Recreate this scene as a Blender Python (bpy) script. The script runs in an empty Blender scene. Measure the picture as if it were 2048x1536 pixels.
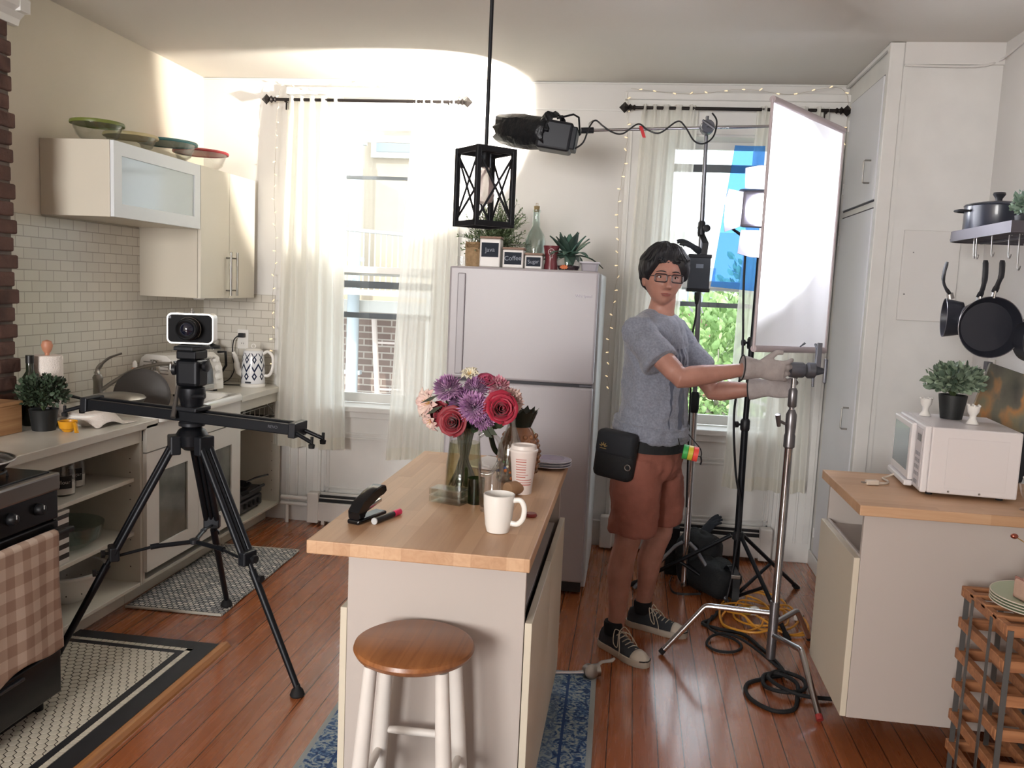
import bpy, bmesh, math, random
from mathutils import Vector, Matrix, noise
random.seed(7)
sc = bpy.context.scene
COL = sc.collection
PI = math.pi
def R(a): return math.radians(a)

# ---------------------------------------------------------------- camera
cam_d = bpy.data.cameras.new('camera')
cam_d.sensor_fit = 'HORIZONTAL'; cam_d.sensor_width = 36.0
cam_d.lens = 1705.71 / 2048 * 36.0
cam_d.clip_start = 0.05; cam_d.clip_end = 200
cam = bpy.data.objects.new('camera', cam_d); COL.objects.link(cam)
cam.matrix_world = Matrix(((0.98903074, -0.05979913, 0.13506392, 0.0),
                           (0.14081525, 0.10561144, -0.98438676, 0.0),
                           (0.04460118, 0.99260782, 0.11287359, 1.57),
                           (0, 0, 0, 1)))
sc.camera = cam
# ---------------------------------------------------------------- exposure
sc.view_settings.view_transform = 'Standard'
sc.view_settings.look = 'None'
sc.view_settings.gamma = 1.0
sc.view_settings.use_curve_mapping = False
sc.view_settings.exposure = 0.55
# ---------------------------------------------------------------- world: bright hazy daylight sky
world = bpy.data.worlds.new('sky'); sc.world = world; world.use_nodes = True
wn = world.node_tree
bg = wn.nodes['Background']
bg.inputs[0].default_value = (0.86, 0.93, 1.0, 1); bg.inputs[1].default_value = 2.6

def light(name, kind, loc, target, power, color=(1, 1, 1), **kw):
    d = bpy.data.lights.new(name, kind); d.energy = power; d.color = color
    for k, v in kw.items(): setattr(d, k, v)
    o = bpy.data.objects.new(name, d); COL.objects.link(o)
    o.location = loc
    o.rotation_euler = (Vector(target) - Vector(loc)).to_track_quat('-Z', 'Y').to_euler()
    return o
# sun on the yard and the houses opposite
light('sunlight', 'SUN', (0, -4, 12), (1.5, 9, 0), 2.6, (1.0, 0.95, 0.86), angle=R(2))
# added fill lamp behind the camera, brightening the left cabinets
wl = light('rear_fill_light', 'AREA', (-1.9, -3.3, 1.85), (-2.2, 3.5, 1.2), 84, (1.0, 0.96, 0.92), shape='RECTANGLE', size=1.5, size_y=1.5, spread=R(110))
# daylight entering at the two kitchen windows
for n, x in (('window_daylight_left', -1.56), ('window_daylight_right', 0.51)):
    o = light(n, 'AREA', (x, 5.42, 1.6), (x, 3.0, 1.2), 16, (0.93, 0.97, 1.0), shape='RECTANGLE', size=0.7, size_y=1.6)
    o.data.cycles.is_portal = True

# ---------------------------------------------------------------- materials
def srgb(h):
    h = h.lstrip('#'); out = []
    for i in (0, 2, 4):
        c = int(h[i:i+2], 16) / 255
        out.append(c / 12.92 if c <= 0.04045 else ((c + 0.055) / 1.055) ** 2.4)
    return (*out, 1)
MATS = {}
class NT:
    def __init__(s, m): s.t = m.node_tree; s.n = s.t.nodes; s.l = s.t.links
    def new(s, typ, **kw):
        nd = s.n.new(typ)
        for k, v in kw.items():
            if k.startswith('i_'): nd.inputs[k[2:].replace('_', ' ')].default_value = v
            elif k.startswith('n'): nd.inputs[int(k[1:])].default_value = v
            else: setattr(nd, k, v)
        return nd
    def link(s, a, b): s.l.new(a, b)
    def math(s, op, a, b=0.0, c=None):
        nd = s.n.new('ShaderNodeMath'); nd.operation = op
        for i, v in enumerate((a, b, c)):
            if v is None: continue
            if isinstance(v, (int, float)): nd.inputs[i].default_value = v
            else: s.l.new(v, nd.inputs[i])
        return nd.outputs[0]
    def ramp(s, fac, stops):
        nd = s.n.new('ShaderNodeValToRGB'); cr = nd.color_ramp
        while len(cr.elements) < len(stops): cr.elements.new(0.5)
        for e, (p, c) in zip(cr.elements, stops): e.position = p; e.color = c
        s.l.new(fac, nd.inputs[0]); return nd.outputs[0]
    def mix(s, fac, a, b, mode='MIX'):
        nd = s.n.new('ShaderNodeMix'); nd.data_type = 'RGBA'; nd.blend_type = mode
        for i, v in ((0, fac), (6, a), (7, b)):
            if isinstance(v, (int, float, tuple)): nd.inputs[i].default_value = v
            else: s.l.new(v, nd.inputs[i])
        return nd.outputs[2]
def mat(name, col='#ffffff', rough=0.5, metal=0.0, var=0.0, scale=8.0, bump=0.0, bscale=60.0, spec=0.5, trans=0.0,
        ior=1.45, emit=None, es=0.0, alpha=1.0, sheen=0.0, coat=0.0, sss=0.0):
    if name in MATS: return MATS[name]
    m = bpy.data.materials.new(name); m.use_nodes = True; t = NT(m)
    b = t.n['Principled BSDF']; c = srgb(col) if isinstance(col, str) else col
    b.inputs['Base Color'].default_value = c
    b.inputs['Roughness'].default_value = rough; b.inputs['Metallic'].default_value = metal
    b.inputs['Specular IOR Level'].default_value = spec; b.inputs['IOR'].default_value = ior
    b.inputs['Transmission Weight'].default_value = trans; b.inputs['Alpha'].default_value = alpha
    b.inputs['Coat Weight'].default_value = coat; b.inputs['Sheen Weight'].default_value = sheen
    if sss: b.inputs['Subsurface Weight'].default_value = sss; b.inputs['Subsurface Radius'].default_value = (0.02, 0.008, 0.004)
    if emit: b.inputs['Emission Color'].default_value = srgb(emit); b.inputs['Emission Strength'].default_value = es
    tc = t.new('ShaderNodeTexCoord')
    if var > 0:
        nz = t.new('ShaderNodeTexNoise', n2=scale, n3=4.0); t.link(tc.outputs['Object'], nz.inputs[0])
        lo = tuple(x * (1 - var) for x in c[:3]) + (1,); hi = tuple(min(1, x * (1 + var * 0.6)) for x in c[:3]) + (1,)
        t.link(t.ramp(nz.outputs[0], [(0.3, lo), (0.7, hi)]), b.inputs['Base Color'])
    if bump > 0:
        nz = t.new('ShaderNodeTexNoise', n2=bscale, n3=3.0); t.link(tc.outputs['Object'], nz.inputs[0])
        bp = t.new('ShaderNodeBump'); bp.inputs['Strength'].default_value = bump; bp.inputs['Distance'].default_value = 0.01
        t.link(nz.outputs[0], bp.inputs['Height']); t.link(bp.outputs[0], b.inputs['Normal'])
    MATS[name] = m; return m
def glass(name, col='#ffffff', alpha=0.16, rough=0.03):
    """thin clear glass: mostly see-through with a mirror-like sheen at grazing angles"""
    if name in MATS: return MATS[name]
    m = bpy.data.materials.new(name); m.use_nodes = True; t = NT(m); t.n.clear()
    out = t.new('ShaderNodeOutputMaterial'); tr = t.new('ShaderNodeBsdfTransparent', n0=srgb(col))
    gl = t.new('ShaderNodeBsdfGlossy'); gl.inputs['Roughness'].default_value = rough
    fr = t.new('ShaderNodeLayerWeight'); fr.inputs[0].default_value = 0.5
    mx = t.new('ShaderNodeMixShader')
    t.link(t.math('ADD', t.math('MULTIPLY', t.math('POWER', fr.outputs[1], 3.5), 0.65), 0.03 + alpha * 0.12), mx.inputs[0])
    t.link(tr.outputs[0], mx.inputs[1]); t.link(gl.outputs[0], mx.inputs[2]); t.link(mx.outputs[0], out.inputs[0])
    MATS[name] = m; return m
def sheer(name, col, clear, fold=0.0, trl=0.5):
    if name in MATS: return MATS[name]
    m = bpy.data.materials.new(name); m.use_nodes = True; t = NT(m); t.n.clear()
    out = t.new('ShaderNodeOutputMaterial'); tr = t.new('ShaderNodeBsdfTransparent')
    d = t.new('ShaderNodeBsdfDiffuse', n0=srgb(col)); tl = t.new('ShaderNodeBsdfTranslucent', n0=srgb(col))
    m1 = t.new('ShaderNodeMixShader', n0=trl); t.link(d.outputs[0], m1.inputs[1]); t.link(tl.outputs[0], m1.inputs[2])
    m2 = t.new('ShaderNodeMixShader'); t.link(m1.outputs[0], m2.inputs[1]); t.link(tr.outputs[0], m2.inputs[2])
    tc = t.new('ShaderNodeTexCoord'); mp = t.new('ShaderNodeMapping'); mp.inputs['Scale'].default_value = (14, 14, 1.2)
    nz = t.new('ShaderNodeTexNoise', n2=2.0, n3=3.0)
    t.link(tc.outputs['Object'], mp.inputs[0]); t.link(mp.outputs[0], nz.inputs[0])
    t.link(t.math('ADD', t.math('MULTIPLY', t.math('SUBTRACT', nz.outputs[0], 0.5), fold), clear), m2.inputs[0])
    t.link(m2.outputs[0], out.inputs[0]); MATS[name] = m; return m

# ---------------------------------------------------------------- mesh builder
class MB:
    def __init__(s): s.bm = bmesh.new()
    def add(s, vs, fs):
        bv = [s.bm.verts.new(v) for v in vs]
        for f in fs:
            try: s.bm.faces.new([bv[i] for i in f])
            except ValueError: pass
        return s
    def box(s, x0, x1, y0, y1, z0, z1, rot=None, about=None):
        vs = [Vector((x, y, z)) for z in (z0, z1) for y in (y0, y1) for x in (x0, x1)]
        if rot is not None:
            c = Vector(about) if about else Vector(((x0+x1)/2, (y0+y1)/2, (z0+z1)/2))
            vs = [c + rot @ (v - c) for v in vs]
        return s.add(vs, [(0,2,3,1), (4,5,7,6), (0,1,5,4), (2,6,7,3), (0,4,6,2), (1,3,7,5)])
    def bbox(s, x0, x1, y0, y1, z0, z1, b=0.003, seg=2, rot=None, about=None):
        t = bmesh.new(); m = MB(); m.bm.free(); m.bm = t; m.box(x0, x1, y0, y1, z0, z1, rot, about)
        bmesh.ops.bevel(t, geom=t.edges[:], offset=b, segments=seg, affect='EDGES', profile=0.5)
        return s.merge(t)
    def merge(s, t, M=None):
        if M is not None: t.transform(M)
        me = bpy.data.meshes.new('tmp'); t.to_mesh(me); t.free(); s.bm.from_mesh(me); bpy.data.meshes.remove(me); return s
    def loft(s, rings, cap=True, closed=True):
        """rings: list of equally long point lists"""
        n = len(rings[0]); bv = [[s.bm.verts.new(p) for p in r] for r in rings]
        for a, b in zip(bv, bv[1:]):
            for i in range(n if closed else n - 1):
                j = (i + 1) % n
                try: s.bm.faces.new((a[i], a[j], b[j], b[i]))
                except ValueError: pass
        if cap and closed:
            for r, fl in ((bv[0], True), (bv[-1], False)):
                try: s.bm.faces.new(r[::-1] if fl else r)
                except ValueError: pass
        return s
    def tube(s, pts, r, seg=10, cap=True, flat=1.0):
        pts = [Vector(p) for p in pts]; n = len(pts)
        if isinstance(r, (int, float)): r = [r] * n
        t0 = (pts[1] - pts[0]).normalized()
        up = Vector((0, 0, 1)) if abs(t0.z) < 0.9 else Vector((1, 0, 0))
        u = t0.cross(up).normalized(); rings = []
        for i, p in enumerate(pts):
            t = (pts[min(i+1, n-1)] - pts[max(i-1, 0)])
            t = t.normalized() if t.length > 1e-9 else t0
            u = (u - t * u.dot(t)); u = u.normalized() if u.length > 1e-6 else t.orthogonal().normalized()
            v = t.cross(u)
            rings.append([p + (u * math.cos(a) + v * math.sin(a) * flat) * r[i] for a in [2*PI*k/seg for k in range(seg)]])
        return s.loft(rings, cap)
    def cyl(s, a, b, r, r2=None, seg=20): return s.tube([a, b], [r, r if r2 is None else r2], seg)
    def lathe(s, c, prof, seg=32, axis=None, sx=1, sy=1, cap=True):
        """prof: list of (radius, height)"""
        M = Matrix.Identity(3) if axis is None else Vector(axis).to_track_quat('Z', 'Y').to_matrix()
        c = Vector(c)
        rings = [[c + M @ Vector((max(r, 1e-4)*math.cos(2*PI*k/seg)*sx, max(r, 1e-4)*math.sin(2*PI*k/seg)*sy, h)) for k in range(seg)] for r, h in prof]
        return s.loft(rings, cap)
    def ball(s, c, rx, ry=None, rz=None, seg=16, rings=10, rot=None):
        ry = ry or rx; rz = rz or rx; c = Vector(c); L = []
        for i in range(rings + 1):
            th = PI * (i + 0.02*(1 if i == 0 else -1 if i == rings else 0)) / rings
            ring = []
            for k in range(seg):
                a = 2*PI*k/seg; v = Vector((rx*math.sin(th)*math.cos(a), ry*math.sin(th)*math.sin(a), -rz*math.cos(th)))
                ring.append(c + (rot @ v if rot else v))
            L.append(ring)
        return s.loft(L)
    def prism(s, poly, z0, z1):
        return s.loft([[Vector((x, y, z0)) for x, y in poly], [Vector((x, y, z1)) for x, y in poly]])
    def slab(s, poly, n, th):
        """closed 3D polygon given thickness along n"""
        n = Vector(n) * th; return s.loft([[Vector(p) for p in poly], [Vector(p) + n for p in poly]])
    def grid(s, fn, nu, nv):
        vs = [[s.bm.verts.new(fn(i/nu, j/nv)) for i in range(nu+1)] for j in range(nv+1)]
        for j in range(nv):
            for i in range(nu): s.bm.faces.new((vs[j][i], vs[j][i+1], vs[j+1][i+1], vs[j+1][i]))
        return s
    def ribbon(s, pts, w, th=0.002, side=(0, 0, 1)):
        rings = []; sd = Vector(side).normalized(); pts = [Vector(p) for p in pts]
        for i, p in enumerate(pts):
            t = (pts[min(i+1, len(pts)-1)] - pts[max(i-1, 0)]).normalized(); u = (sd - t*sd.dot(t)).normalized(); v = t.cross(u)
            rings.append([p + u*w/2 + v*th/2, p + u*w/2 - v*th/2, p - u*w/2 - v*th/2, p - u*w/2 + v*th/2])
        return s.loft(rings)

WM = {}
def wm(o): return WM.get(o.name, Matrix.Identity(4))
def obj(name, mb, m, parent=None, world=False, smooth=False, mods=None, label=None):
    bm = mb.bm if isinstance(mb, MB) else mb
    if world and parent is not None: bm.transform(wm(parent).inverted())
    bmesh.ops.recalc_face_normals(bm, faces=bm.faces[:])
    me = bpy.data.meshes.new(name); bm.to_mesh(me); bm.free()
    for x in (m if isinstance(m, (list, tuple)) else [m]): me.materials.append(x)
    if smooth:
        me.polygons.foreach_set('use_smooth', [True] * len(me.polygons))
        if smooth != 'all':
            try: me.set_sharp_from_angle(angle=R(40 if smooth is True else smooth))
            except Exception: pass
    o = bpy.data.objects.new(name, me); COL.objects.link(o)
    if parent is not None: o.parent = parent; WM[o.name] = wm(parent)
    if label: o['label'] = label
    for k in (mods or []):
        if k[0] == 'solid': md = o.modifiers.new('thickness', 'SOLIDIFY'); md.thickness = k[1]; md.offset = 0
        if k[0] == 'sub': md = o.modifiers.new('smooth', 'SUBSURF'); md.levels = k[1]; md.render_levels = k[1]
        if k[0] == 'remesh': md = o.modifiers.new('skin', 'REMESH'); md.mode = 'VOXEL'; md.voxel_size = k[1]; md.use_smooth_shade = True
        if k[0] == 'smooth': md = o.modifiers.new('relax', 'SMOOTH'); md.factor = 0.5; md.iterations = k[1]
    return o
def thing(name, label, cat, loc=(0, 0, 0), rz=0.0, group=None, rot=None):
    o = bpy.data.objects.new(name, None); COL.objects.link(o)
    o.location = loc; o.rotation_euler = rot if rot else (0, 0, rz)
    o.empty_display_size = 0.05
    o['label'] = label; o['category'] = cat
    if group: o['group'] = group
    e = o.rotation_euler.to_matrix().to_4x4(); WM[o.name] = Matrix.Translation(Vector(loc)) @ e
    return o
def tag(o, label, cat, group=None, kind=None):
    o['label'] = label; o['category'] = cat
    if group: o['group'] = group
    if kind: o['kind'] = kind
    return o
def struct(name, mb, m, **kw):
    o = obj(name, mb, m, **kw); o['kind'] = 'structure'; return o
def sthing(name):
    o = bpy.data.objects.new(name, None); COL.objects.link(o); o['kind'] = 'structure'; WM[o.name] = Matrix.Identity(4); return o
def dup(root, loc, rz, label=None, group=None):
    r = root.copy(); COL.objects.link(r); r.location = loc; r.rotation_euler = (0, 0, rz)
    if label: r['label'] = label
    if group: r['group'] = group
    for ch in list(root.children):
        c = ch.copy(); COL.objects.link(c); c.parent = r
        for g in ch.children:
            d = g.copy(); COL.objects.link(d); d.parent = c
    return r
def text_mb(s, size, M, extrude=0.0006):
    """letters as real raised geometry; M places the text's xy plane"""
    cu = bpy.data.curves.new('lettering', 'FONT'); cu.body = s; cu.size = size; cu.extrude = extrude
    cu.align_x = 'CENTER'; cu.align_y = 'CENTER'
    o = bpy.data.objects.new('lettering', cu); COL.objects.link(o)
    dg = bpy.context.evaluated_depsgraph_get(); dg.update()
    me = bpy.data.meshes.new_from_object(o.evaluated_get(dg)); bpy.data.objects.remove(o); bpy.data.curves.remove(cu)
    m = MB(); m.bm.from_mesh(me); bpy.data.meshes.remove(me); m.bm.transform(M); return m
def frameM(o, x, z):
    """4x4 with text x axis x, text normal z, origin o"""
    x = Vector(x).normalized(); z = Vector(z).normalized(); y = z.cross(x)
    return Matrix(((x.x, y.x, z.x, o[0]), (x.y, y.y, z.y, o[1]), (x.z, y.z, z.z, o[2]), (0, 0, 0, 1)))
def arc(c, r, a0, a1, n, u=(1, 0, 0), v=(0, 0, 1)):
    c = Vector(c); u = Vector(u); v = Vector(v)
    return [c + (u*math.cos(a0+(a1-a0)*i/n) + v*math.sin(a0+(a1-a0)*i/n))*r for i in range(n+1)]
def smoothpath(pts, n=6):
    pts = [Vector(p) for p in pts]; out = []
    for i in range(len(pts)-1):
        p0 = pts[max(i-1, 0)]; p1 = pts[i]; p2 = pts[i+1]; p3 = pts[min(i+2, len(pts)-1)]
        for k in range(n):
            t = k/n; out.append(0.5*((2*p1) + (p2-p0)*t + (2*p0-5*p1+4*p2-p3)*t*t + (3*p1-p0-3*p2+p3)*t**3))
    out.append(pts[-1]); return out
# ================================================================ common materials
white_paint = mat('white wall paint', '#dcdad7', 0.75, var=0.04, scale=1.5, bump=0.03, bscale=25)
cream_paint = mat('cream wall paint', '#dcd4c4', 0.75, var=0.04, scale=1.5, bump=0.03, bscale=25)
ceil_paint = mat('ceiling paint', '#d8d4cd', 0.85, var=0.03, scale=1.2)
trim_paint = mat('white gloss trim paint', '#dfdedb', 0.4, var=0.05, scale=6)
lam = mat('white laminate', '#d8d4cb', 0.35, var=0.02, scale=2)
lam_grey = mat('warm grey laminate', '#d0c9ba', 0.4, var=0.02, scale=2)
black_metal = mat('black metal', '#191b20', 0.42, 0.5)
black_plastic = mat('black plastic', '#16171b', 0.45)
chrome = mat('chrome', '#c8c8cb', 0.18, 1.0)
steel = mat('brushed steel', '#a9a6a2', 0.35, 1.0)
white_plastic = mat('white plastic', '#e4e1dc', 0.35)
grey_plastic = mat('grey plastic', '#80807f', 0.5)
clear = glass('clear glass')
rubber = mat('black rubber', '#121214', 0.75)
brass = mat('brass', '#b08a45', 0.35, 0.9)

def wood_mat(name, base, dark, light, along='Y', bw=1.6, rh=0.09, rough=0.3, gap=0.0022, grain=0.5, offs=0.37, coat=0.0):
    m = bpy.data.materials.new(name); m.use_nodes = True; t = NT(m); b = t.n['Principled BSDF']
    tc = t.new('ShaderNodeTexCoord'); mp = t.new('ShaderNodeMapping')
    if along == 'Y': mp.inputs['Rotation'].default_value = (0, 0, R(90))
    if along == 'Z': mp.inputs['Rotation'].default_value = (R(90), 0, R(90))
    t.link(tc.outputs['Object'], mp.inputs[0])
    br = t.new('ShaderNodeTexBrick'); br.offset = offs; br.offset_frequency = 3
    br.inputs['Color1'].default_value = srgb(dark); br.inputs['Color2'].default_value = srgb(light); br.inputs['Mortar'].default_value = srgb('#1c0f09') if gap > 0.001 else srgb(dark)
    br.inputs['Scale'].default_value = 1.0; br.inputs['Mortar Size'].default_value = gap; br.inputs['Brick Width'].default_value = bw; br.inputs['Row Height'].default_value = rh
    br.inputs['Mortar Smooth'].default_value = 0.2
    t.link(mp.outputs[0], br.inputs[0])
    g = t.new('ShaderNodeMapping'); g.inputs['Scale'].default_value = (1.2, 26, 26)
    t.link(mp.outputs[0], g.inputs[0]); nz = t.new('ShaderNodeTexNoise', n2=1.6, n3=6.0); nz.inputs['Distortion'].default_value = 1.4
    t.link(g.outputs[0], nz.inputs[0])
    gr = t.ramp(nz.outputs[0], [(0.32, srgb(dark)), (0.5, srgb(base)), (0.72, srgb(light))])
    nb = t.new('ShaderNodeTexNoise', n2=1.3, n3=2.0); t.link(tc.outputs['Object'], nb.inputs[0])
    c = t.mix(grain, br.outputs[0], gr)
    c = t.mix(br.outputs[1], c, srgb('#1c0f09') if gap > 0.001 else c)
    c = t.mix(t.math('MULTIPLY', nb.outputs[0], 0.35), c, srgb(base))
    t.link(c, b.inputs['Base Color'])
    t.link(t.math('ADD', t.math('MULTIPLY', nz.outputs[0], 0.18), rough - 0.08), b.inputs['Roughness'])
    b.inputs['Coat Weight'].default_value = coat; b.inputs['Coat Roughness'].default_value = 0.12
    bp = t.new('ShaderNodeBump'); bp.inputs['Strength'].default_value = 0.35; bp.inputs['Distance'].default_value = 0.002
    t.link(t.math('SUBTRACT', t.math('MULTIPLY', nz.outputs[0], 0.5), br.outputs[1]), bp.inputs['Height']); t.link(bp.outputs[0], b.inputs['Normal'])
    MATS[name] = m; return m
floor_wood = wood_mat('red heart pine floorboards', '#98542c', '#824627', '#a8643a', rough=0.26, rh=0.088, bw=4.6, coat=0.6, grain=0.38)
butcher = wood_mat('butcher block beech', '#c29a78', '#af8764', '#d0ac8a', along='X', bw=0.42, rh=0.045, gap=0.0004, rough=0.45, grain=0.35)
butcher_y = wood_mat('butcher block beech lengthwise', '#c29a78', '#ab8360', '#d2af8c', along='Y', bw=0.42, rh=0.045, gap=0.0004, rough=0.45, grain=0.35)

def brick_mat(name, c1, c2, mortar, bw, rh, ms, axes, rough=0.8, bump=0.6, vary=0.0):
    m = bpy.data.materials.new(name); m.use_nodes = True; t = NT(m); b = t.n['Principled BSDF']
    tc = t.new('ShaderNodeTexCoord'); sx = t.new('ShaderNodeSeparateXYZ'); cx = t.new('ShaderNodeCombineXYZ')
    t.link(tc.outputs['Object'], sx.inputs[0])
    t.link(sx.outputs[axes[0]], cx.inputs[0]); t.link(sx.outputs[axes[1]], cx.inputs[1])
    br = t.new('ShaderNodeTexBrick'); t.link(cx.outputs[0], br.inputs[0])
    br.inputs['Color1'].default_value = srgb(c1); br.inputs['Color2'].default_value = srgb(c2); br.inputs['Mortar'].default_value = srgb(mortar)
    br.inputs['Scale'].default_value = 1; br.inputs['Mortar Size'].default_value = ms; br.inputs['Brick Width'].default_value = bw; br.inputs['Row Height'].default_value = rh
    c = br.outputs[0]
    if vary:
        nz = t.new('ShaderNodeTexNoise', n2=9.0, n3=4.0); t.link(tc.outputs['Object'], nz.inputs[0])
        c = t.mix(t.math('MULTIPLY', nz.outputs[0], vary), c, srgb(mortar))
    t.link(c, b.inputs['Base Color']); b.inputs['Roughness'].default_value = rough
    bp = t.new('ShaderNodeBump'); bp.inputs['Strength'].default_value = bump; bp.inputs['Distance'].default_value = 0.004
    t.link(t.math('SUBTRACT', 1.0, br.outputs[1]), bp.inputs['Height']); t.link(bp.outputs[0], b.inputs['Normal'])
    MATS[name] = m; return m

# ================================================================ shell
XL, XR, YB, ZC = -2.75, 1.63, 5.2, 2.79
YC = 4.365          # near face of the closet block
XC = 1.14           # closet door plane
W1 = (-1.93, -1.22); W2 = (0.14, 0.90); WZ = (0.79, 2.50); TH = 0.22
struct('floor', MB().box(XL-0.3, XR+0.3, -3.6, YB+0.3, -0.06, 0.0), floor_wood)
struct('ceiling', MB().box(XL-0.3, XR+0.3, -3.6, YB+0.5, ZC, ZC+0.12), ceil_paint)
struct('wall_left', MB().box(XL-0.15, XL, -3.6, YB+TH, 0, ZC), cream_paint)
struct('wall_right', MB().box(XR, XR+0.15, -3.6, YC+0.1, 0, ZC), white_paint)
# rear wall behind the camera, unseen, with an opening added to let daylight in
struct('wall_rear', MB().box(XL, -2.7, -3.7, -3.5, 0, ZC).box(-1.1, XR, -3.7, -3.5, 0, ZC).box(-2.7, -1.1, -3.7, -3.5, 0, 0.85).box(-2.7, -1.1, -3.7, -3.5, 2.6, ZC), white_paint)
# window wall
mb = MB()
for x0, x1 in ((XL, W1[0]), (W1[1], W2[0]), (W2[1], XR+0.3)): mb.box(x0, x1, YB, YB+TH, 0, ZC)
for w in (W1, W2): mb.box(w[0], w[1], YB, YB+TH, 0, WZ[0]-0.03).box(w[0], w[1], YB, YB+TH, WZ[1], ZC)
struct('wall_back', mb, white_paint)
# closet block: one wall facing the camera, the door side facing the kitchen
struct('wall_closet', MB().box(XC, XR+0.3, YC, YB, 0, ZC), trim_paint)
# dropped soffit line and plaster ledge above the right corner
mb = MB(); mb.box(XC+0.05, XR, YC-0.012, YC, 2.69, ZC)
pts = [(XC+0.05, YC-0.014, 2.685), (1.45, YC-0.014, 2.68), (1.56, YC-0.016, 2.69), (XR-0.012, YC-0.06, 2.72), (XR-0.012, YC-0.6, 2.77)]
mb.tube(smoothpath(pts, 5), 0.006, 6)
struct('trim_1', mb, white_paint)
# electrical panel cover on the closet wall
pe = MB().bbox(1.262, 1.52, YC-0.014, YC, 1.495, 1.925, 0.003)
pe = obj('breaker_panel_cover', pe, white_paint); tag(pe, 'flat white painted breaker panel cover on the wall left of the hanging pans', 'panel')
obj('latch', MB().lathe((1.285, YC-0.014, 1.62), [(0, 0), (0.004, 0.0), (0.004, 0.003), (0, 0.003)], 10, axis=(0, -1, 0)), grey_plastic, pe)
obj('latch', MB().lathe((1.31, YC-0.014, 1.82), [(0, 0), (0.003, 0.0), (0.003, 0.002), (0, 0.002)], 10, axis=(0, -1, 0)), grey_plastic, pe)
# closet doors (in plane x = XC) upper and lower
def closet_door(name, y0, y1, z0, z1, hy, hz):
    d = sthing(name)
    obj('door_panel', MB().bbox(XC-0.012, XC+0.01, y0, y1, z0, z1, 0.003), mat('closet door paint', '#dcdde2', 0.45, var=0.03, scale=3), d)
    obj('door_gap', MB().box(XC-0.0035, XC+0.002, y0-0.008, y0, z0-0.008, z1+0.008).box(XC-0.0035, XC+0.002, y1, y1+0.008, z0-0.008, z1+0.008).box(XC-0.0035, XC+0.002, y0, y1, z1, z1+0.008).box(XC-0.0035, XC+0.002, y0, y1, z0-0.008, z0), mat('shadow gap', '#4a4a50', 0.9), d)
    p = [(XC-0.012, hy, hz), (XC-0.04, hy, hz), (XC-0.045, hy, hz+0.005), (XC-0.045, hy, hz+0.105), (XC-0.04, hy, hz+0.11), (XC-0.012, hy, hz+0.11)]
    obj('door_handle', MB().tube(p, 0.0045, 8), steel, d)
    for z in (z0+0.12, z1-0.12): obj('hinge', MB().cyl((XC-0.014, y1+0.004, z-0.03), (XC-0.014, y1+0.004, z+0.03), 0.005, seg=8), trim_paint, d)
closet_door('door_1', 4.45, 5.08, 2.075, 2.66, 4.55, 2.165)
closet_door('door_2', 4.45, 5.08, 0.10, 2.03, 4.55, 0.92)
# corner post of the closet and picture rail at the ceiling
struct('trim_2', MB().bbox(XC-0.02, XC+0.045, YC-0.02, YC+0.03, 0, ZC-0.004, 0.004).box(XC+0.045, XC+0.07, YC-0.008, YC, 0, ZC-0.004), trim_paint)
struct('trim_3', MB().tube([(XC-0.012, YC-0.01, ZC-0.012), (XC-0.012, YB, ZC-0.012)], 0.012, 6), trim_paint)
struct('trim_4', MB().tube([(XL, YB-0.006, 2.783), (XC, YB-0.006, 2.783)], 0.006, 6), trim_paint)

# ---------------- hearth: hexagon mosaic with a dark border, wooden moulding
HX = -1.665; HY = 3.28
grout = mat('dark grout', '#3a332c', 0.9); tilew = mat('white hexagon tile', '#cfc8b8', 0.35, var=0.05, scale=20); tileb = mat('charcoal border tile', '#25262a', 0.45, var=0.15, scale=30)
struct('floor_hearth', MB().box(XL, HX+0.012, 0.4, HY, 0.0, 0.006), grout)
mb = MB(); s_ = 0.033; rr = s_/2*0.87/math.cos(PI/6)
x1 = HX - 0.112; y1 = HY - 0.112
j = 0; y = 1.55
while y < y1:
    x = -2.36 + (s_/2 if j % 2 else 0)
    while x < x1:
        mb.prism([(x + rr*math.sin(PI/3*k), y + rr*math.cos(PI/3*k)) for k in range(6)], 0.005, 0.0076)
        x += s_
    y += s_*math.sqrt(3)/2; j += 1
struct('floor_mosaic', mb, tilew)
mb = MB(); mb.box(HX-0.068, HX+0.008, 0.5, HY-0.003, 0.004, 0.008).box(XL, HX-0.068, HY-0.07, HY-0.003, 0.004, 0.008)
mb.box(HX-0.122, HX-0.094, 0.5, HY-0.098, 0.004, 0.0082).box(XL, HX-0.122, HY-0.125, HY-0.098, 0.004, 0.0082)
struct('floor_border', mb, tileb)
mb = MB(); y = 1.5
while y < HY-0.095: mb.box(HX-0.092, HX-0.070, y, y+0.022, 0.005, 0.0085); y += 0.0255
x = HX-0.092
while x > -2.4: mb.box(x, x+0.022, HY-0.0955, HY-0.0735, 0.005, 0.0085); x -= 0.0255
struct('floor_squares', mb, tilew)
mb = MB(); prof = [(0, 0), (0.004, 0.012), (0.014, 0.018), (0.022, 0.017), (0.028, 0.022), (0.04, 0.02), (0.052, 0.008), (0.056, 0)]
mb.loft([[Vector((HX+0.01+a*0.95, y, b)) for a, b in prof] for y in (0.4, HY+0.0)])
struct('trim_5', mb, wood_mat('polished oak moulding', '#a9703f', '#8a5730', '#c48d58', along='Y', bw=3, rh=0.2, gap=0.0004, rough=0.22))

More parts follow.
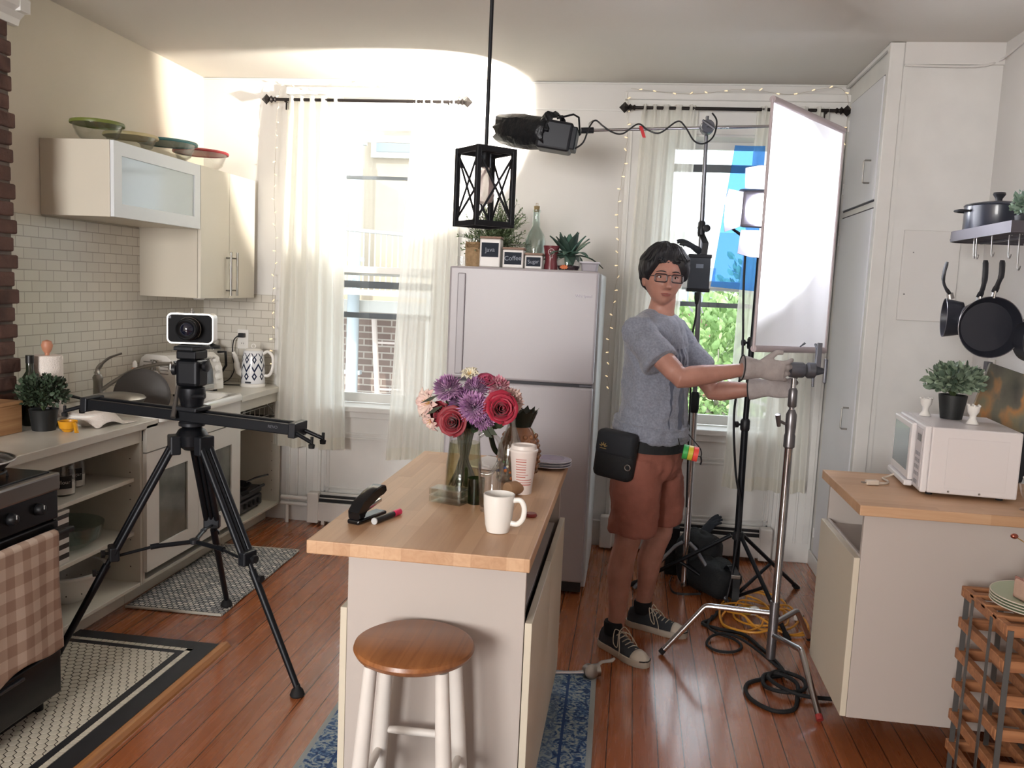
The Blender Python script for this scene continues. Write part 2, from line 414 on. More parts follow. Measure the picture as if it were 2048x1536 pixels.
# ---------------- brick chimney breast with plaster crown
bricks = mat('old red brick', '#5b4038', 0.85, var=0.45, scale=9, bump=0.5, bscale=35)
mb = MB(); z = 0.892; row = 0
rnd = random.Random(3)
while z < 2.56:
    for (ax, c0, c1) in (('y', 1.6, 3.27), ('x', XL, -2.60)):
        if ax == 'y':
            y = 1.6 - (0.105 if row % 2 else 0)
            while y < 3.33:
                w = 0.205 + rnd.uniform(-0.006, 0.004); ye = min(y+w, 3.335 + rnd.uniform(-0.014, 0.012)); jx = rnd.uniform(-0.008, 0.008)
                if ye - y > 0.03: mb.bbox(-2.73, -2.60+jx, max(y, 1.6), ye, z+rnd.uniform(0, .004), z+0.062+rnd.uniform(-.003, .003), 0.007, 2)
                y += 0.215
    z += 0.073; row += 1
struct('wall_chimney', mb, bricks)
struct('wall_chimney_mortar', MB().box(XL, -2.615, 1.55, 3.312, 0.89, 2.62), mat('grey lime mortar', '#6d625a', 0.95, var=0.3, scale=12, bump=0.3))
mb = MB(); prof = [(-2.63, 2.555), (-2.598, 2.555), (-2.59, 2.58), (-2.568, 2.60), (-2.545, 2.615), (-2.54, 2.65), (-2.63, 2.66)]
mb.loft([[Vector((a, y, b)) for a, b in prof] for y in (1.55, 3.36)]); mb.box(XL, -2.541, 3.30, 3.359, 2.6, 2.655)
mb.box(XL, -2.60, 1.55, 3.312, 2.655, ZC)
struct('trim_6', mb, trim_paint)

# ---------------- backsplash
tl = brick_mat('white running bond tile', '#d6d0c4', '#cfc9bd', '#a9a296', 0.1, 0.05, 0.0022, (1, 2), rough=0.25, bump=0.4)
struct('wall_backsplash', MB().box(XL, XL+0.008, 3.32, YB, 0.88, 1.80), tl)
tl2 = brick_mat('white running bond tile side', '#d3cec4', '#ccc7bc', '#aaa498', 0.1, 0.05, 0.0022, (0, 2), rough=0.25, bump=0.4)
struct('wall_backsplash_end', MB().box(XL+0.008, -2.26, YB-0.008, YB, 0.88, 1.45), tl2)

# ---------------- windows
ext_glass = glass('window pane glass', '#fbfdfd', 0.05)
sash_dark = mat('dark sash bar', '#62656b', 0.5)
def window(name, x0, x1, dark_rails):
    w = sthing(name); z0, z1 = WZ; yg = YB + 0.13
    # casing, head and reveals
    mb = MB()
    cw = 0.235
    for (a, b) in ((x0-cw, x0), (x1, x1+cw)):
        mb.bbox(a, b, YB-0.022, YB, 0.0, 2.66, 0.004)
        for k in (0.02, 0.075, 0.13): mb.bbox(a+k, a+k+0.012, YB-0.034, YB-0.02, 0.12, 2.545, 0.003)
        mb.bbox(a+0.185, a+0.22, YB-0.028, YB-0.02, 0.12, 2.54, 0.003)
    mb.bbox(x0-cw-0.01, x1+cw+0.01, YB-0.03, YB, 2.55, 2.69, 0.005); mb.bbox(x0-cw-0.025, x1+cw+0.025, YB-0.05, YB, 2.685, 2.73, 0.006)
    mb.bbox(x0, x1, YB-0.018, YB, 2.50, 2.56, 0.004)
    mb.box(x0-0.001, x0+0.012, YB, YB+TH, z0, z1).box(x1-0.012, x1+0.001, YB, YB+TH, z0, z1).box(x0, x1, YB, YB+TH, z1-0.012, z1)
    obj('window_frame', mb, trim_paint, w)
    # sill, apron and panel below
    mb = MB().bbox(x0-0.03, x1+0.03, YB-0.055, YB+TH, 0.74, 0.775, 0.006).bbox(x0-0.01, x1+0.01, YB-0.03, YB, 0.70, 0.742, 0.004)
    obj('window_sill', mb, trim_paint, w)
    mb = MB().box(x0, x1, YB-0.006, YB, 0.14, 0.70)
    for (a, b, c, d) in ((x0+0.02, x1-0.02, 0.585, 0.60), (x0+0.02, x1-0.02, 0.20, 0.215), (x0+0.02, x1-0.02, 0.56, 0.572), (x0+0.02, x1-0.02, 0.228, 0.24)): mb.bbox(a, b, YB-0.014, YB-0.004, c, d, 0.003)
    for (a, b) in ((x0+0.02, x0+0.035), (x1-0.035, x1-0.02), (x0+0.045, x0+0.056), (x1-0.056, x1-0.045)): mb.bbox(a, b, YB-0.014, YB-0.004, 0.20, 0.60, 0.003)
    obj('apron_panel', mb, trim_paint, w)
    # sashes
    def sash(y, za, zb, s=0.045):
        m_ = MB().bbox(x0+0.01, x0+0.01+s, y, y+0.035, za, zb, 0.003).bbox(x1-0.01-s, x1-0.01, y, y+0.035, za, zb, 0.003)
        m_.bbox(x0+0.011, x1-0.011, y+0.002, y+0.033, za+.001, za+s+0.015, 0.003).bbox(x0+0.011, x1-0.011, y+0.002, y+0.033, zb-s, zb-.001, 0.003); return m_
    up = obj('sash', sash(yg+0.04, 1.60, z1-0.01), trim_paint, w); obj('pane', MB().box(x0+0.05, x1-0.05, yg+0.055, yg+0.06, 1.62, z1-0.03), ext_glass, up)
    lo = obj('sash', sash(yg, z0-0.01, 1.66), trim_paint, w); obj('pane', MB().box(x0+0.05, x1-0.05, yg+0.015, yg+0.02, 0.82, 1.64), ext_glass, lo)
    mb = MB()
    for za, zb in dark_rails: mb.box(x0+0.012, x1-0.012, YB+TH-0.025, YB+TH-0.004, za, zb)
    obj('storm_window_rail', mb, sash_dark, w)
    return w
window('window_1', *W1, ((2.215, 2.235), (1.52, 1.565), (1.325, 1.36)))
window('window_2', *W2, ((2.315, 2.36), (1.50, 1.53)))
mb = MB()
for (a, b) in ((W1[1]+0.235, W2[0]-0.235),): mb.bbox(a, b, YB-0.016, YB, 0, 0.16, 0.004)
mb.bbox(XL+0.4, W1[0]-0.235, YB-0.016, YB, 0, 0.1, 0.004)
struct('baseboard_back', mb, trim_paint)
mb = MB().bbox(W1[1]+0.24, W2[0]-0.24, YB-0.012, YB, 0.60, 0.62, 0.003).bbox(W1[1]+0.24, W2[0]-0.24, YB-0.006, YB, 2.625, 2.635, 0.002)
struct('trim_7', mb, trim_paint)
# curved plaster wall foot beside the closet
struct('baseboard_right', MB().bbox(XC-0.014, XC, YC, YB-0.02, 0, 0.09, 0.004), trim_paint)
# ================================================================ left kitchen run
FX = -2.20   # cabinet front plane
TOPZ = 0.88
cab_in = mat('cabinet interior', '#c9c5b9', 0.5)
worktop_m = mat('pale grey worktop laminate', '#d3cfc5', 0.3, var=0.03, scale=14)
# --- stove
st = thing('gas_stove', 'black gas stove with a checked towel over its oven handle', 'stove', (-2.27, 2.28, 0))
sx0, sx1, sy0, sy1 = -2.60, -1.94, 1.90, 2.665
stove_black = mat('black enamel', '#141315', 0.25, var=0.1, scale=5)
obj('body', MB().bbox(sx0, sx1-0.02, sy0, sy1, 0.06, 0.80, 0.006).bbox(sx0+0.02, sx1-0.06, sy0+0.03, sy1-0.03, 0.0095, 0.06, 0.003), stove_black, st, True)
obj('cooktop', MB().bbox(sx0, sx1+0.006, sy0, sy1, 0.80, 0.862, 0.008), mat('stove steel trim', '#8d8781', 0.3, 0.9), st, True)
obj('burner_well', MB().bbox(sx0+0.02, sx1-0.02, sy0+0.02, sy1-0.02, 0.855, 0.868, 0.004), stove_black, st, True)
obj('control_panel', MB().bbox(sx1-0.03, sx1-0.004, sy0+0.01, sy1-0.002, 0.70, 0.80, 0.004), stove_black, st, True)
for y in (2.02, 2.15, 2.43, 2.56):
    k = obj('knob', MB().lathe((sx1-0.004, y, 0.755), [(0.019, 0), (0.021, 0.006), (0.016, 0.022), (0.013, 0.024), (0, 0.024)], 20, axis=(1, 0, 0)), black_plastic, st, True, smooth=True)
    obj('pointer', MB().box(sx1+0.0195, sx1+0.0215, y-0.0015, y+0.0015, 0.757, 0.770), mat('white marking', '#c9c9c9', 0.5), k, True)
dr = obj('oven_door', MB().bbox(sx1-0.025, sx1, sy0+0.006, sy1-0.006, 0.235, 0.695, 0.006), stove_black, st, True)
obj('oven_window', MB().bbox(sx1-0.002, sx1+0.0015, sy0+0.13, sy1-0.13, 0.34, 0.55, 0.001), mat('dark oven glass', '#0a0a0b', 0.06), dr, True)
mb = MB().bbox(sx1+0.028, sx1+0.05, sy0+0.02, sy1+0.012, 0.652, 0.672, 0.006)
for y in (sy0+0.06, sy1-0.03): mb.bbox(sx1-0.004, sx1+0.035, y-0.014, y+0.014, 0.655, 0.669, 0.003)
obj('oven_handle', mb, black_plastic, dr, True)
dd = obj('warming_drawer', MB().bbox(sx1-0.022, sx1+0.002, sy0+0.006, sy1-0.006, 0.065, 0.225, 0.006), stove_black, st, True)
obj('drawer_pull', MB().bbox(sx1, sx1+0.012, sy0+0.1, sy1-0.2, 0.196, 0.207, 0.003), mat('dark steel', '#55565a', 0.3, 0.9), dd, True)
for (bx, by) in ((-2.12, 2.10), (-2.12, 2.46), (-2.42, 2.10), (-2.42, 2.46)):
    g = MB()
    for a in range(4):
        an = PI/4 + a*PI/2; c = Vector((bx, by, 0))
        g.tube([c + Vector((math.cos(an)*0.035, math.sin(an)*0.035, 0.888)), c + Vector((math.cos(an)*0.11, math.sin(an)*0.11, 0.888)), c + Vector((math.cos(an)*0.115, math.sin(an)*0.115, 0.867))], 0.005, 6)
    g.tube(arc((bx, by, 0.888), 0.11, 0, 2*PI, 20, v=(0, 1, 0)), 0.0045, 6)
    gr = obj('grate', g, mat('cast iron', '#17171a', 0.6), st, True)
    obj('burner', MB().lathe((bx, by, 0.866), [(0.04, 0), (0.042, 0.006), (0.03, 0.012), (0.0, 0.013)], 20), mat('cast iron', '#17171a'), gr, True)
for y in (sy0+0.05, sy1-0.05):
    obj('foot', MB().lathe((sx1-0.06, y, 0.009), [(0.018, 0), (0.018, 0.05)], 12), rubber, st, True)
# frying pan with a glass lid on the front right burner
fp = thing('frying_pan', 'black frying pan on the rear burner of the stove under a glass lid', 'pan', (-2.12, 2.46, 0.893))
obj('pan_bowl', MB().lathe((0, 0, 0), [(0.0, 0.0), (0.10, 0.0), (0.135, 0.035), (0.138, 0.035), (0.132, 0.031), (0.10, 0.004), (0, 0.004)], 40), mat('nonstick black', '#1e1d20', 0.4), fp, smooth=True)
ld = obj('lid', MB().lathe((0, 0, 0.0355), [(0.139, 0.002), (0.12, 0.014), (0.08, 0.026), (0.03, 0.032), (0, 0.033)], 40, cap=False), clear, fp, smooth=True, label='domed glass lid')
obj('rim', MB().tube(arc((0, 0, 0.0375), 0.139, 0, 2*PI, 48, v=(0, 1, 0)), 0.0035, 8), steel, ld, smooth=True)
obj('knob', MB().lathe((0, 0, 0.0665), [(0.008, 0), (0.007, 0.012), (0.02, 0.022), (0.018, 0.03), (0, 0.032)], 20), black_plastic, ld, smooth=True)
# checked towel over the oven handle
tw = bpy.data.materials.new('pink gingham cloth'); tw.use_nodes = True; t = NT(tw); b = t.n['Principled BSDF']; b.inputs['Roughness'].default_value = 0.95
tc = t.new('ShaderNodeTexCoord'); sx = t.new('ShaderNodeSeparateXYZ'); t.link(tc.outputs['Object'], sx.inputs[0])
def stripe(o, w): return t.math('GREATER_THAN', t.math('FRACT', t.math('DIVIDE', o, w)), 0.5)
f = t.math('ADD', stripe(sx.outputs[1], 0.074), stripe(sx.outputs[2], 0.074))
t.link(t.ramp(t.math('MULTIPLY', f, 0.5), [(0.0, srgb('#d3c0b0')), (0.5, srgb('#bba290')), (1.0, srgb('#a38776'))]), b.inputs['Base Color'])
towel = MB(); hy0, hy1 = 2.17, 2.585
def tf(u, v):
    y = hy0 + (hy1-hy0)*u + 0.012*math.sin(v*5+u*3)*v
    L = 0.40 + 0.05*(1-u) - 0.07*math.sin(u*PI)*0.3 + 0.012*math.sin(u*9)
    s = v*(L+0.12)
    xb = sx1+0.039
    if s < 0.09: return Vector((xb-0.016, y, 0.58+s))
    if s < 0.12: a = PI*(1-(s-0.09)/0.03); return Vector((xb+0.016*math.cos(a), y, 0.67+0.012*math.sin(a)))
    d = s-0.12; return Vector((xb+0.016+0.006*math.sin(u*11+1)*min(1, d*4)+0.012*d, y, 0.67-d))
towel.grid(tf, 40, 60)
t_o = obj('dish_towel', towel, tw, smooth='all', mods=[('solid', 0.004)]); tag(t_o, 'beige and white gingham dish towel hanging over the oven handle', 'towel')

# --- base cabinets
def carcass(name, label, y0, y1, shelves, x1=FX, z0=0.105, z1=0.845, toe=True, depth=0.53):
    c = thing(name, label, 'cabinet', ((x1-depth/2), (y0+y1)/2, 0)); x0 = x1-depth; t_ = 0.017
    mb = MB().bbox(x0, x1, y0+0.0005, y0+t_, z0, z1, 0.0015, 1).bbox(x0, x1, y1-t_, y1-0.0005, z0, z1, 0.0015, 1).bbox(x0, x1-0.001, y0+t_, y1-t_, z0, z0+t_, 0.0015, 1)
    mb.box(x0, x0+0.006, y0+t_, y1-t_, z0+t_, z1).box(x0, x1-0.002, y0+t_, y1-t_, z1-0.06, z1-0.001)
    obj('carcass', mb, cab_in, c, True)
    for z in shelves: obj('shelf', MB().bbox(x0+0.01, x1-0.03, y0+t_+0.001, y1-t_-0.001, z, z+0.018, 0.0015, 1), cab_in, c, True)
    if toe: obj('toe_kick', MB().box(x0, x1-0.095, y0+0.001, y1-0.001, 0.0, z0), lam_grey, c, True)
    for z in [z0+0.09+0.064*k for k in range(10)]:
        for xx in (x1-0.05,): obj('shelf_pin_hole', MB().lathe((xx, y1-t_-0.0006, z), [(0.0028, 0), (0.0028, 0.0012)], 8, axis=(0, -1, 0)), mat('dark hole', '#3a3835', 0.9), c, True)
    return c
ca = carcass('open_base_cabinet', 'white open shelf base cabinet beside the stove holding jars and bowls', 2.70, 3.60, (0.345, 0.60))
cb = carcass('sink_cabinet', 'white sink cabinet with two glazed doors and a wide drawer front', 3.601, 4.56, (), z1=0.79)
lam_front = mat('white painted cabinet front', '#d6d3cc', 0.4)
obj('drawer_front', MB().bbox(FX+0.001, FX+0.02, 3.603, 4.558, 0.735, 0.862, 0.002), lam_front, cb, True)
frost = mat('misted glass', '#5a5c52', 0.15, var=0.45, scale=5.5, spec=0.6)
for i, (a, b_) in enumerate(((3.603, 4.079), (4.082, 4.558))):
    m_ = MB(); f_ = 0.105; z0, z1 = 0.165, 0.73
    m_.box(FX+0.001, FX+0.02, a, a+f_, z0, z1).box(FX+0.001, FX+0.02, b_-f_, b_, z0, z1).box(FX+0.001, FX+0.02, a+f_, b_-f_, z0, z0+f_).box(FX+0.001, FX+0.02, a+f_, b_-f_, z1-f_, z1)
    d = obj('door', m_, lam_front, cb, True)
    obj('glass_panel', MB().box(FX+0.006, FX+0.012, a+f_-0.005, b_-f_+0.005, z0+f_-0.005, z1-f_+0.005), frost, d, True)
    ky = b_-0.035 if i == 0 else a+0.035
    obj('knob', MB().lathe((FX+0.02, ky, 0.665), [(0.006, 0), (0.005, 0.012), (0.013, 0.018), (0.015, 0.024), (0.011, 0.03), (0, 0.031)], 18, axis=(1, 0, 0)), steel, d, True, smooth=True)
cc = carcass('open_base_cabinet', 'white open base cabinet at the window end holding a grill press', 4.562, 5.17, (0.66,))
# worktops
wt = obj('worktop', MB().bbox(XL+0.01, FX+0.02, 2.68, 3.70, 0.846, TOPZ, 0.003), worktop_m); tag(wt, 'pale laminate worktop between stove and sink', 'worktop')
wt = obj('worktop', MB().bbox(XL+0.01, FX+0.02, 4.572, 5.185, 0.846, TOPZ, 0.003), worktop_m); tag(wt, 'pale laminate worktop under the patterned kettle', 'worktop')
# sink : apron-like enamel basin
sk = thing('kitchen_sink', 'white enamel kitchen sink with a rolled front rim', 'sink', (-2.47, 4.13, 0.8))
enam = mat('white enamel', '#e2e0da', 0.12, coat=0.4)
mb = MB(); X0, X1, Y0, Y1 = XL+0.012, FX+0.035, 3.702, 4.57; zt = 0.902
def rrect(x0, x1, y0, y1, r, z, n=6):
    out = []
    for cx, cy, a in ((x1-r, y1-r, 0), (x0+r, y1-r, PI/2), (x0+r, y0+r, PI), (x1-r, y0+r, 3*PI/2)):
        for k in range(n+1): out.append(Vector((cx+r*math.cos(a+k*PI/2/n), cy+r*math.sin(a+k*PI/2/n), z)))
    return out
rings = [rrect(X0, X1, Y0, Y1, 0.03, 0.863), rrect(X0, X1+0.004, Y0, Y1, 0.035, 0.885), rrect(X0+0.005, X1-0.004, Y0+0.006, Y1-0.006, 0.035, zt-0.002), rrect(X0+0.02, X1-0.02, Y0+0.02, Y1-0.02, 0.04, zt),
         rrect(X0+0.10, X1-0.05, Y0+0.05, Y1-0.05, 0.06, zt-0.006), rrect(X0+0.115, X1-0.06, Y0+0.06, Y1-0.06, 0.06, zt-0.03), rrect(X0+0.12, X1-0.065, Y0+0.07, Y1-0.07, 0.06, 0.795)]
mb.loft(rings, cap=False); mb.bm.faces.new([mb.bm.verts.new(p) for p in rings[-1]])
obj('basin', mb, enam, sk, True, smooth=True)
obj('drain', MB().lathe((-2.45, 4.13, 0.796), [(0.04, 0), (0.038, 0.003), (0, 0.001)], 20), steel, sk, True)
# faucet
fc = thing('kitchen_faucet', 'chrome single lever kitchen faucet rising behind the sink', 'faucet', (-2.66, 3.96, 0.902))
satin = mat('satin nickel', '#8d8a84', 0.28, 1.0)
obj('base', MB().lathe((0, 0, 0), [(0.03, 0), (0.028, 0.01), (0.023, 0.03), (0.022, 0.10), (0.026, 0.12), (0.018, 0.135), (0, 0.14)], 24), satin, fc, smooth=True)
obj('spout', MB().tube(smoothpath([(0.01, 0.0, 0.05), (0.06, 0.05, 0.10), (0.13, 0.12, 0.155), (0.20, 0.20, 0.18), (0.25, 0.26, 0.182)], 6), [0.011]*24+[0.013], 12), satin, fc, smooth=True)
obj('aerator', MB().cyl((0.248, 0.257, 0.184), (0.248, 0.257, 0.152), 0.0135), steel, fc, smooth=True)
obj('lever', MB().tube(smoothpath([(0, 0, 0.13), (-0.004, 0.01, 0.165), (0.03, 0.045, 0.215), (0.075, 0.09, 0.24)], 6), [0.02]*4+[0.015]*5+[0.009]*5+[0.007]*5, 12, flat=0.6), satin, fc, smooth=True)
# soap dispenser and dish soap behind the sink
sd = thing('soap_dispenser', 'white ceramic soap pump with a steel spout behind the sink', 'soap dispenser', (-2.60, 4.36, 0.9025))
obj('bottle', MB().lathe((0, 0, 0), [(0.031, 0), (0.034, 0.01), (0.034, 0.10), (0.026, 0.118), (0.016, 0.122), (0, 0.122)], 24), white_plastic, sd, smooth=True)
obj('pump', MB().lathe((0, 0, 0.122), [(0.016, 0), (0.016, 0.02), (0.006, 0.024), (0.006, 0.05), (0.012, 0.052), (0.012, 0.06), (0, 0.061)], 16).tube([(0, 0, 0.178), (0.03, -0.02, 0.178), (0.036, -0.024, 0.172)], 0.004, 8), satin, sd, smooth=True)
ds = thing('dish_soap_bottle', 'clear bottle of pinkish orange dish soap behind the dark pan', 'bottle', (-2.625, 4.23, 0.9025))
obj('bottle', MB().lathe((0, 0, 0), [(0.036, 0), (0.04, 0.015), (0.036, 0.09), (0.026, 0.13), (0.012, 0.15), (0, 0.15)], 24, sy=0.6), mat('pink orange soap', '#e0a58c', 0.25, spec=0.6), ds, smooth=True)
obj('cap', MB().lathe((0, 0, 0.15), [(0.012, 0), (0.011, 0.025), (0.005, 0.035), (0, 0.036)], 16), white_plastic, ds, smooth=True)
obj('label', MB().lathe((0, 0, 0.035), [(0.0405, 0), (0.0388, 0.045)], 24, sy=0.61, cap=False), mat('soap label', '#d98a72', 0.5), ds)
# round tray drying in the sink, leaning
tr = thing('round_baking_tray', 'large dark round tray standing on edge in the sink', 'tray', (-2.48, 4.06, 0.93), rot=(R(-10), R(0), R(32)))
obj('tray_disc', MB().lathe((0, 0, 0.0), [(0, 0), (0.118, 0), (0.134, 0.012), (0.137, 0.010), (0.12, -0.004), (0, -0.004)], 48, axis=(0.0, -1, 0.0)), mat('grey nonstick', '#4e4a48', 0.5), tr, smooth=True)
# pan with steel lid on the near sink edge
pn = thing('saute_pan', 'dark saute pan with a shiny lid lying beside the faucet', 'pan', (-2.45, 3.80, 0.906))
obj('pan_bowl', MB().lathe((0, 0, 0), [(0, 0), (0.10, 0), (0.125, 0.045), (0.128, 0.045), (0.104, 0.003), (0, 0.003)], 36), mat('grey nonstick', '#4e4a48'), pn, smooth=True)
obj('lid', MB().lathe((0, 0, 0.046), [(0.129, 0), (0.12, 0.01), (0.06, 0.022), (0, 0.025)], 36), steel, pn, smooth=True)
obj('handle', MB().tube([(-0.1, -0.08, 0.036), (-0.15, -0.115, 0.055), (-0.21, -0.165, 0.075)], [0.009, 0.012, 0.011], 10, flat=0.6), black_plastic, pn, smooth=True)
# paper towel on a wooden holder
pt = thing('paper_towel_roll', 'tall white paper towel roll on a holder with a round wooden knob', 'paper towel', (-2.56, 3.45, TOPZ+0.0005))
obj('holder_base', MB().lathe((0, 0, 0), [(0.075, 0), (0.078, 0.008), (0.07, 0.016), (0, 0.016)], 32), mat('beech', '#b98a68', 0.5), pt, smooth=True)
obj('roll', MB().lathe((0, 0, 0.017), [(0.02, 0), (0.060, 0.0), (0.063, 0.004), (0.063, 0.276), (0.060, 0.28), (0.02, 0.28)], 40), mat('paper towel', '#e6ddd6', 0.95, bump=0.5, bscale=180), pt, smooth=True)
obj('knob', MB().lathe((0, 0, 0.292), [(0.012, 0), (0.009, 0.012), (0.02, 0.03), (0.0245, 0.05), (0.018, 0.068), (0, 0.074)], 24), mat('turned wood', '#b98065', 0.45), pt, smooth=True)
# wine bottle
wb = thing('wine_bottle', 'dark green wine bottle in front of the paper towel', 'bottle', (-2.565, 3.345, TOPZ+0.0005))
obj('bottle', MB().lathe((0, 0, 0), [(0.034, 0), (0.0375, 0.005), (0.0375, 0.18), (0.033, 0.205), (0.016, 0.235), (0.0145, 0.30), (0, 0.30)], 32), mat('dark green glass', '#20251a', 0.1, spec=0.8), wb, smooth=True)
obj('capsule', MB().lathe((0, 0, 0.27), [(0.0165, 0), (0.0165, 0.034), (0.0, 0.035)], 24), mat('black foil', '#1d1b1a', 0.4), wb, smooth=True)
# leafy plants
def leaf_cloud(c, rx, ry, rz, n, ls, seed, m, up=0.3, droop=0.0, fold=True):
    rn = random.Random(seed); g = MB()
    for i in range(n):
        while True:
            p = Vector((rn.uniform(-1, 1), rn.uniform(-1, 1), rn.uniform(-0.6, 1)))
            if 0.35 < p.length < 1 + rn.uniform(-0.1, 0.15): break
        q = Vector(c) + Vector((p.x*rx, p.y*ry, p.z*rz)); d = (p + Vector((rn.uniform(-.6, .6), rn.uniform(-.6, .6), up+rn.uniform(-.5, .5)))).normalized()
        s = d.cross(Vector((rn.uniform(-1, 1), rn.uniform(-1, 1), rn.uniform(-1, 1)))).normalized(); L = ls*rn.uniform(0.6, 1.25); w = L*0.30; nrm = d.cross(s)
        b0 = q - d*L*0.5
        pts = [b0, b0+d*L*0.3+s*w, b0+d*L*0.75+s*w*0.8, b0+d*L, b0+d*L*0.75-s*w*0.8, b0+d*L*0.3-s*w]
        mid = b0 + d*L*0.5 - nrm*L*0.06
        g.add(pts+[mid], [(0, 1, 6), (1, 2, 6), (2, 3, 6), (3, 4, 6), (4, 5, 6), (5, 0, 6)])
    return g
def stems(c, base, n, rx, ry, rz, seed):
    rn = random.Random(seed); g = MB()
    for i in range(n):
        a = rn.uniform(0, 2*PI); r_ = rn.uniform(0.2, 0.85)
        tip = Vector(c) + Vector((math.cos(a)*rx*r_, math.sin(a)*ry*r_, rn.uniform(-.2, .8)*rz))
        g.tube([base, (Vector(base)+tip)/2 + Vector((0, 0, 0.01)), tip], [0.0022, 0.0018, 0.001], 5)
    return g
def leaf_mat(name, a, b):
    m = bpy.data.materials.new(name); m.use_nodes = True; t = NT(m); p = t.n['Principled BSDF']; p.inputs['Roughness'].default_value = 0.55
    g = t.new('ShaderNodeNewGeometry'); t.link(t.ramp(g.outputs['Random Per Island'], [(0.0, srgb(a)), (1.0, srgb(b))]), p.inputs['Base Color']); MATS[name] = m; return m
stem_m = mat('plant stem', '#3d4a2a', 0.7)
pp = thing('potted_plant', 'small bushy green plant in a dark pot beside the bread box', 'plant', (-2.44, 3.26, TOPZ+0.0005))
obj('pot', MB().lathe((0, 0, 0), [(0.0, 0.0), (0.045, 0), (0.056, 0.085), (0.058, 0.09), (0.052, 0.09), (0.05, 0.082), (0, 0.08)], 28), mat('black pot', '#1b1d1e', 0.5), pp, smooth=True)
obj('foliage', leaf_cloud((0, 0, 0.16), 0.10, 0.10, 0.08, 850, 0.024, 5, leaf_mat('dark leaf', '#222f1e', '#435440')), MATS['dark leaf'], pp)
obj('stems', stems((0, 0, 0.16), (0, 0, 0.08), 26, 0.09, 0.09, 0.07, 8), stem_m, pp)
# bread box
bbx = thing('bread_box', 'pale wooden bread box at the left edge of the worktop', 'bread box', (-2.56, 3.07, TOPZ+0.0005))
wood_y = wood_mat('knotty pine', '#b98d62', '#9a7049', '#cfa77b', along='Y', bw=2, rh=0.4, gap=0.0003, rough=0.5, grain=0.8)
obj('box', MB().bbox(-0.17, 0.075, -0.25, 0.12, 0, 0.118, 0.003), wood_y, bbx)
obj('lid', MB().bbox(-0.172, 0.079, -0.252, 0.123, 0.1185, 0.132, 0.003), wood_y, bbx)
# yellow funnel-like juicer
fu = thing('yellow_measuring_scoop', 'yellow plastic scoop with a round bowl and handle on the worktop edge', 'scoop', (-2.33, 3.262, TOPZ+0.0005))
yel = mat('yellow plastic', '#c98d1d', 0.35)
obj('bowl', MB().lathe((0, 0, 0), [(0, 0), (0.018, 0), (0.03, 0.015), (0.036, 0.045), (0.039, 0.046), (0.033, 0.016), (0.017, 0.004), (0, 0.004)], 28), yel, fu, smooth=True)
obj('handle', MB().tube([(0.034, -0.006, 0.042), (0.05, -0.022, 0.034), (0.068, -0.04, 0.006)], [0.007, 0.008, 0.009], 8, flat=0.5), yel, fu, smooth=True)
# stone bowl with napkin
bw = thing('white_bowl', 'small white bowl half covered by a paper sheet', 'bowl', (-2.36, 3.44, TOPZ+0.0005))
obj('bowl', MB().lathe((0, 0, 0), [(0, 0), (0.05, 0), (0.07, 0.02), (0.082, 0.052), (0.078, 0.052), (0.066, 0.022), (0.045, 0.005), (0, 0.005)], 32), white_plastic, bw, smooth=True)
npk = MB()
def nf(u, v):
    x = -0.13 + 0.21*u + 0.05*v; y = -0.10+0.23*v
    d = math.hypot(x+0.02, y); z = 0.058 if d < 0.085 else max(0.0035, 0.058-(d-0.085)*1.1)
    return Vector((-2.34+x, 3.46+y, TOPZ + z + 0.003*math.sin(u*7+v*5)*(1 if z > 0.01 else 0)))
npk.grid(nf, 24, 24)
npo = obj('paper_sheet', npk, mat('paper towel', '#e6ddd6'), smooth='all', mods=[('solid', 0.0012)]); tag(npo, 'white paper towel sheet draped over the small bowl', 'paper towel')
# grey dish behind the scoop
gd = obj('small_dish', MB().lathe((-2.43, 3.395, TOPZ+0.0005), [(0, 0), (0.03, 0), (0.05, 0.028), (0.047, 0.028), (0.027, 0.004), (0, 0.004)], 28), mat('grey ceramic', '#a8a39c', 0.4), smooth=True); tag(gd, 'small grey dish behind the yellow scoop', 'dish')
# --- toaster oven
to = thing('toaster_oven', 'white rounded toaster oven with a glass door behind the film camera', 'toaster oven', (-2.56, 4.60, TOPZ+0.0005), rz=R(-14))
prof = [(-0.13, 0.015), (-0.13, 0.17), (-0.115, 0.205), (-0.08, 0.225), (0.06, 0.225), (0.095, 0.205), (0.125, 0.14), (0.135, 0.05), (0.135, 0.015)]
mb = MB(); mb.loft([[Vector((a, y, b_)) for a, b_ in prof] for y in (-0.19, 0.19)])
obj('body', mb, white_plastic, to)
dm = MB(); dm.loft([[Vector((a, y, b_)) for a, b_ in ((0.134, 0.055), (0.142, 0.055), (0.134, 0.14), (0.106, 0.198), (0.1, 0.196), (0.126, 0.14))] for y in (-0.175, 0.10)])
d = obj('door_glass', dm, mat('toaster glass', '#3e3a37', 0.08), to)
obj('door_handle', MB().tube([(0.12, -0.165, 0.2), (0.137, -0.155, 0.205), (0.137, 0.08, 0.205), (0.12, 0.09, 0.2)], 0.006, 8), steel, d, smooth=True)
obj('door_trim', MB().bbox(0.132, 0.145, -0.178, 0.104, 0.022, 0.052, 0.003), steel, to)
for z in (0.19, 0.14, 0.09):
    xx = 0.108 if z > 0.15 else 0.128
    obj('dial', MB().lathe((xx, 0.145, z), [(0.02, 0), (0.022, 0.006), (0.017, 0.022), (0, 0.024)], 20, axis=(1, 0, 0.15)), white_plastic, to, smooth=True)
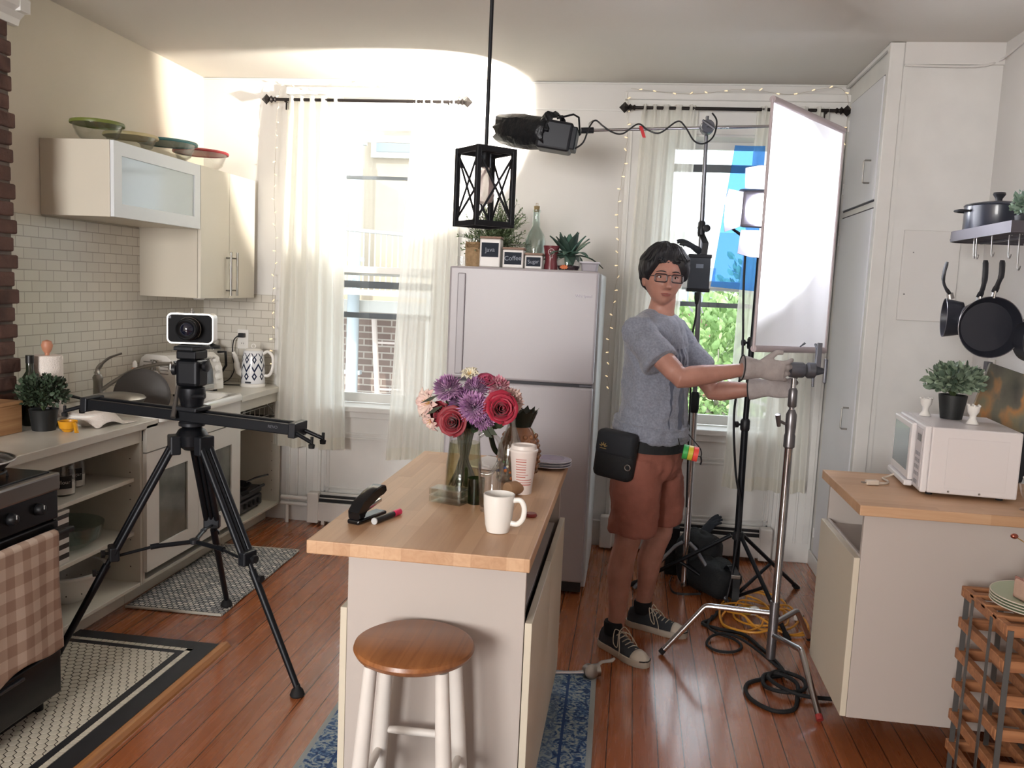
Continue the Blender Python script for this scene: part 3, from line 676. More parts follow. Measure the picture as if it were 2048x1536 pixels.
for k in range(4):
    for s_ in (-0.07, 0.05): obj('vent_slot', MB().bbox(s_-0.03, s_+0.03, -0.1915, -0.1885, 0.12+k*0.02, 0.125+k*0.02, 0.0008, 1), mat('slot shade', '#8a8783', 0.8), to)
for sxx in (-0.1, 0.1):
    for sy_ in (-0.16, 0.16): obj('foot', MB().lathe((sxx, sy_, 0), [(0.012, 0), (0.012, 0.016)], 10), black_plastic, to)
# portafilter-like black handle seen right of the camera: a coffee press
fpz = thing('glass_coffee_pot', 'small glass pot with a black handle behind the film camera', 'coffee pot', (-2.62, 5.07, TOPZ+0.0005))
obj('glass_body', MB().lathe((0, 0, 0), [(0.045, 0), (0.05, 0.01), (0.05, 0.20), (0.052, 0.22)], 28, cap=False), clear, fpz, smooth=True)
obj('lid', MB().lathe((0, 0, 0.22), [(0.053, 0), (0.05, 0.015), (0.01, 0.03), (0.008, 0.05), (0.013, 0.06), (0, 0.068)], 24), black_plastic, fpz, smooth=True)
obj('handle', MB().tube([(0.045, -0.01, 0.2), (0.10, -0.02, 0.205), (0.105, -0.02, 0.12), (0.05, -0.01, 0.04)], 0.008, 8), black_plastic, fpz, smooth=True)
# --- patterned kettle
km = bpy.data.materials.new('ikat patterned ceramic'); km.use_nodes = True; t = NT(km); b = t.n['Principled BSDF']; b.inputs['Roughness'].default_value = 0.2
tc = t.new('ShaderNodeTexCoord'); sx = t.new('ShaderNodeSeparateXYZ'); t.link(tc.outputs['Object'], sx.inputs[0])
ang = t.math('MULTIPLY', t.math('ARCTAN2', sx.outputs[1], sx.outputs[0]), 9/(2*PI)); fz = sx.outputs[2]
tri = t.math('ABSOLUTE', t.math('SUBTRACT', t.math('FRACT', t.math('ADD', ang, 20.0)), 0.5))          # 0 at centre, .5 at edges
def band(z, lo, hi): return t.math('MULTIPLY', t.math('GREATER_THAN', z, lo), t.math('LESS_THAN', z, hi))
def ring_of(zc, hh, ww):      # outlined lozenge
    d_ = t.math('ADD', t.math('DIVIDE', t.math('ABSOLUTE', t.math('SUBTRACT', fz, zc)), hh), t.math('DIVIDE', tri, ww)); return band(d_, 0.42, 1.0)
zz = t.math('SUBTRACT', fz, t.math('MULTIPLY', tri, 0.085))
m1 = band(zz, 0.068, 0.086); m2 = t.math('ADD', ring_of(0.148, 0.026, 0.30), ring_of(0.045, 0.026, 0.33)); m3 = band(zz, 0.150, 0.162)
m3 = t.math('MULTIPLY', m3, t.math('GREATER_THAN', fz, 0.168))
allm = t.math('MINIMUM', t.math('ADD', t.math('ADD', m1, m2), m3), 1.0)
allm = t.math('MULTIPLY', allm, band(fz, 0.018, 0.188))
t.link(t.mix(allm, srgb('#dfe0e4'), srgb('#1d2742')), b.inputs['Base Color'])
kt = thing('electric_kettle', 'white ceramic kettle with a dark blue ikat pattern by the window', 'kettle', (-2.325, 5.03, TOPZ+0.0005))
cer = mat('white ceramic', '#e6e3de', 0.2)
obj('base', MB().lathe((0, 0, 0), [(0.074, 0), (0.076, 0.012), (0.07, 0.022), (0, 0.022)], 36), cer, kt, smooth=True)
kb = MB().lathe((0, 0, 0), [(0.072, 0), (0.0715, 0.08), (0.066, 0.16), (0.06, 0.197), (0.055, 0.203), (0, 0.204)], 40)
for v in kb.bm.verts: pass
bo = obj('body', kb, km, kt, smooth=True); bo.location = (0, 0, 0.023)
bo['label'] = 'body with blue ikat pattern'
obj('lid', MB().lathe((0, 0, 0.227), [(0.054, 0), (0.045, 0.008), (0.02, 0.013), (0, 0.014)], 32), cer, kt, smooth=True)
obj('lid_ring', MB().tube(arc((0, 0, 0.252), 0.013, -PI/2, 1.5*PI, 20), 0.0035, 8), cer, kt, smooth=True)
obj('spout', MB().tube(smoothpath([(-0.06, -0.01, 0.075), (-0.095, -0.01, 0.10), (-0.108, -0.01, 0.16), (-0.128, -0.01, 0.21)], 6), [0.024]*6+[0.02]*5+[0.015]*5+[0.011]*3, 14), cer, kt, smooth=True)
obj('handle', MB().tube(smoothpath([(0.058, 0.01, 0.205), (0.09, 0.01, 0.222), (0.122, 0.01, 0.19), (0.122, 0.01, 0.12), (0.1, 0.01, 0.075), (0.066, 0.01, 0.07)], 6), 0.0095, 12), cer, kt, smooth=True)
obj('name_plate', MB().box(-0.018, 0.018, -0.0755, -0.071, 0.026, 0.036), mat('dark print', '#2a2d36', 0.5), kt)
# outlet with plug
ol = thing('wall_outlet', 'white double wall outlet above the kettle with a black plug in it', 'outlet', (-2.47, YB-0.008, 1.16))
obj('cover_plate', MB().bbox(-0.037, 0.037, -0.006, 0.0, -0.062, 0.062, 0.003), white_plastic, ol)
for z in (0.026, -0.028):
    s_ = obj('socket', MB().bbox(-0.017, 0.017, -0.008, -0.005, z-0.015, z+0.015, 0.002), white_plastic, ol)
    for sx_ in (-0.0065, 0.0065): obj('slot', MB().box(sx_-0.0015, sx_+0.0015, -0.0087, -0.007, z-0.004, z+0.006), mat('dark hole', '#3a3835'), s_)
cd = thing('kettle_cord', 'black kettle cord plugged into the outlet and looping to the counter', 'cord', (-2.47, YB-0.03, 1.18))
obj('plug', MB().bbox(-2.49, -2.45, YB-0.045, YB-0.0171, 1.172, 1.2, 0.004), black_plastic, cd, True)
obj('cable', MB().tube(smoothpath([(-2.485, YB-0.04, 1.185), (-2.515, YB-0.05, 1.15), (-2.52, YB-0.055, 1.06), (-2.505, YB-0.06, 0.97), (-2.52, 5.11, 0.91), (-2.54, 5.06, 0.886), (-2.50, 5.0, 0.885), (-2.405, 5.01, 0.886)], 8), 0.0038, 8), black_plastic, cd, True, smooth=True)
# under-cabinet puck lights belong to the tall cabinet (below)

# --- things on the open shelves
def jar(loc, txt, label):
    j = thing('storage_jar', label, 'jar', loc)
    obj('glass_body', MB().lathe((0, 0, 0), [(0.0, 0.001), (0.048, 0.001), (0.052, 0.01), (0.052, 0.10), (0.046, 0.118), (0.046, 0.128), (0.043, 0.128), (0.043, 0.118), (0.049, 0.098), (0.049, 0.012), (0, 0.006)], 32), glass('jar glass', '#fbfbfb', 0.3), j, smooth=True)
    obj('contents', MB().lathe((0, 0, 0.007), [(0, 0), (0.047, 0.001), (0.048, 0.05), (0, 0.055)], 28), mat('flour', '#d9d3c8', 0.9), j, smooth=True)
    obj('lid', MB().lathe((0, 0, 0.1285), [(0.049, 0), (0.049, 0.016), (0.01, 0.02), (0.01, 0.03), (0, 0.032)], 28), glass('jar glass', '#f3f5f4'), j, smooth=True)
    fc_ = Vector((0.72, -0.69, 0)).normalized(); lb = MB(); up = Vector((0, 0, 1)); s_ = up.cross(fc_)
    pts = []
    for k in range(9):
        a = (k/8-0.5)*1.1; pts.append((fc_*math.cos(a) + s_*math.sin(a))*0.0532)
    lb.loft([[p + up*z for p in pts] for z in (0.035, 0.088)], cap=False, closed=False)
    l = obj('chalk_label', lb, mat('chalkboard', '#24211f', 0.8), j, mods=[('solid', 0.0006)])
    tx = text_mb(txt, 0.022, frameM(fc_*0.054+up*0.062, s_, fc_)); obj('lettering', tx, mat('chalk', '#b9b5ae', 0.9), l)
jar((-2.33, 3.22, 0.6185), 'flour', 'glass storage jar with a black chalk label on the top shelf, nearer the stove')
jar((-2.38, 3.36, 0.6185), 'sugar', 'glass storage jar with a black chalk label on the top shelf, nearer the sink')
gb = thing('large_glass_bowl', 'large shallow glass bowl on the middle shelf of the open cabinet', 'bowl', (-2.40, 3.31, 0.3635))
obj('bowl', MB().lathe((0, 0, 0), [(0, 0), (0.10, 0.002), (0.15, 0.04), (0.165, 0.10), (0.169, 0.10), (0.155, 0.038), (0.10, -0.0), (0, -0.0)], 40), glass('aqua glass', '#eaf3f1', 0.35), gb, smooth=True)
sb = thing('striped_box', 'upright black and white striped box beside the large glass bowl', 'box', (-2.35, 3.075, 0.3635))
stm = bpy.data.materials.new('black white stripes'); stm.use_nodes = True; t = NT(stm); b = t.n['Principled BSDF']; tc = t.new('ShaderNodeTexCoord'); sx = t.new('ShaderNodeSeparateXYZ'); t.link(tc.outputs['Object'], sx.inputs[0])
t.link(t.mix(t.math('GREATER_THAN', t.math('FRACT', t.math('DIVIDE', sx.outputs[2], 0.042)), 0.5), srgb('#d8d4cc'), srgb('#1f1c1b')), b.inputs['Base Color'])
obj('box', MB().bbox(-0.09, 0.11, -0.06, 0.06, 0, 0.205, 0.003), stm, sb)
obj('lid', MB().bbox(-0.092, 0.112, -0.062, 0.062, 0.206, 0.222, 0.003), mat('card white', '#d6d2c9', 0.7), sb)
wbw = thing('white_colander_bowl', 'big white plastic bowl with a curled rim on the bottom shelf', 'bowl', (-2.39, 3.32, 0.1225))
obj('bowl', MB().lathe((0, 0, 0), [(0, 0), (0.075, 0), (0.125, 0.05), (0.155, 0.125), (0.172, 0.128), (0.172, 0.138), (0.152, 0.137), (0.12, 0.052), (0.072, 0.004), (0, 0.004)], 44), mat('white colander plastic', '#dfdcd6', 0.3), wbw, smooth=True)
mb = MB(); rn = random.Random(2)
for k in range(26):
    a = k*0.242; r_ = 0.1262; mb.lathe((math.cos(a)*r_, math.sin(a)*r_, 0.052+0.012*(k % 2)), [(0.0026, -0.002), (0.0026, 0.003)], 6, axis=(math.cos(a), math.sin(a), -0.5))
obj('drain_holes', mb, mat('dark hole', '#3a3835'), wbw)
# right open cabinet : dark wire dish rack, joined as a cabinet part, in the upper slot, grill press and pan below
mb = MB().box(-2.70, -2.23, 4.582, 5.15, 0.6795, 0.684).box(-2.70, -2.695, 4.582, 5.15, 0.685, 0.835)
wr = obj('wire_dish_rack', mb, mat('dark tray', '#1b1c1f', 0.5), cc, True)
mb = MB()
for k in range(9): y = 4.60+k*0.067; mb.tube([(-2.24, y, 0.69), (-2.235, y, 0.82)], 0.0018, 6)
for z in (0.70, 0.76, 0.82): mb.tube([(-2.236, 4.59, z), (-2.236, 5.145, z)], 0.0022, 6)
mb.tube(smoothpath([(-2.23, 4.62, 0.70), (-2.23, 4.75, 0.80), (-2.23, 4.9, 0.82), (-2.23, 5.05, 0.76), (-2.23, 5.13, 0.70)], 6), 0.0022, 6)
obj('wire_front', mb, steel, wr, True)
gp = thing('grill_press', 'dark grill press with round dials on the lower shelf by the window', 'grill', (-2.38, 4.88, 0.1225))
gpm = mat('dark grey steel', '#4b4b4e', 0.35, 0.6)
obj('lower_body', MB().bbox(-0.14, 0.12, -0.16, 0.16, 0.012, 0.085, 0.012), gpm, gp)
obj('upper_plate', MB().bbox(-0.14, 0.12, -0.16, 0.16, 0.09, 0.135, 0.014), mat('dark lid', '#303134', 0.4), gp)
obj('handle', MB().tube([(0.11, -0.12, 0.125), (0.15, -0.11, 0.145), (0.15, 0.11, 0.145), (0.11, 0.12, 0.125)], 0.009, 8), black_plastic, gp, smooth=True)
for y in (-0.09, -0.03, 0.03, 0.09): obj('dial', MB().lathe((0.12, y, 0.05), [(0.018, 0), (0.015, 0.014), (0, 0.015)], 16, axis=(1, 0, 0)), black_plastic, gp)
for a in (-.1, .09):
    for b_ in (-.13, .13): obj('foot', MB().lathe((a, b_, 0), [(0.012, 0), (0.012, 0.013)], 10), rubber, gp)
fp2 = thing('griddle_pan', 'black griddle pan resting on top of the grill press', 'pan', (-2.38, 4.86, 0.2585))
obj('pan_bowl', MB().lathe((0, 0, 0), [(0, 0), (0.09, 0), (0.115, 0.03), (0.118, 0.03), (0.093, -0.001), (0, -0.001)], 32), mat('nonstick black', '#1e1d20'), fp2, smooth=True)
obj('handle', MB().tube([(0.05, 0.09, 0.026), (0.09, 0.15, 0.045), (0.14, 0.215, 0.055)], [0.008, 0.011, 0.01], 8, flat=0.5), black_plastic, fp2, smooth=True)

# --- wall cabinets
UX = -2.38
gc = thing('glass_wall_cabinet', 'short white wall cabinet with a frosted glass flap door', 'cabinet', (-2.565, 4.07, 1.98))
sidec = mat('cabinet side grey', '#bdb6ab', 0.5)
obj('carcass', MB().bbox(XL+0.002, UX-0.02, 3.675, 4.468, 1.808, 2.155, 0.002), lam_grey, gc, True)
m_ = MB(); a, b_, z0, z1, f_ = 3.677, 4.466, 1.81, 2.153, 0.062
m_.box(UX-0.018, UX, a, a+f_, z0, z1).box(UX-0.018, UX, b_-f_, b_, z0, z1).box(UX-0.018, UX, a+f_, b_-f_, z0, z0+f_).box(UX-0.018, UX, a+f_, b_-f_, z1-f_, z1)
d = obj('door', m_, mat('satin aluminium white', '#dde1e4', 0.3), gc, True)
obj('frosted_pane', MB().box(UX-0.012, UX-0.006, a+f_-0.004, b_-f_+0.004, z0+f_-0.004, z1-f_+0.004), mat('frosted pane', '#b5bfc0', 0.12, spec=0.6), d, True)
tc_ = thing('tall_wall_cabinet', 'tall white wall cabinet with two doors and steel bar handles', 'cabinet', (-2.565, 4.8, 1.79))
obj('carcass', MB().bbox(XL+0.002, UX-0.02, 4.47, 5.15, 1.43, 2.155, 0.002), lam_grey, tc_, True)
for i, (a, b_) in enumerate(((4.471, 4.808), (4.811, 5.149))):
    d = obj('door', MB().bbox(UX-0.018, UX, a, b_, 1.43, 2.155, 0.0015), mat('cream door front', '#d8d2c4', 0.45), tc_, True)
    hy = b_-0.035 if i == 0 else a+0.042
    hb = MB().cyl((UX+0.03, hy, 1.445), (UX+0.03, hy, 1.70), 0.0065, seg=12)
    for z in (1.475, 1.665): hb.cyl((UX-0.001, hy, z), (UX+0.03, hy, z), 0.005, seg=10)
    obj('bar_handle', hb, satin, d, True, smooth=True)
for y in (4.62, 4.98): obj('puck_light', MB().lathe((-2.47, y, 1.43), [(0.033, 0), (0.033, -0.006), (0.025, -0.012), (0, -0.012)], 24), white_plastic, tc_, True, smooth=True)
# four lidded glass bowls on top
def lbowl(x, y, r, h, col, lidname, label, tilt=0):
    o = thing('lidded_glass_bowl', label, 'bowl', (x, y, 2.1560), rz=0)
    obj('glass_bowl', MB().lathe((0, 0, 0), [(0, 0), (r*0.5, 0), (r*0.8, h*0.35), (r*0.97, h), (r*0.94, h), (r*0.77, h*0.37), (r*0.48, 0.004), (0, 0.004)], 40), glass('mixing bowl glass', '#fbfcfb', 0.3), o, smooth=True)
    l = obj('lid', MB().lathe((0, 0, h), [(0, 0.004), (r*0.9, 0.004), (r*0.93, 0.009), (r*1.02, 0.009), (r*1.045, 0.001), (r*1.03, -0.006), (r*0.99, -0.006), (r*0.98, 0.0), (0, 0.0)], 44), mat(lidname, col, 0.4, alpha=0.8), o, smooth=True)
    l['label'] = lidname
    return o
lbowl(-2.535, 3.79, 0.115, 0.085, '#6f7a35', 'olive green lid', 'glass mixing bowl with an olive green lid on the wall cabinet')
lbowl(-2.535, 4.06, 0.125, 0.075, '#cdbf91', 'pale yellow lid', 'glass mixing bowl with a pale yellow lid between the green and teal ones')
lbowl(-2.535, 4.40, 0.15, 0.10, '#2f7478', 'teal lid', 'glass mixing bowl with a teal lid on the wall cabinet')
lbowl(-2.535, 4.76, 0.15, 0.105, '#b32a36', 'red lid', 'glass mixing bowl with a red lid on the tall wall cabinet')
# --- woven rug in front of the sink
rm = bpy.data.materials.new('braided black and cream wool'); rm.use_nodes = True; t = NT(rm); b = t.n['Principled BSDF']; b.inputs['Roughness'].default_value = 0.95
tc = t.new('ShaderNodeTexCoord'); br = t.new('ShaderNodeTexBrick'); t.link(tc.outputs['Object'], br.inputs[0])
br.inputs['Color1'].default_value = srgb('#e6e2d8'); br.inputs['Color2'].default_value = srgb('#a2a3a2'); br.inputs['Mortar'].default_value = srgb('#30333a')
br.inputs['Scale'].default_value = 1; br.inputs['Brick Width'].default_value = 0.028; br.inputs['Row Height'].default_value = 0.02; br.inputs['Mortar Size'].default_value = 0.0036; br.inputs['Mortar Smooth'].default_value = 0.5
nz = t.new('ShaderNodeTexNoise', n2=40.0, n3=2.0); t.link(tc.outputs['Object'], nz.inputs[0])
t.link(t.mix(t.math('GREATER_THAN', nz.outputs[0], 0.62), br.outputs[0], srgb('#7a7c7e')), b.inputs['Base Color'])
bp = t.new('ShaderNodeBump'); bp.inputs['Strength'].default_value = 0.8; bp.inputs['Distance'].default_value = 0.006; t.link(t.math('SUBTRACT', 1.0, br.outputs[1]), bp.inputs['Height']); t.link(bp.outputs[0], b.inputs['Normal'])
rg = thing('woven_rug', 'black and cream braided rug on the floor before the sink', 'rug', (-2.04, 4.06, 0.0), rz=R(1.5))
mb = MB(); mb.grid(lambda u, v: Vector((-0.235+0.47*u, -0.49+0.98*v, 0.007+0.0025*math.sin(v*23)*math.sin(u*5))), 20, 50)
obj('weave', mb, rm, rg, smooth='all', mods=[('solid', 0.01)])
for v in (-0.495, 0.495): obj('bound_edge', MB().tube([(-0.235, v, 0.008), (0.235, v, 0.008)], 0.007, 8), mat('cream binding', '#bdb9ae', 0.95), rg, smooth=True)
# ================================================================ island, stool, rug and the things on the island
IZ = 0.90
ix0, ix1, iy0, iy1 = -0.797, -0.215, 2.046, 3.30
isl = thing('kitchen_island', 'white kitchen island with an overhanging butcher block top', 'kitchen island', (-0.5, 2.67, 0.0))
ilam = mat('island laminate greyed for shade', '#b8afa9', 0.45, var=0.02, scale=2)  # white laminate greyed: shade of the camera-facing panels put into the colour
BX0, BX1, BY0, BY1 = -0.711, -0.232, 2.13, 3.20
obj('tabletop', MB().bbox(ix0, ix1, iy0, iy1, IZ-0.036, IZ, 0.003), butcher_y, isl, True)
RG = 0.0105
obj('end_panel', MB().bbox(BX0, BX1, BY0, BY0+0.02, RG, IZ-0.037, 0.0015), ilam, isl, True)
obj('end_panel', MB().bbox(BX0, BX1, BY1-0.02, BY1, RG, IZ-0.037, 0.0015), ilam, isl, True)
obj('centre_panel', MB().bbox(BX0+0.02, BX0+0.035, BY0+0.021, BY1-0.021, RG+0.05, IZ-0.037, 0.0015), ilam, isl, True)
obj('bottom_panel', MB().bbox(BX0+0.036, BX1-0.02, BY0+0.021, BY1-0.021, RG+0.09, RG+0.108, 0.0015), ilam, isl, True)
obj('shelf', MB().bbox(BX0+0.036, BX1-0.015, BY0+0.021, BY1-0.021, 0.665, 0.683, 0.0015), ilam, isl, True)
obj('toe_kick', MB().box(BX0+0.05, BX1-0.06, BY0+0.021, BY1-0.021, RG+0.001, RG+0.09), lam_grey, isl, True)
for (a, b_) in ((BY0+0.001, 2.66), (2.663, BY1-0.001)):
    obj('door', MB().bbox(BX1+0.002, BX1+0.021, a, b_, 0.10, 0.70, 0.0015), mat('island door edge', '#cfc6b4', 0.45), isl, True)
obj('back_panel_edge', MB().bbox(BX0-0.02, BX0-0.001, BY0+0.001, BY1-0.001, 0.10, 0.695, 0.0015), mat('island door edge', '#cfc6b4'), isl, True)
# blue vintage rug
rb = bpy.data.materials.new('faded blue patterned pile'); rb.use_nodes = True; t = NT(rb); b = t.n['Principled BSDF']; b.inputs['Roughness'].default_value = 1.0
tc = t.new('ShaderNodeTexCoord'); n1 = t.new('ShaderNodeTexNoise', n2=26.0, n3=5.0); n1.inputs['Distortion'].default_value = 2.5; n2_ = t.new('ShaderNodeTexNoise', n2=90.0, n3=2.0); v1 = t.new('ShaderNodeTexVoronoi', n2=16.0)
for n_ in (n1, n2_, v1): t.link(tc.outputs['Object'], n_.inputs[0])
sx = t.new('ShaderNodeSeparateXYZ'); t.link(tc.outputs['Object'], sx.inputs[0])
edge = t.math('ABSOLUTE', sx.outputs[0])
c0 = t.ramp(t.math('ADD', t.math('MULTIPLY', n1.outputs[0], 0.75), t.math('MULTIPLY', n2_.outputs[0], 0.25)), [(0.40, srgb('#223a63')), (0.48, srgb('#4a6a92')), (0.55, srgb('#97a3a8')), (0.68, srgb('#a9aeae'))])
c1 = t.ramp(v1.outputs[0], [(0.1, srgb('#263f6b')), (0.45, srgb('#8d9ba3'))])
c = t.mix(t.math('MULTIPLY', t.math('GREATER_THAN', edge, 0.36), t.math('LESS_THAN', edge, 0.37)), c0, srgb('#2a4675'))
c = t.mix(t.math('MULTIPLY', t.math('LESS_THAN', edge, 0.34), 0.35), c, c1)
c = t.mix(t.math('GREATER_THAN', edge, 0.455), c, srgb('#9aa0a1'))
t.link(c, b.inputs['Base Color']); bp = t.new('ShaderNodeBump'); bp.inputs['Strength'].default_value = 0.4; bp.inputs['Distance'].default_value = 0.004
t.link(n2_.outputs[0], bp.inputs['Height']); t.link(bp.outputs[0], b.inputs['Normal'])
rr_ = obj('blue_rug', MB().bbox(-0.475, 0.475, -1.05, 1.05, 0.0005, 0.010, 0.004), rb); rr_.location = (-0.515, 2.315, 0); rr_.rotation_euler = (0, 0, R(1.0))
tag(rr_, 'faded blue and grey patterned rug lying under the kitchen island', 'rug')

# --- stool
stl = thing('bar_stool', 'round wooden bar stool with white painted legs before the island', 'stool', (-0.484, 1.97, RG))
SZ = 0.682
stw = wood_mat('varnished stool wood', '#8f5a33', '#70411f', '#a56d42', along='Y', bw=0.7, rh=0.075, gap=0.0003, rough=0.32, grain=0.6)
obj('seat', MB().lathe((0, 0, 0), [(0, SZ-0.032), (0.13, SZ-0.032), (0.143, SZ-0.025), (0.149, SZ-0.014), (0.146, SZ-0.005), (0.137, SZ), (0, SZ-0.001)], 64), stw, stl, smooth=True)
wp = mat('white stool paint', '#d8d3ce', 0.5, var=0.05, scale=10)
tops = []; ang0 = R(47)
for k in range(4):
    a = ang0 + k*PI/2; d = Vector((math.cos(a), math.sin(a), 0)); tp = d*0.122 + Vector((0, 0, SZ-0.033)); bt = d*0.180 + Vector((0, 0, 0))
    tops.append((tp, bt)); obj('leg', MB().tube([bt, bt.lerp(tp, 0.3), bt.lerp(tp, 0.6), tp], [0.015, 0.020, 0.0205, 0.0165], 16), wp, stl, smooth=True)
for k in range(4):
    for f_ in ((0.36, 0.60) if k % 2 == 0 else (0.27, 0.52)):
        p = tops[k][1].lerp(tops[k][0], f_); q = tops[(k+1) % 4][1].lerp(tops[(k+1) % 4][0], f_)
        obj('stretcher', MB().tube([p, p.lerp(q, 0.2), p.lerp(q, 0.8), q], [0.0075, 0.0105, 0.0105, 0.0075], 10), wp, stl, smooth=True)
# --- chrome grip arm lying on the rug
ga = thing('extension_rod', 'chrome grip arm with a clamp head lying on the blue rug', 'grip arm', (-0.12, 3.32, 0.0))
obj('rod', MB().cyl((-0.33, 3.265, 0.03), (-0.085, 3.33, 0.03), 0.0085), chrome, ga, True, smooth=True)
hd = MB().lathe((-0.085, 3.335, 0.033), [(0.022, -0.022), (0.03, -0.018), (0.03, 0.018), (0.022, 0.022)], 24, axis=(0.4, -0.8, 0.25))
hd.lathe((-0.06, 3.352, 0.034), [(0.026, -0.014), (0.026, 0.014)], 20, axis=(0.9, 0.3, 0.1))
obj('clamp_head', hd, steel, ga, True, smooth=True)
obj('wing_handle', MB().tube([(-0.06, 3.352, 0.05), (-0.04, 3.37, 0.062), (0.0, 3.385, 0.066), (0.012, 3.39, 0.075)], [0.008, 0.01, 0.012, 0.007], 10, flat=0.5), steel, ga, True, smooth=True)

# --- stapler
sp = thing('stapler', 'black stapler on the near left part of the island top', 'stapler', (-0.712, 2.262, IZ), rz=R(73))
glb = mat('gloss black plastic', '#101114', 0.18)
obj('base', MB().bbox(-0.055, 0.085, -0.02, 0.02, 0.0005, 0.014, 0.005), glb, sp)
mb = MB(); P = [(-0.05, 0.014), (-0.052, 0.035), (-0.03, 0.06), (0.02, 0.083), (0.062, 0.092), (0.08, 0.088), (0.083, 0.074), (0.07, 0.066), (0.05, 0.062), (0.0, 0.04), (-0.02, 0.022), (-0.022, 0.014)]
for s_, w in ((0, 0.018),): mb.loft([[Vector((a, y*f, 0.055+(b_-0.055)*g)) for a, b_ in P] for y, f, g in ((-w, 1, 0.9), (-w*0.8, 1, 1.0), (w*0.8, 1, 1.0), (w, 1, 0.9))])
obj('arm', mb, glb, sp, smooth=30)
obj('magazine', MB().bbox(-0.03, 0.078, -0.008, 0.008, 0.02, 0.03, 0.002, rot=Matrix.Rotation(R(-11), 3, 'Y'), about=(-0.03, 0, 0.02)), chrome, sp)
mk = thing('marker_pen', 'black marker pen with a bright pink cap beside the stapler', 'pen', (-0.655, 2.285, IZ+0.0095), rz=R(72))
obj('barrel', MB().cyl((-0.055, 0, 0), (0.035, 0, 0), 0.0085), black_plastic, mk, smooth=True)
obj('cap', MB().cyl((0.0355, 0, 0), (0.068, 0, 0), 0.0092), mat('bright pink plastic', '#e0245e', 0.35), mk, smooth=True)
obj('end_plug', MB().lathe((-0.0555, 0, 0), [(0.0095, 0.0), (0.0095, -0.004), (0, -0.004)], 16, axis=(1, 0, 0)), mat('grey plug', '#b9bbbd', 0.4), mk)
# --- white mug
def mug():
    m = thing('coffee_mug', 'plain white mug nearest the front right corner of the island', 'mug', (-0.332, 2.265, IZ+0.0005), rz=R(-8))
    obj('cup', MB().lathe((0, 0, 0), [(0, 0.004), (0.026, 0.004), (0.027, 0), (0.031, 0.001), (0.036, 0.02), (0.042, 0.075), (0.0435, 0.105), (0.0405, 0.106), (0.039, 0.08), (0.033, 0.02), (0.026, 0.009), (0, 0.008)], 48), mat('white ceramic', '#e6e3de'), m, smooth=True)
    obj('handle', MB().tube(smoothpath([(0.038, 0, 0.09), (0.06, 0, 0.093), (0.072, 0, 0.075), (0.07, 0, 0.045), (0.055, 0, 0.027), (0.035, 0, 0.027)], 6), 0.0058, 12, flat=1.3), mat('white ceramic'), m, smooth=True)
mug()
# --- drinking glass
dg = thing('drinking_glass', 'tall clear drinking glass behind the white mug', 'glass', (-0.392, 2.47, IZ+0.0005))
obj('tumbler', MB().lathe((0, 0, 0), [(0, 0), (0.026, 0), (0.029, 0.01), (0.0385, 0.145), (0.037, 0.145), (0.027, 0.014), (0, 0.014)], 40), clear, dg, smooth=True)
obj('water', MB().lathe((0, 0, 0.0145), [(0, 0), (0.0262, 0.0), (0.028, 0.03), (0, 0.03)], 32), glass('pale water', '#e9e2dc', 0.4), dg, smooth=True)
# --- clear acrylic blocks
def block(loc, rz, label, n):
    o = obj('acrylic_block', MB().bbox(-0.055, 0.055, -0.032, 0.032, 0.0005, 0.021, 0.002).bbox(-0.05, 0.05, -0.027, 0.027, 0.004, 0.0175, 0.001), glass('thick acrylic', '#f6f8f5', 0.9, 0.08)); o.location = loc; o.rotation_euler = (0, 0, rz)
    tag(o, label, 'block', 'acrylic blocks by the vase')
block((-0.527, 2.535, IZ), R(-18), 'clear acrylic block flat on the island, lower of the two before the vase', 0)
block((-0.530, 2.545, IZ+0.0215), R(-14), 'clear acrylic block stacked on the other one before the vase', 1)
# --- takeaway cup
cu = thing('takeaway_cup', 'tall white paper takeaway cup with a lid and red print', 'cup', (-0.325, 2.725, IZ+0.0005))
obj('cup', MB().lathe((0, 0, 0), [(0, 0.004), (0.03, 0.004), (0.0305, 0), (0.0445, 0.142), (0, 0.142)], 48), mat('paper cup', '#d9cdc8', 0.7), cu, smooth=True)
obj('lid', MB().lathe((0, 0, 0.14), [(0.047, 0), (0.0475, 0.006), (0.043, 0.009), (0.041, 0.02), (0.036, 0.021), (0.034, 0.016), (0, 0.016)], 48), mat('lid plastic', '#e0d6d1', 0.4), cu, smooth=True)
redp = mat('faded red print', '#b5685f', 0.7)
for k in range(11):
    z = 0.032 + k*0.0085; r_ = 0.0305 + 0.014*z/0.142 + 0.0006; a0 = R(-118)
    L = 0.85 if k != 4 else 1.1
    pts = [(math.cos(a0 + L*(j/8))*r_, math.sin(a0 + L*(j/8))*r_) for j in range(9)] if k > 2 else [(math.cos(a0 + 1.5*(j/8))*r_, math.sin(a0 + 1.5*(j/8))*r_) for j in range(9)]
    segs = MB()
    segs.loft([[Vector((x, y, z+dz)) for x, y in pts] for dz in (0, 0.0022 if k % 3 else 0.0035)], cap=False, closed=False)
    obj('print_line', segs, redp, cu)
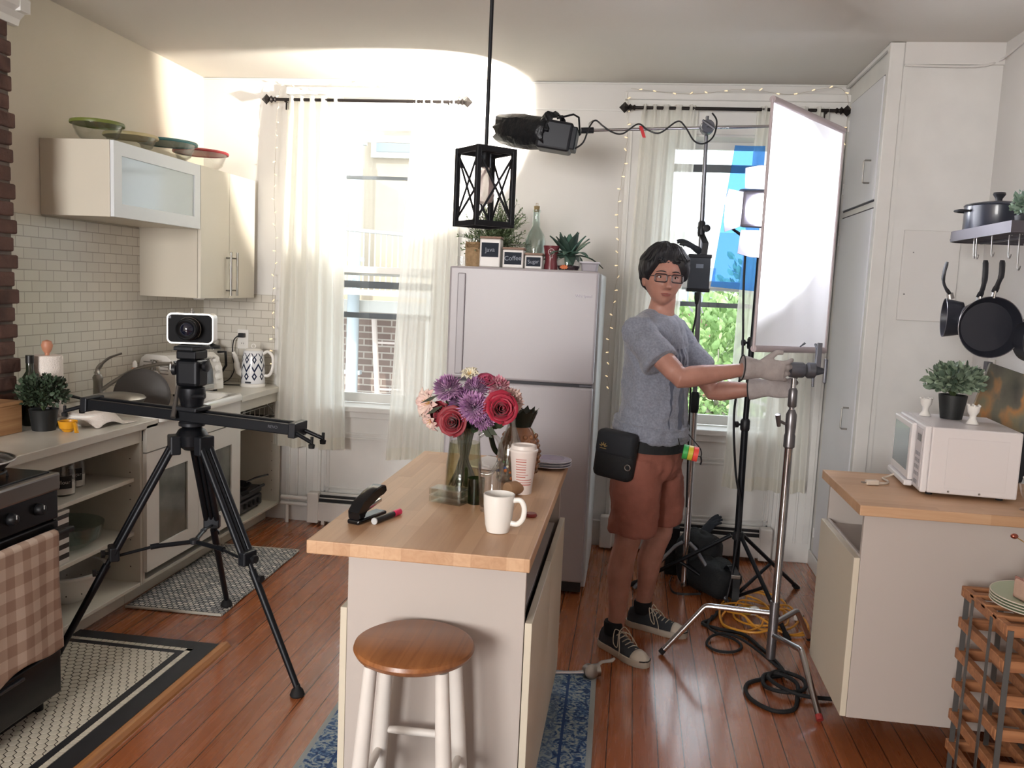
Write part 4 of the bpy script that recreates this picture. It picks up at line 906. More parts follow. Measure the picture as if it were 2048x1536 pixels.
# --- clear bottle with decorated lower half
cb_ = thing('decorated_glass_bottle', 'clear carafe bottle with painted flowers behind the takeaway cup', 'bottle', (-0.39, 2.88, IZ+0.0005))
obj('bottle', MB().lathe((0, 0, 0), [(0, 0), (0.04, 0), (0.045, 0.008), (0.046, 0.09), (0.042, 0.125), (0.022, 0.175), (0.0135, 0.20), (0.0125, 0.255), (0.016, 0.262), (0.0155, 0.272), (0.0115, 0.272), (0.011, 0.20), (0.02, 0.172), (0.040, 0.123), (0.043, 0.09), (0.042, 0.01), (0, 0.006)], 40), glass('carafe glass', '#f6f8f8', 1.3), cb_, smooth=True)
rn = random.Random(11)
cols = [mat('enamel blue', '#2f4673', 0.4), mat('enamel orange', '#b4622c', 0.4), mat('enamel cream', '#d8cdb4', 0.4), mat('enamel green', '#48653d', 0.4)]
for k in range(34):
    a = R(-170) + rn.uniform(0, R(150)); z = 0.012 + rn.random()*0.075
    d = Vector((math.cos(a), math.sin(a), 0)); p = d*0.0462 + Vector((0, 0, z))
    obj('painted_flower', MB().lathe(p, [(0, 0), (rn.uniform(.003, .0065), 0.0), (0.002, 0.0012), (0, 0.0012)], 6, axis=d), cols[k % 4], cb_)
# --- pineapple pitcher
pi = thing('pineapple_pitcher', 'amber pineapple shaped pitcher with a dark green leaf collar', 'pitcher', (-0.372, 2.985, IZ+0.0005))
pm = mat('amber glass', '#8a5a3c', 0.12, spec=0.8, coat=0.5)
pb = MB().lathe((0, 0, 0), [(0, 0), (0.045, 0), (0.062, 0.03), (0.070, 0.08), (0.064, 0.13), (0.045, 0.17), (0.038, 0.178), (0, 0.178)], 40)
for rr2 in range(8):
    z = 0.02 + rr2*0.018; r_ = 0.058 + 0.013*math.sin(min(1, z/0.09)*PI/2) - max(0, z-0.09)*0.25
    for k in range(14):
        a = 2*PI*(k + 0.5*(rr2 % 2))/14; pb.ball((math.cos(a)*r_, math.sin(a)*r_, z), 0.0085, 0.0085, 0.0085, 8, 5)
obj('body', pb, pm, pi, smooth=True)
gcol = mat('dark green glaze', '#27302a', 0.25)
cl_ = MB().lathe((0, 0, 0.178), [(0.038, 0), (0.05, 0.03), (0.06, 0.055), (0.057, 0.055), (0.045, 0.03), (0.034, 0.0)], 32)
for k in range(14): a = 2*PI*k/14; cl_.add([Vector((math.cos(a+o)*r_, math.sin(a+o)*r_, z)) for o, r_, z in ((-.18, .0585, .232), (.18, .0585, .232), (0, .069, .246))] , [(0, 1, 2)])
obj('leaf_collar', cl_, gcol, pi, smooth=20)
obj('handle', MB().tube(smoothpath([(-0.045, -0.03, 0.215), (-0.085, -0.045, 0.22), (-0.10, -0.05, 0.17), (-0.085, -0.045, 0.10), (-0.058, -0.03, 0.07)], 6), 0.0095, 10), gcol, pi, smooth=True)
# --- stack of purple plates
plate_prof = [(0, 0), (0.04, 0), (0.045, 0.003), (0.078, 0.010), (0.08, 0.012), (0.076, 0.0125), (0.045, 0.006), (0, 0.005)]
for k, nm in enumerate(('bottom', 'middle', 'topmost')):
    o = obj('side_plate', MB().lathe((0, 0, 0), plate_prof, 48), mat('plum glaze', '#6b5a78', 0.25, coat=0.3), smooth=True); o.location = (-0.275, 3.165, IZ+0.0008+k*0.0095)
    tag(o, f'small plum purple plate with a pale rim, {nm} of three on the island', 'plate', 'purple plates stacked on the island')
    obj('rim', MB().tube(arc((0, 0, 0.0112), 0.0795, 0, 2*PI, 48, v=(0, 1, 0)), 0.0016, 6), mat('pale rim', '#cbc8d0', 0.3), o, smooth=True)
# --- notebook sheet
nb = thing('spiral_notebook', 'open white spiral notepad lying behind the flower vase', 'notebook', (-0.50, 3.13, IZ+0.0006), rz=R(-22))
obj('cover', MB().box(-0.075, 0.075, -0.10, 0.10, 0, 0.003), mat('brown board', '#6f5a4a', 0.8), nb)
obj('pages', MB().box(-0.072, 0.072, -0.098, 0.097, 0.0031, 0.009), mat('white paper', '#dcd9da', 0.8), nb)
sp_ = [Vector((-0.07+0.14*k/160, 0.10+0.005*math.cos(k*0.8), 0.006+0.006*math.sin(k*0.8))) for k in range(161)]
obj('spiral_binding', MB().tube(sp_, 0.0008, 5), steel, nb)
# --- cork and small wooden roll, red seal
ck = obj('cork_roll', MB().lathe((0, 0, 0), [(0, 0), (0.022, 0), (0.0225, 0.003), (0.0225, 0.062), (0.021, 0.065), (0, 0.065)], 28, axis=(0.6, 0.8, 0)), mat('tan cardboard', '#9c7b5e', 0.8, var=0.1, scale=30), smooth=True); ck.location = (-0.365, 2.665, IZ+0.0232)
tag(ck, 'short tan cardboard roll lying between the glass and the takeaway cup', 'roll')
rs = obj('bottle_cap', MB().lathe((0, 0, 0), [(0, 0), (0.017, 0), (0.019, 0.004), (0.016, 0.01), (0, 0.011)], 24), mat('dark red plastic', '#7c2b26', 0.4), smooth=True); rs.location = (-0.262, 2.445, IZ+0.0005)
tag(rs, 'small dark red cap lying just behind the mug handle', 'cap')
# --- green votive behind glass
gv = obj('green_glass_cup', MB().lathe((0, 0, 0), [(0, 0), (0.024, 0), (0.027, 0.08), (0.025, 0.08), (0.022, 0.005), (0, 0.005)], 32), glass('green tinted glass', '#9fb89a', 0.4), smooth=True); gv.location = (-0.447, 2.545, IZ+0.0005)
tag(gv, 'small green tinted glass between the acrylic blocks and the clear glass', 'glass')

# --- vase pitcher with flowers
VX, VY = -0.515, 2.69
vs_ = thing('glass_pitcher_vase', 'clear glass pitcher used as a vase for the flower bouquet', 'vase', (VX, VY, IZ+0.0005))
obj('pitcher', MB().lathe((0, 0, 0), [(0, 0), (0.060, 0), (0.063, 0.006), (0.058, 0.09), (0.050, 0.17), (0.050, 0.195), (0.054, 0.215), (0.052, 0.215), (0.048, 0.195), (0.048, 0.17), (0.055, 0.09), (0.059, 0.012), (0, 0.012)], 44), clear, vs_, smooth=True)
obj('water', MB().lathe((0, 0, 0.0125), [(0, 0), (0.0585, 0.0), (0.0545, 0.08), (0.049, 0.15), (0, 0.15)], 36), glass('greenish flower water', '#dcdcc0', 0.35), vs_, smooth=True)
obj('handle', MB().tube(smoothpath([(0.048, 0, 0.185), (0.075, 0.0, 0.20), (0.112, 0, 0.175), (0.118, 0, 0.12), (0.09, 0, 0.065), (0.058, 0, 0.062)], 7), 0.0075, 12), glass('handle glass', '#eef0f0', 1.2), vs_, smooth=True)
stem_d = mat('dark stem', '#2b3320', 0.6)
bq_c = Vector((VX+0.012, VY, IZ+0.30))
def stem(q, seed):
    rn = random.Random(seed); a = rn.uniform(0, 2*PI); b0 = Vector((VX+math.cos(a)*0.04, VY+math.sin(a)*0.04, IZ+0.02)); n_ = Vector((VX-math.cos(a)*0.022, VY-math.sin(a)*0.022, IZ+0.20))
    return MB().tube(smoothpath([b0, n_, q], 5), 0.0026, 6)
def mum(q, r, m, label, seed, n=250, w=0.0038, group='chrysanthemums in the bouquet', ax=(0, -0.5, 1)):
    rn = random.Random(seed); A = Vector(ax).normalized(); T = A.to_track_quat('Z', 'Y').to_matrix(); g = MB(); q = Vector(q)
    for i in range(n):
        f = (i+0.5)/n; th = math.acos(1 - f*1.35); ph = i*2.399963
        d = T @ Vector((math.sin(th)*math.cos(ph), math.sin(th)*math.sin(ph), math.cos(th)))
        s = d.cross(T @ Vector((0, 0, 1.0))); s = s.normalized() if s.length > 0.05 else d.orthogonal().normalized(); nn = s.cross(d)
        L = r*rn.uniform(0.85, 1.08); ww = w*rn.uniform(0.8, 1.2); cu_ = nn*L*0.10
        p = [q + d*L*0.25 - s*ww*0.4, q + d*L*0.25 + s*ww*0.4, q + d*L*0.75 + s*ww + cu_*0.3, q + d*L + cu_*0.9, q + d*L*0.75 - s*ww + cu_*0.3]
        g.add(p, [(0, 1, 2, 3, 4)])
    fl = thing('chrysanthemum', label, 'flower', tuple(q), group=group)
    obj('petals', g, m, fl, True)
    obj('stem', stem(q, seed+50), stem_d, fl, True, smooth=True)
def rose(q, r, m, label, seed, ax=(0, -1, 0.5), name='rose'):
    A = Vector(ax).normalized(); T = A.to_track_quat('Z', 'Y').to_matrix(); q = Vector(q); g = MB(); rn = random.Random(seed)
    for k in range(15):
        layer = k/14; R0 = r*(0.13 + 0.78*layer); a0 = k*2.4; span = 1.35 - 0.1*layer; H = r*(0.95 - 0.45*layer)
        pts = []
        for j in range(5):
            v = j/4; row = []
            for i in range(9):
                u = i/8 - 0.5; a = a0 + u*span*2
                rr3 = R0*(0.35 + 0.65*math.sin(v*PI/2)) * (1 + 0.25*layer*v*v) ; z = -r*0.45*(1-v)**2 + H*v - (abs(u)*2)**3*r*0.25*v
                if v == 1: rr3 *= 1.0 + 0.18*layer + 0.03*math.sin(i*3+k)
                row.append(q + T @ Vector((math.cos(a)*rr3, math.sin(a)*rr3, z)))
            pts.append(row)
        g.loft(pts, cap=False, closed=False)
    fl = thing(name, label, 'flower', tuple(q), group='roses in the bouquet')
    obj('petals', g, m, fl, True, smooth='all', mods=[('solid', 0.0008)])
    obj('stem', stem(q, seed+90), stem_d, fl, True, smooth=True)
def lily(q, r, m, label, seed, ax=(0, -1, 0.4), n=6):
    A = Vector(ax).normalized(); T = A.to_track_quat('Z', 'Y').to_matrix(); q = Vector(q); g = MB(); rn = random.Random(seed)
    for lay in range(2):
        for k in range(n):
            a = 2*PI*(k+0.5*lay)/n + rn.uniform(-.1, .1); rows = []
            for j in range(7):
                v = j/6; w = r*0.26*math.sin(PI*min(1, v*0.9+0.08)); rad = r*(v)*(1.0-0.15*lay); z = r*0.55*math.sin(v*2.2) - r*0.15
                rows.append([q + T @ (Vector((math.cos(a)*rad - math.sin(a)*w*s_, math.sin(a)*rad + math.cos(a)*w*s_, z - abs(s_)*-0.006 + 0.004*math.sin(v*8+s_*3)))) for s_ in (-1, -0.4, 0.4, 1)])
            g.loft(rows, cap=False, closed=False)
    fl = thing('alstroemeria', label, 'flower', tuple(q), group='pale blooms in the bouquet')
    obj('petals', g, m, fl, True, smooth='all', mods=[('solid', 0.0008)])
    ant = MB()
    for k in range(5): a = 2*PI*k/5; ant.tube([q, q + T @ Vector((math.cos(a)*r*0.2, math.sin(a)*r*0.2, r*0.6))], 0.0009, 5)
    obj('stamens', ant, mat('stamen', '#c9a24e', 0.6), fl, True); obj('stem', stem(q, seed+90), stem_d, fl, True, smooth=True)
def petal_mat(name, a, b, tl=0.25):
    m = leaf_mat(name, a, b); m.node_tree.nodes['Principled BSDF'].inputs['Sheen Weight'].default_value = 0.2; return m
pm1 = petal_mat('mauve petals', '#8f5a92', '#c99ac4'); pm2 = petal_mat('crimson petals', '#7d1029', '#b3183c'); pm3 = petal_mat('pink petals', '#c06a86', '#dda5ae'); pm4 = petal_mat('cream blush petals', '#d1aaa6', '#e3ccc0'); pm5 = petal_mat('deep red petals', '#6d0f1f', '#8f1c2c')
def B(dx, dz, dy=0.0): return (VX + dx, VY + dy, IZ + dz)
mum(B(-0.055, 0.335, -0.03), 0.052, pm1, 'round mauve chrysanthemum at the upper left of the bouquet', 1, ax=(-0.3, -0.7, 1))
mum(B(0.035, 0.285, -0.055), 0.056, pm1, 'mauve chrysanthemum at the centre of the bouquet', 2, ax=(0.2, -1, 0.5))
mum(B(0.062, 0.25, -0.04), 0.042, pm1, 'mauve chrysanthemum lowest in the bouquet, left of the large rose', 3, ax=(0.4, -1, 0))
mum(B(0.028, 0.335, 0.0), 0.045, pm1, 'mauve chrysanthemum high at the middle of the bouquet', 4, ax=(0, -0.5, 1))
mum(B(-0.01, 0.295, -0.02), 0.05, petal_mat('dusky mauve petals', '#7b487d', '#ab7aaa'), 'darker mauve chrysanthemum behind the two front ones', 5, ax=(-0.1, -0.8, 0.6))
rose(B(0.118, 0.285, -0.045), 0.044, pm2, 'large crimson rose at the right of the bouquet', 6, ax=(0.35, -1, 0.25))
rose(B(-0.028, 0.235, -0.055), 0.040, pm5, 'deep red rose at the front bottom of the bouquet', 7, ax=(-0.1, -1, 0.1))
rose(B(-0.075, 0.25, -0.02), 0.034, pm5, 'smaller deep red rose tucked at the lower left of the bouquet', 8, ax=(-0.5, -0.9, 0.1))
rose(B(0.06, 0.36, 0.02), 0.026, petal_mat('rose pink petals', '#8f1f45', '#b84468'), 'small dark pink rose at the top right of the bouquet', 9, ax=(0.1, -0.6, 1))
lily(B(-0.115, 0.285, -0.01), 0.055, pm4, 'cream and blush bloom at the far left of the bouquet', 10, ax=(-0.6, -0.8, 0.1))
lily(B(-0.105, 0.235, -0.01), 0.042, pm4, 'cream bloom drooping at the lower left of the bouquet', 11, ax=(-0.6, -0.7, -0.5))
lily(B(0.005, 0.375, 0.02), 0.034, petal_mat('ivory petals', '#cfc6ae', '#e6dfc9'), 'small ivory bloom at the very top of the bouquet', 12, ax=(-0.1, -0.6, 1))
mum(B(0.10, 0.345, 0.02), 0.042, pm3, 'pink bloom with pointed petals at the top right of the bouquet', 13, ax=(0.3, -0.7, 1), n=110, w=0.006, group=None)
mum(B(0.142, 0.305, 0.01), 0.046, pm4, 'pale pink bloom behind the large crimson rose', 14, ax=(0.8, -0.7, 0.5), n=110, w=0.007, group=None)
fo = obj('bouquet_foliage', leaf_cloud((VX+0.015, VY, IZ+0.245), 0.105, 0.06, 0.05, 150, 0.055, 21, leaf_mat('dark bouquet leaf', '#1f2a1e', '#35452c')), MATS['dark bouquet leaf'])
lf = MB()
rn = random.Random(4)
for k in range(46): 
    a = rn.uniform(0, 2*PI); r0 = rn.uniform(0.005, 0.047); r1 = rn.uniform(0.01, 0.09)
    lf.tube(smoothpath([(VX+math.cos(a)*r0*1.1, VY+math.sin(a)*r0*1.1, IZ+0.02), (VX-math.cos(a)*0.025, VY-math.sin(a)*0.025, IZ+0.19), (VX+math.cos(a+2)*r1, VY+math.sin(a+2)*r1*0.6, IZ+0.27)], 4), 0.0034, 5)
for (dx, dz, L, w) in ((0.115, 0.215, 0.06, 0.018), (0.10, 0.205, 0.05, 0.014), (-0.14, 0.30, 0.03, 0.006), (-0.12, 0.265, 0.04, 0.008)):
    s_ = 1 if dx > 0 else -1; p = Vector((VX+dx*0.55, VY-0.05, IZ+dz+0.02)); q = Vector((VX+dx+0.0, VY-0.06, IZ+dz-0.012))
    d = (q-p); n_ = Vector((0, 0, 1))
    lf.add([p, p+d*0.5+n_*w, q, p+d*0.5-n_*w], [(0, 1, 2, 3)])
obj('cut_stems', lf, stem_d, fo, smooth='all')
tag(fo, 'dark green leaves and cut stems of the bouquet in the glass pitcher', 'foliage', kind='stuff')

# ================================================================ pendant lantern
pd = thing('pendant_lantern', 'black open box pendant lantern with crossed sides on a long rod', 'pendant light', (-0.5, 2.78, 2.0), rz=R(41))
pmt = mat('dark bronze metal', '#1b1d22', 0.5, 0.4)
s2 = 0.066; zt_, zb_ = 0.0, -0.232
obj('rod', MB().tube([(0, 0, 0.018), (0, 0, ZC-2.0-0.03)], 0.0062, 12), pmt, pd, smooth=True)
obj('canopy', MB().lathe((0, 0, ZC-2.0-0.0005), [(0.06, 0), (0.06, -0.012), (0.03, -0.03), (0, -0.03)], 28), pmt, pd, smooth=True)
mb = MB(); e_ = 0.0075
for a in (-1, 1):
    for b_ in (-1, 1): mb.bbox(a*s2-e_, a*s2+e_, b_*s2-e_, b_*s2+e_, zb_, zt_, 0.001, 1)
obj('posts', mb, pmt, pd)
for z in (zt_, zb_):
    mb = MB()
    for a in (-1, 1):
        mb.bbox(-s2-e_, s2+e_, a*s2-e_*0.9, a*s2+e_*0.9, z-0.009, z+0.009, 0.001, 1); mb.bbox(a*s2-e_*0.8, a*s2+e_*0.8, -s2, s2, z-0.0085, z+0.0085, 0.001, 1)
    mb.bbox(-s2, s2, -0.012, 0.012, z-0.003, z+0.003, 0.001, 1)
    obj('ring_frame', mb, pmt, pd)
mb = MB()
for a in (-1, 1):
    for b_ in (-1, 1):
        mb.tube([(a*s2, -s2, zt_-0.01 if b_ > 0 else zb_+0.01), (a*s2, s2, zb_+0.01 if b_ > 0 else zt_-0.01)], 0.0038, 6)
        mb.tube([(-s2, a*s2, zt_-0.01 if b_ > 0 else zb_+0.01), (s2, a*s2, zb_+0.01 if b_ > 0 else zt_-0.01)], 0.0038, 6)
obj('cross_braces', mb, pmt, pd)
obj('socket', MB().cyl((0, 0, -0.003), (0, 0, -0.05), 0.017), pmt, pd, smooth=True)
obj('bulb', MB().lathe((0, 0, -0.05), [(0.013, 0), (0.014, -0.02), (0.03, -0.06), (0.034, -0.085), (0.026, -0.11), (0, -0.12)], 28), mat('frosted bulb', '#b7a8a6', 0.2, spec=0.8, alpha=0.75), pd, smooth=True)
# ================================================================ fridge
fx0, fx1, fy0, fy1 = -0.926, -0.175, 4.25, 5.02
fr = thing('refrigerator', 'tall white top freezer refrigerator between the two windows', 'refrigerator', ((fx0+fx1)/2, 4.64, 0))
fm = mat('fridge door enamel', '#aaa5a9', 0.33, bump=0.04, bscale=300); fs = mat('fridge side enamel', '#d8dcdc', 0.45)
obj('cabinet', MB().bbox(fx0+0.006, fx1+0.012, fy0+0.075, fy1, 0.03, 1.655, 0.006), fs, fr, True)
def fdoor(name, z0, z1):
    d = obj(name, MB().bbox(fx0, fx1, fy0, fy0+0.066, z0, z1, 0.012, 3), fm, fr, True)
    obj('gasket', MB().box(fx0+0.012, fx1-0.012, fy0+0.0665, fy0+0.0745, z0+0.012, z1-0.012), mat('grey gasket', '#77757a', 0.7), d, True); return d
f1 = fdoor('freezer_door', 1.10, 1.665); f2 = fdoor('fridge_door', 0.075, 1.085)
for d, (z0, z1) in ((f1, (1.12, 1.63)), (f2, (0.62, 1.07))):
    obj('edge_handle', MB().bbox(fx0+0.045, fx0+0.085, fy0-0.012, fy0+0.0, z0, z1, 0.005), mat('fridge handle', '#a09ba0', 0.35), d, True)
obj('door_gap_trim', MB().box(fx0+0.01, fx1-0.01, fy0+0.012, fy0+0.05, 1.0855, 1.0995), mat('dark gap', '#34343a', 0.6), fr, True)
obj('hinge', MB().bbox(fx1-0.07, fx1-0.005, fy0+0.006, fy0+0.03, 1.0865, 1.0985, 0.002), mat('hinge grey', '#5a5960', 0.4, 0.5), fr, True)
obj('kick_grille', MB().bbox(fx0+0.02, fx1-0.01, fy0+0.04, fy0+0.07, 0.012, 0.07, 0.003), mat('dark kick plate', '#2e2d30', 0.6), fr, True)
for x in (fx0+0.05, fx1-0.04):
    for y in (fy0+0.11, fy1-0.05): obj('foot', MB().lathe((x, y, 0), [(0.018, 0), (0.014, 0.03)], 12), rubber, fr, True)
bd = text_mb('Whirlpool', 0.02, frameM((-0.245, fy0-0.001, 1.54), (1, 0, 0), (0, -1, 0)), 0.0008)
obj('badge', bd, mat('badge grey', '#6f6b72', 0.35, 0.6), f1, True)
FZ = 1.6655
# --- canisters
def canister(x, w, h, txt, label, y=4.40):
    c = thing('storage_canister', label, 'canister', (x, y, FZ), group='white canisters on the fridge')
    obj('tin', MB().bbox(-w/2, w/2, -w*0.42, w*0.42, 0, h, 0.006, 3), mat('white enamel tin', '#d3cecb', 0.35), c)
    obj('lid', MB().bbox(-w/2-0.002, w/2+0.002, -w*0.42-0.002, w*0.42+0.002, h+0.0005, h+0.012, 0.003), mat('brown wood lid', '#8c7060', 0.6, var=0.15, scale=20), c)
    l = obj('chalk_panel', MB().box(-w*0.41, w*0.41, -w*0.42-0.0016, -w*0.42-0.0001, h*0.36 if h > 0.13 else h*0.2, h*0.86), mat('navy chalk panel', '#242a36', 0.8), c)
    zc = (h*0.61) if h > 0.13 else h*0.53
    obj('lettering', text_mb(txt, w*0.30, frameM((0, -w*0.42-0.0020, zc), (1, 0.0, 0.06), (0, -1, 0)), 0.0004), mat('chalk script', '#9aa0ab', 0.9), l)
canister(-0.742, 0.108, 0.145, 'Java', 'tall white canister with a chalk label and wooden lid, largest on the fridge')
canister(-0.622, 0.108, 0.094, 'Coffee', 'middle sized white canister with a chalk label under the wire clamp jar')
canister(-0.517, 0.090, 0.070, 'Sugar', 'smallest white canister with a chalk label, before the clear corked bottle')
# clamp-top jar on its side behind middle canister
wj = thing('wire_clip_jar', 'low glass jar with a wire clip standing above the middle canister', 'jar', (-0.615, 4.62, FZ))
obj('glass_body', MB().bbox(-0.06, 0.05, -0.045, 0.045, 0, 0.135, 0.012, 3), clear, wj, smooth=30)
obj('wire_clip', MB().tube([(-0.062, -0.047, 0.13), (0.052, -0.047, 0.13), (0.052, 0.047, 0.13), (-0.062, 0.047, 0.13), (-0.062, -0.047, 0.13)], 0.002, 6).tube([(-0.062, -0.047, 0.10), (0.052, -0.047, 0.10)], 0.002, 6).tube([(-0.02, -0.048, 0.13), (-0.024, -0.055, 0.11), (-0.012, -0.056, 0.085), (0.004, -0.055, 0.11), (0.0, -0.048, 0.13)], 0.002, 6), steel, wj)
# jar with burlap and plant
bj = thing('burlap_wrapped_jar', 'glass jar wrapped in burlap and twine at the left end of the fridge top', 'jar', (-0.845, 4.48, FZ))
obj('jar', MB().lathe((0, 0, 0), [(0, 0), (0.042, 0), (0.046, 0.01), (0.046, 0.11), (0.038, 0.13), (0.04, 0.15), (0.037, 0.15), (0.035, 0.13), (0.043, 0.11), (0, 0.01)], 32), clear, bj, smooth=True)
obj('burlap', MB().lathe((0, 0, 0.001), [(0.048, 0.0), (0.05, 0.05), (0.049, 0.10), (0.046, 0.128), (0.044, 0.128), (0.046, 0.1), (0.046, 0.0)], 32), mat('burlap', '#a98d6c', 0.95, var=0.2, scale=60, bump=0.5, bscale=200), bj, smooth=True)
tws = MB()
for z in (0.105, 0.111, 0.117): tws.tube(arc((0, 0, z), 0.0495, 0, 2*PI, 30, v=(0, 1, 0)), 0.0026, 6)
tws.tube(smoothpath([(-0.01, -0.052, 0.11), (-0.035, -0.056, 0.13), (-0.03, -0.058, 0.10), (0.0, -0.054, 0.111), (0.025, -0.056, 0.13), (0.028, -0.058, 0.10), (0.0, -0.054, 0.108)], 5), 0.0022, 6)
obj('twine', tws, mat('jute', '#8a7152', 0.9), bj, smooth=True)
gl_ = thing('small_clear_glass', 'small clear glass standing left of the burlap jar', 'glass', (-0.885, 4.34, FZ))
obj('cup', MB().lathe((0, 0, 0), [(0, 0), (0.022, 0), (0.024, 0.004), (0.022, 0.05), (0.021, 0.05), (0.02, 0.006), (0, 0.006)], 24), clear, gl_, smooth=True)
# feathery plant in the jar
fp_ = thing('feathery_plant', 'feathery green plant rising behind the tall canister, under the lantern', 'plant', (-0.765, 4.60, FZ))
obj('pot', MB().lathe((0, 0, 0), [(0, 0), (0.045, 0), (0.06, 0.11), (0.055, 0.11), (0.05, 0.1), (0, 0.1)], 28), mat('blush pot', '#b99a92', 0.6), fp_, smooth=True)
g = MB(); sg = MB(); rn = random.Random(9)
for i in range(190):
    a = rn.uniform(0, 2*PI); el = rn.uniform(0.2, 1.45); L = rn.uniform(0.15, 0.29)*(1.0 if el > 0.8 else 0.85)
    d = Vector((math.cos(a)*math.cos(el), math.sin(a)*math.cos(el)*0.75, math.sin(el))); b0 = Vector((rn.uniform(-.02, .02), rn.uniform(-.02, .02), 0.10))
    pts = [b0 + d*L*t_ + Vector((0, 0, -0.05*t_*t_*(1.5-el)))for t_ in (0, .33, .66, 1)]
    sg.tube(pts, 0.0011, 4)
    for k in range(16):
        t_ = 0.2 + 0.8*k/15; p = b0 + d*L*t_ + Vector((0, 0, -0.05*t_*t_*(1.5-el)))
        s_ = d.cross(Vector((rn.uniform(-1, 1), rn.uniform(-1, 1), rn.uniform(-1, 1)))).normalized(); q = p + (d*0.6 + s_*0.8)*rn.uniform(0.018, 0.032); w_ = d.cross(s_)*0.0045
        g.add([p, (p+q)/2+w_, q, (p+q)/2-w_], [(0, 1, 2, 3)])
obj('foliage', g, leaf_mat('feathery leaf', '#34472c', '#7d9068'), fp_); obj('stems', sg, stem_m, fp_)
# corked bottle
cbt = thing('corked_glass_bottle', 'clear glass bottle with a cork stopper on the fridge', 'bottle', (-0.535, 4.56, FZ))
obj('bottle', MB().lathe((0, 0, 0), [(0, 0), (0.05, 0), (0.054, 0.01), (0.054, 0.155), (0.046, 0.185), (0.022, 0.225), (0.0185, 0.30), (0.021, 0.305), (0.021, 0.315), (0.016, 0.315), (0.016, 0.23), (0.042, 0.183), (0.05, 0.155), (0.05, 0.012), (0, 0.008)], 40), glass('green white glass', '#eff5f3', 0.8), cbt, smooth=True)
obj('cork', MB().lathe((0, 0, 0.305), [(0.0, 0), (0.0135, 0), (0.0155, 0.03), (0.0, 0.032)], 20).tube([(-0.005, 0, 0.335), (-0.005, 0, 0.35), (0.005, 0, 0.35), (0.005, 0, 0.335)], 0.0013, 6), mat('cork', '#8d7a55', 0.9), cbt, smooth=True)
# red tin
rt = thing('red_tin_cup', 'dark red waisted cup with a pale ring emblem on the fridge', 'cup', (-0.435, 4.44, FZ))
obj('cup', MB().lathe((0, 0, 0), [(0, 0), (0.036, 0), (0.036, 0.02), (0.031, 0.045), (0.033, 0.08), (0.043, 0.124), (0.04, 0.124), (0.03, 0.08), (0, 0.01)], 40), mat('dark red tin', '#6f2f36', 0.35, coat=0.2), rt, smooth=True)
em = MB(); fcd = Vector((0.1, -1, 0)).normalized(); sxv = Vector((1, 0.1, 0)).normalized()
cc0 = fcd*0.0405 + Vector((0, 0, 0.092))
em.tube([cc0 + sxv*math.cos(a)*0.015 + Vector((0, 0, math.sin(a)*0.016)) + fcd*0.0 for a in [R(-60)+R(300)*k/20 for k in range(21)]], 0.0021, 6)
em.tube([cc0 + sxv*-0.006 + Vector((0, 0, -0.014)), cc0 + sxv*-0.006 + Vector((0, 0, -0.03)) - fcd*0.004, cc0 + sxv*0.006 + Vector((0, 0, -0.03)) - fcd*0.004, cc0 + sxv*0.006 + Vector((0, 0, -0.014))], 0.002, 6)
em.ball(cc0 + sxv*-0.005 + Vector((0, 0, 0.002)), 0.004, 0.002, 0.004, 8, 5).ball(cc0 + sxv*0.005 + Vector((0, 0, 0.002)), 0.004, 0.002, 0.004, 8, 5)
obj('emblem', em, mat('pale enamel', '#c9bdbd', 0.5), rt)
# spiky succulent in a glass bowl with orange flower
su = thing('spiky_succulent', 'spiky dark green succulent in a glass bowl on the fridge', 'plant', (-0.345, 4.47, FZ))
obj('glass_bowl', MB().lathe((0, 0, 0), [(0, 0), (0.05, 0), (0.062, 0.02), (0.064, 0.05), (0.055, 0.075), (0.052, 0.075), (0.061, 0.05), (0.058, 0.02), (0, 0.005)], 36), clear, su, smooth=True)
obj('pebbles', MB().lathe((0, 0, 0.006), [(0, 0), (0.05, 0), (0.058, 0.02), (0.0, 0.028)], 30), mat('dark red pebbles', '#47323a', 0.7, var=0.5, scale=80, bump=0.8, bscale=120), su)
g = MB(); rn = random.Random(6)
for k in range(26):
    a = k*2.4; el = [1.25, 0.9, 0.55, 0.2][min(3, k//7)] + rn.uniform(-.12, .12); L = [0.14, 0.155, 0.165, 0.17][min(3, k//7)]*rn.uniform(.85, 1.1)
    d = Vector((math.cos(a)*math.cos(el), math.sin(a)*math.cos(el), math.sin(el))); s_ = Vector((-math.sin(a), math.cos(a), 0)); up_ = s_.cross(d)*-1; b0 = Vector((0, 0, 0.075)); rows = []
    for j in range(7):
        v = j/6; w = 0.027*math.sin(PI*min(1, 0.18+v*0.82))*(1 if v < 1 else 0.05); dr = -(v**2.2)*L*(0.55 if el < 0.6 else 0.1)
        p = b0 + d*L*v + Vector((0, 0, dr)); rows.append([p - s_*w, p + up_*-0.004, p + s_*w])
    g.loft(rows, cap=False, closed=False)
obj('leaves', g, leaf_mat('succulent leaf', '#26372f', '#4f7566'), su, smooth='all', mods=[('solid', 0.003)])
obj('trunk', MB().tube([(0, 0, 0.03), (0, 0, 0.085)], [0.02, 0.026], 12), MATS['succulent leaf'], su)
fl = MB()
for k in range(9): a = 2*PI*k/9; c0_ = Vector((-0.018, -0.068, 0.018)); p = c0_ + Vector((math.cos(a)*0.024, -0.004, math.sin(a)*0.014)); s_ = Vector((-math.sin(a), 0, math.cos(a)))*0.005; fl.add([c0_, (c0_+p)/2+s_, p, (c0_+p)/2-s_], [(0, 1, 2, 3)])
obj('orange_flower', fl, mat('orange petals', '#d5784a', 0.6), su, label='small orange artificial flower')
tb = thing('plastic_food_tub', 'low clear plastic food tub at the right end of the fridge top', 'tub', (-0.233, 4.45, FZ))
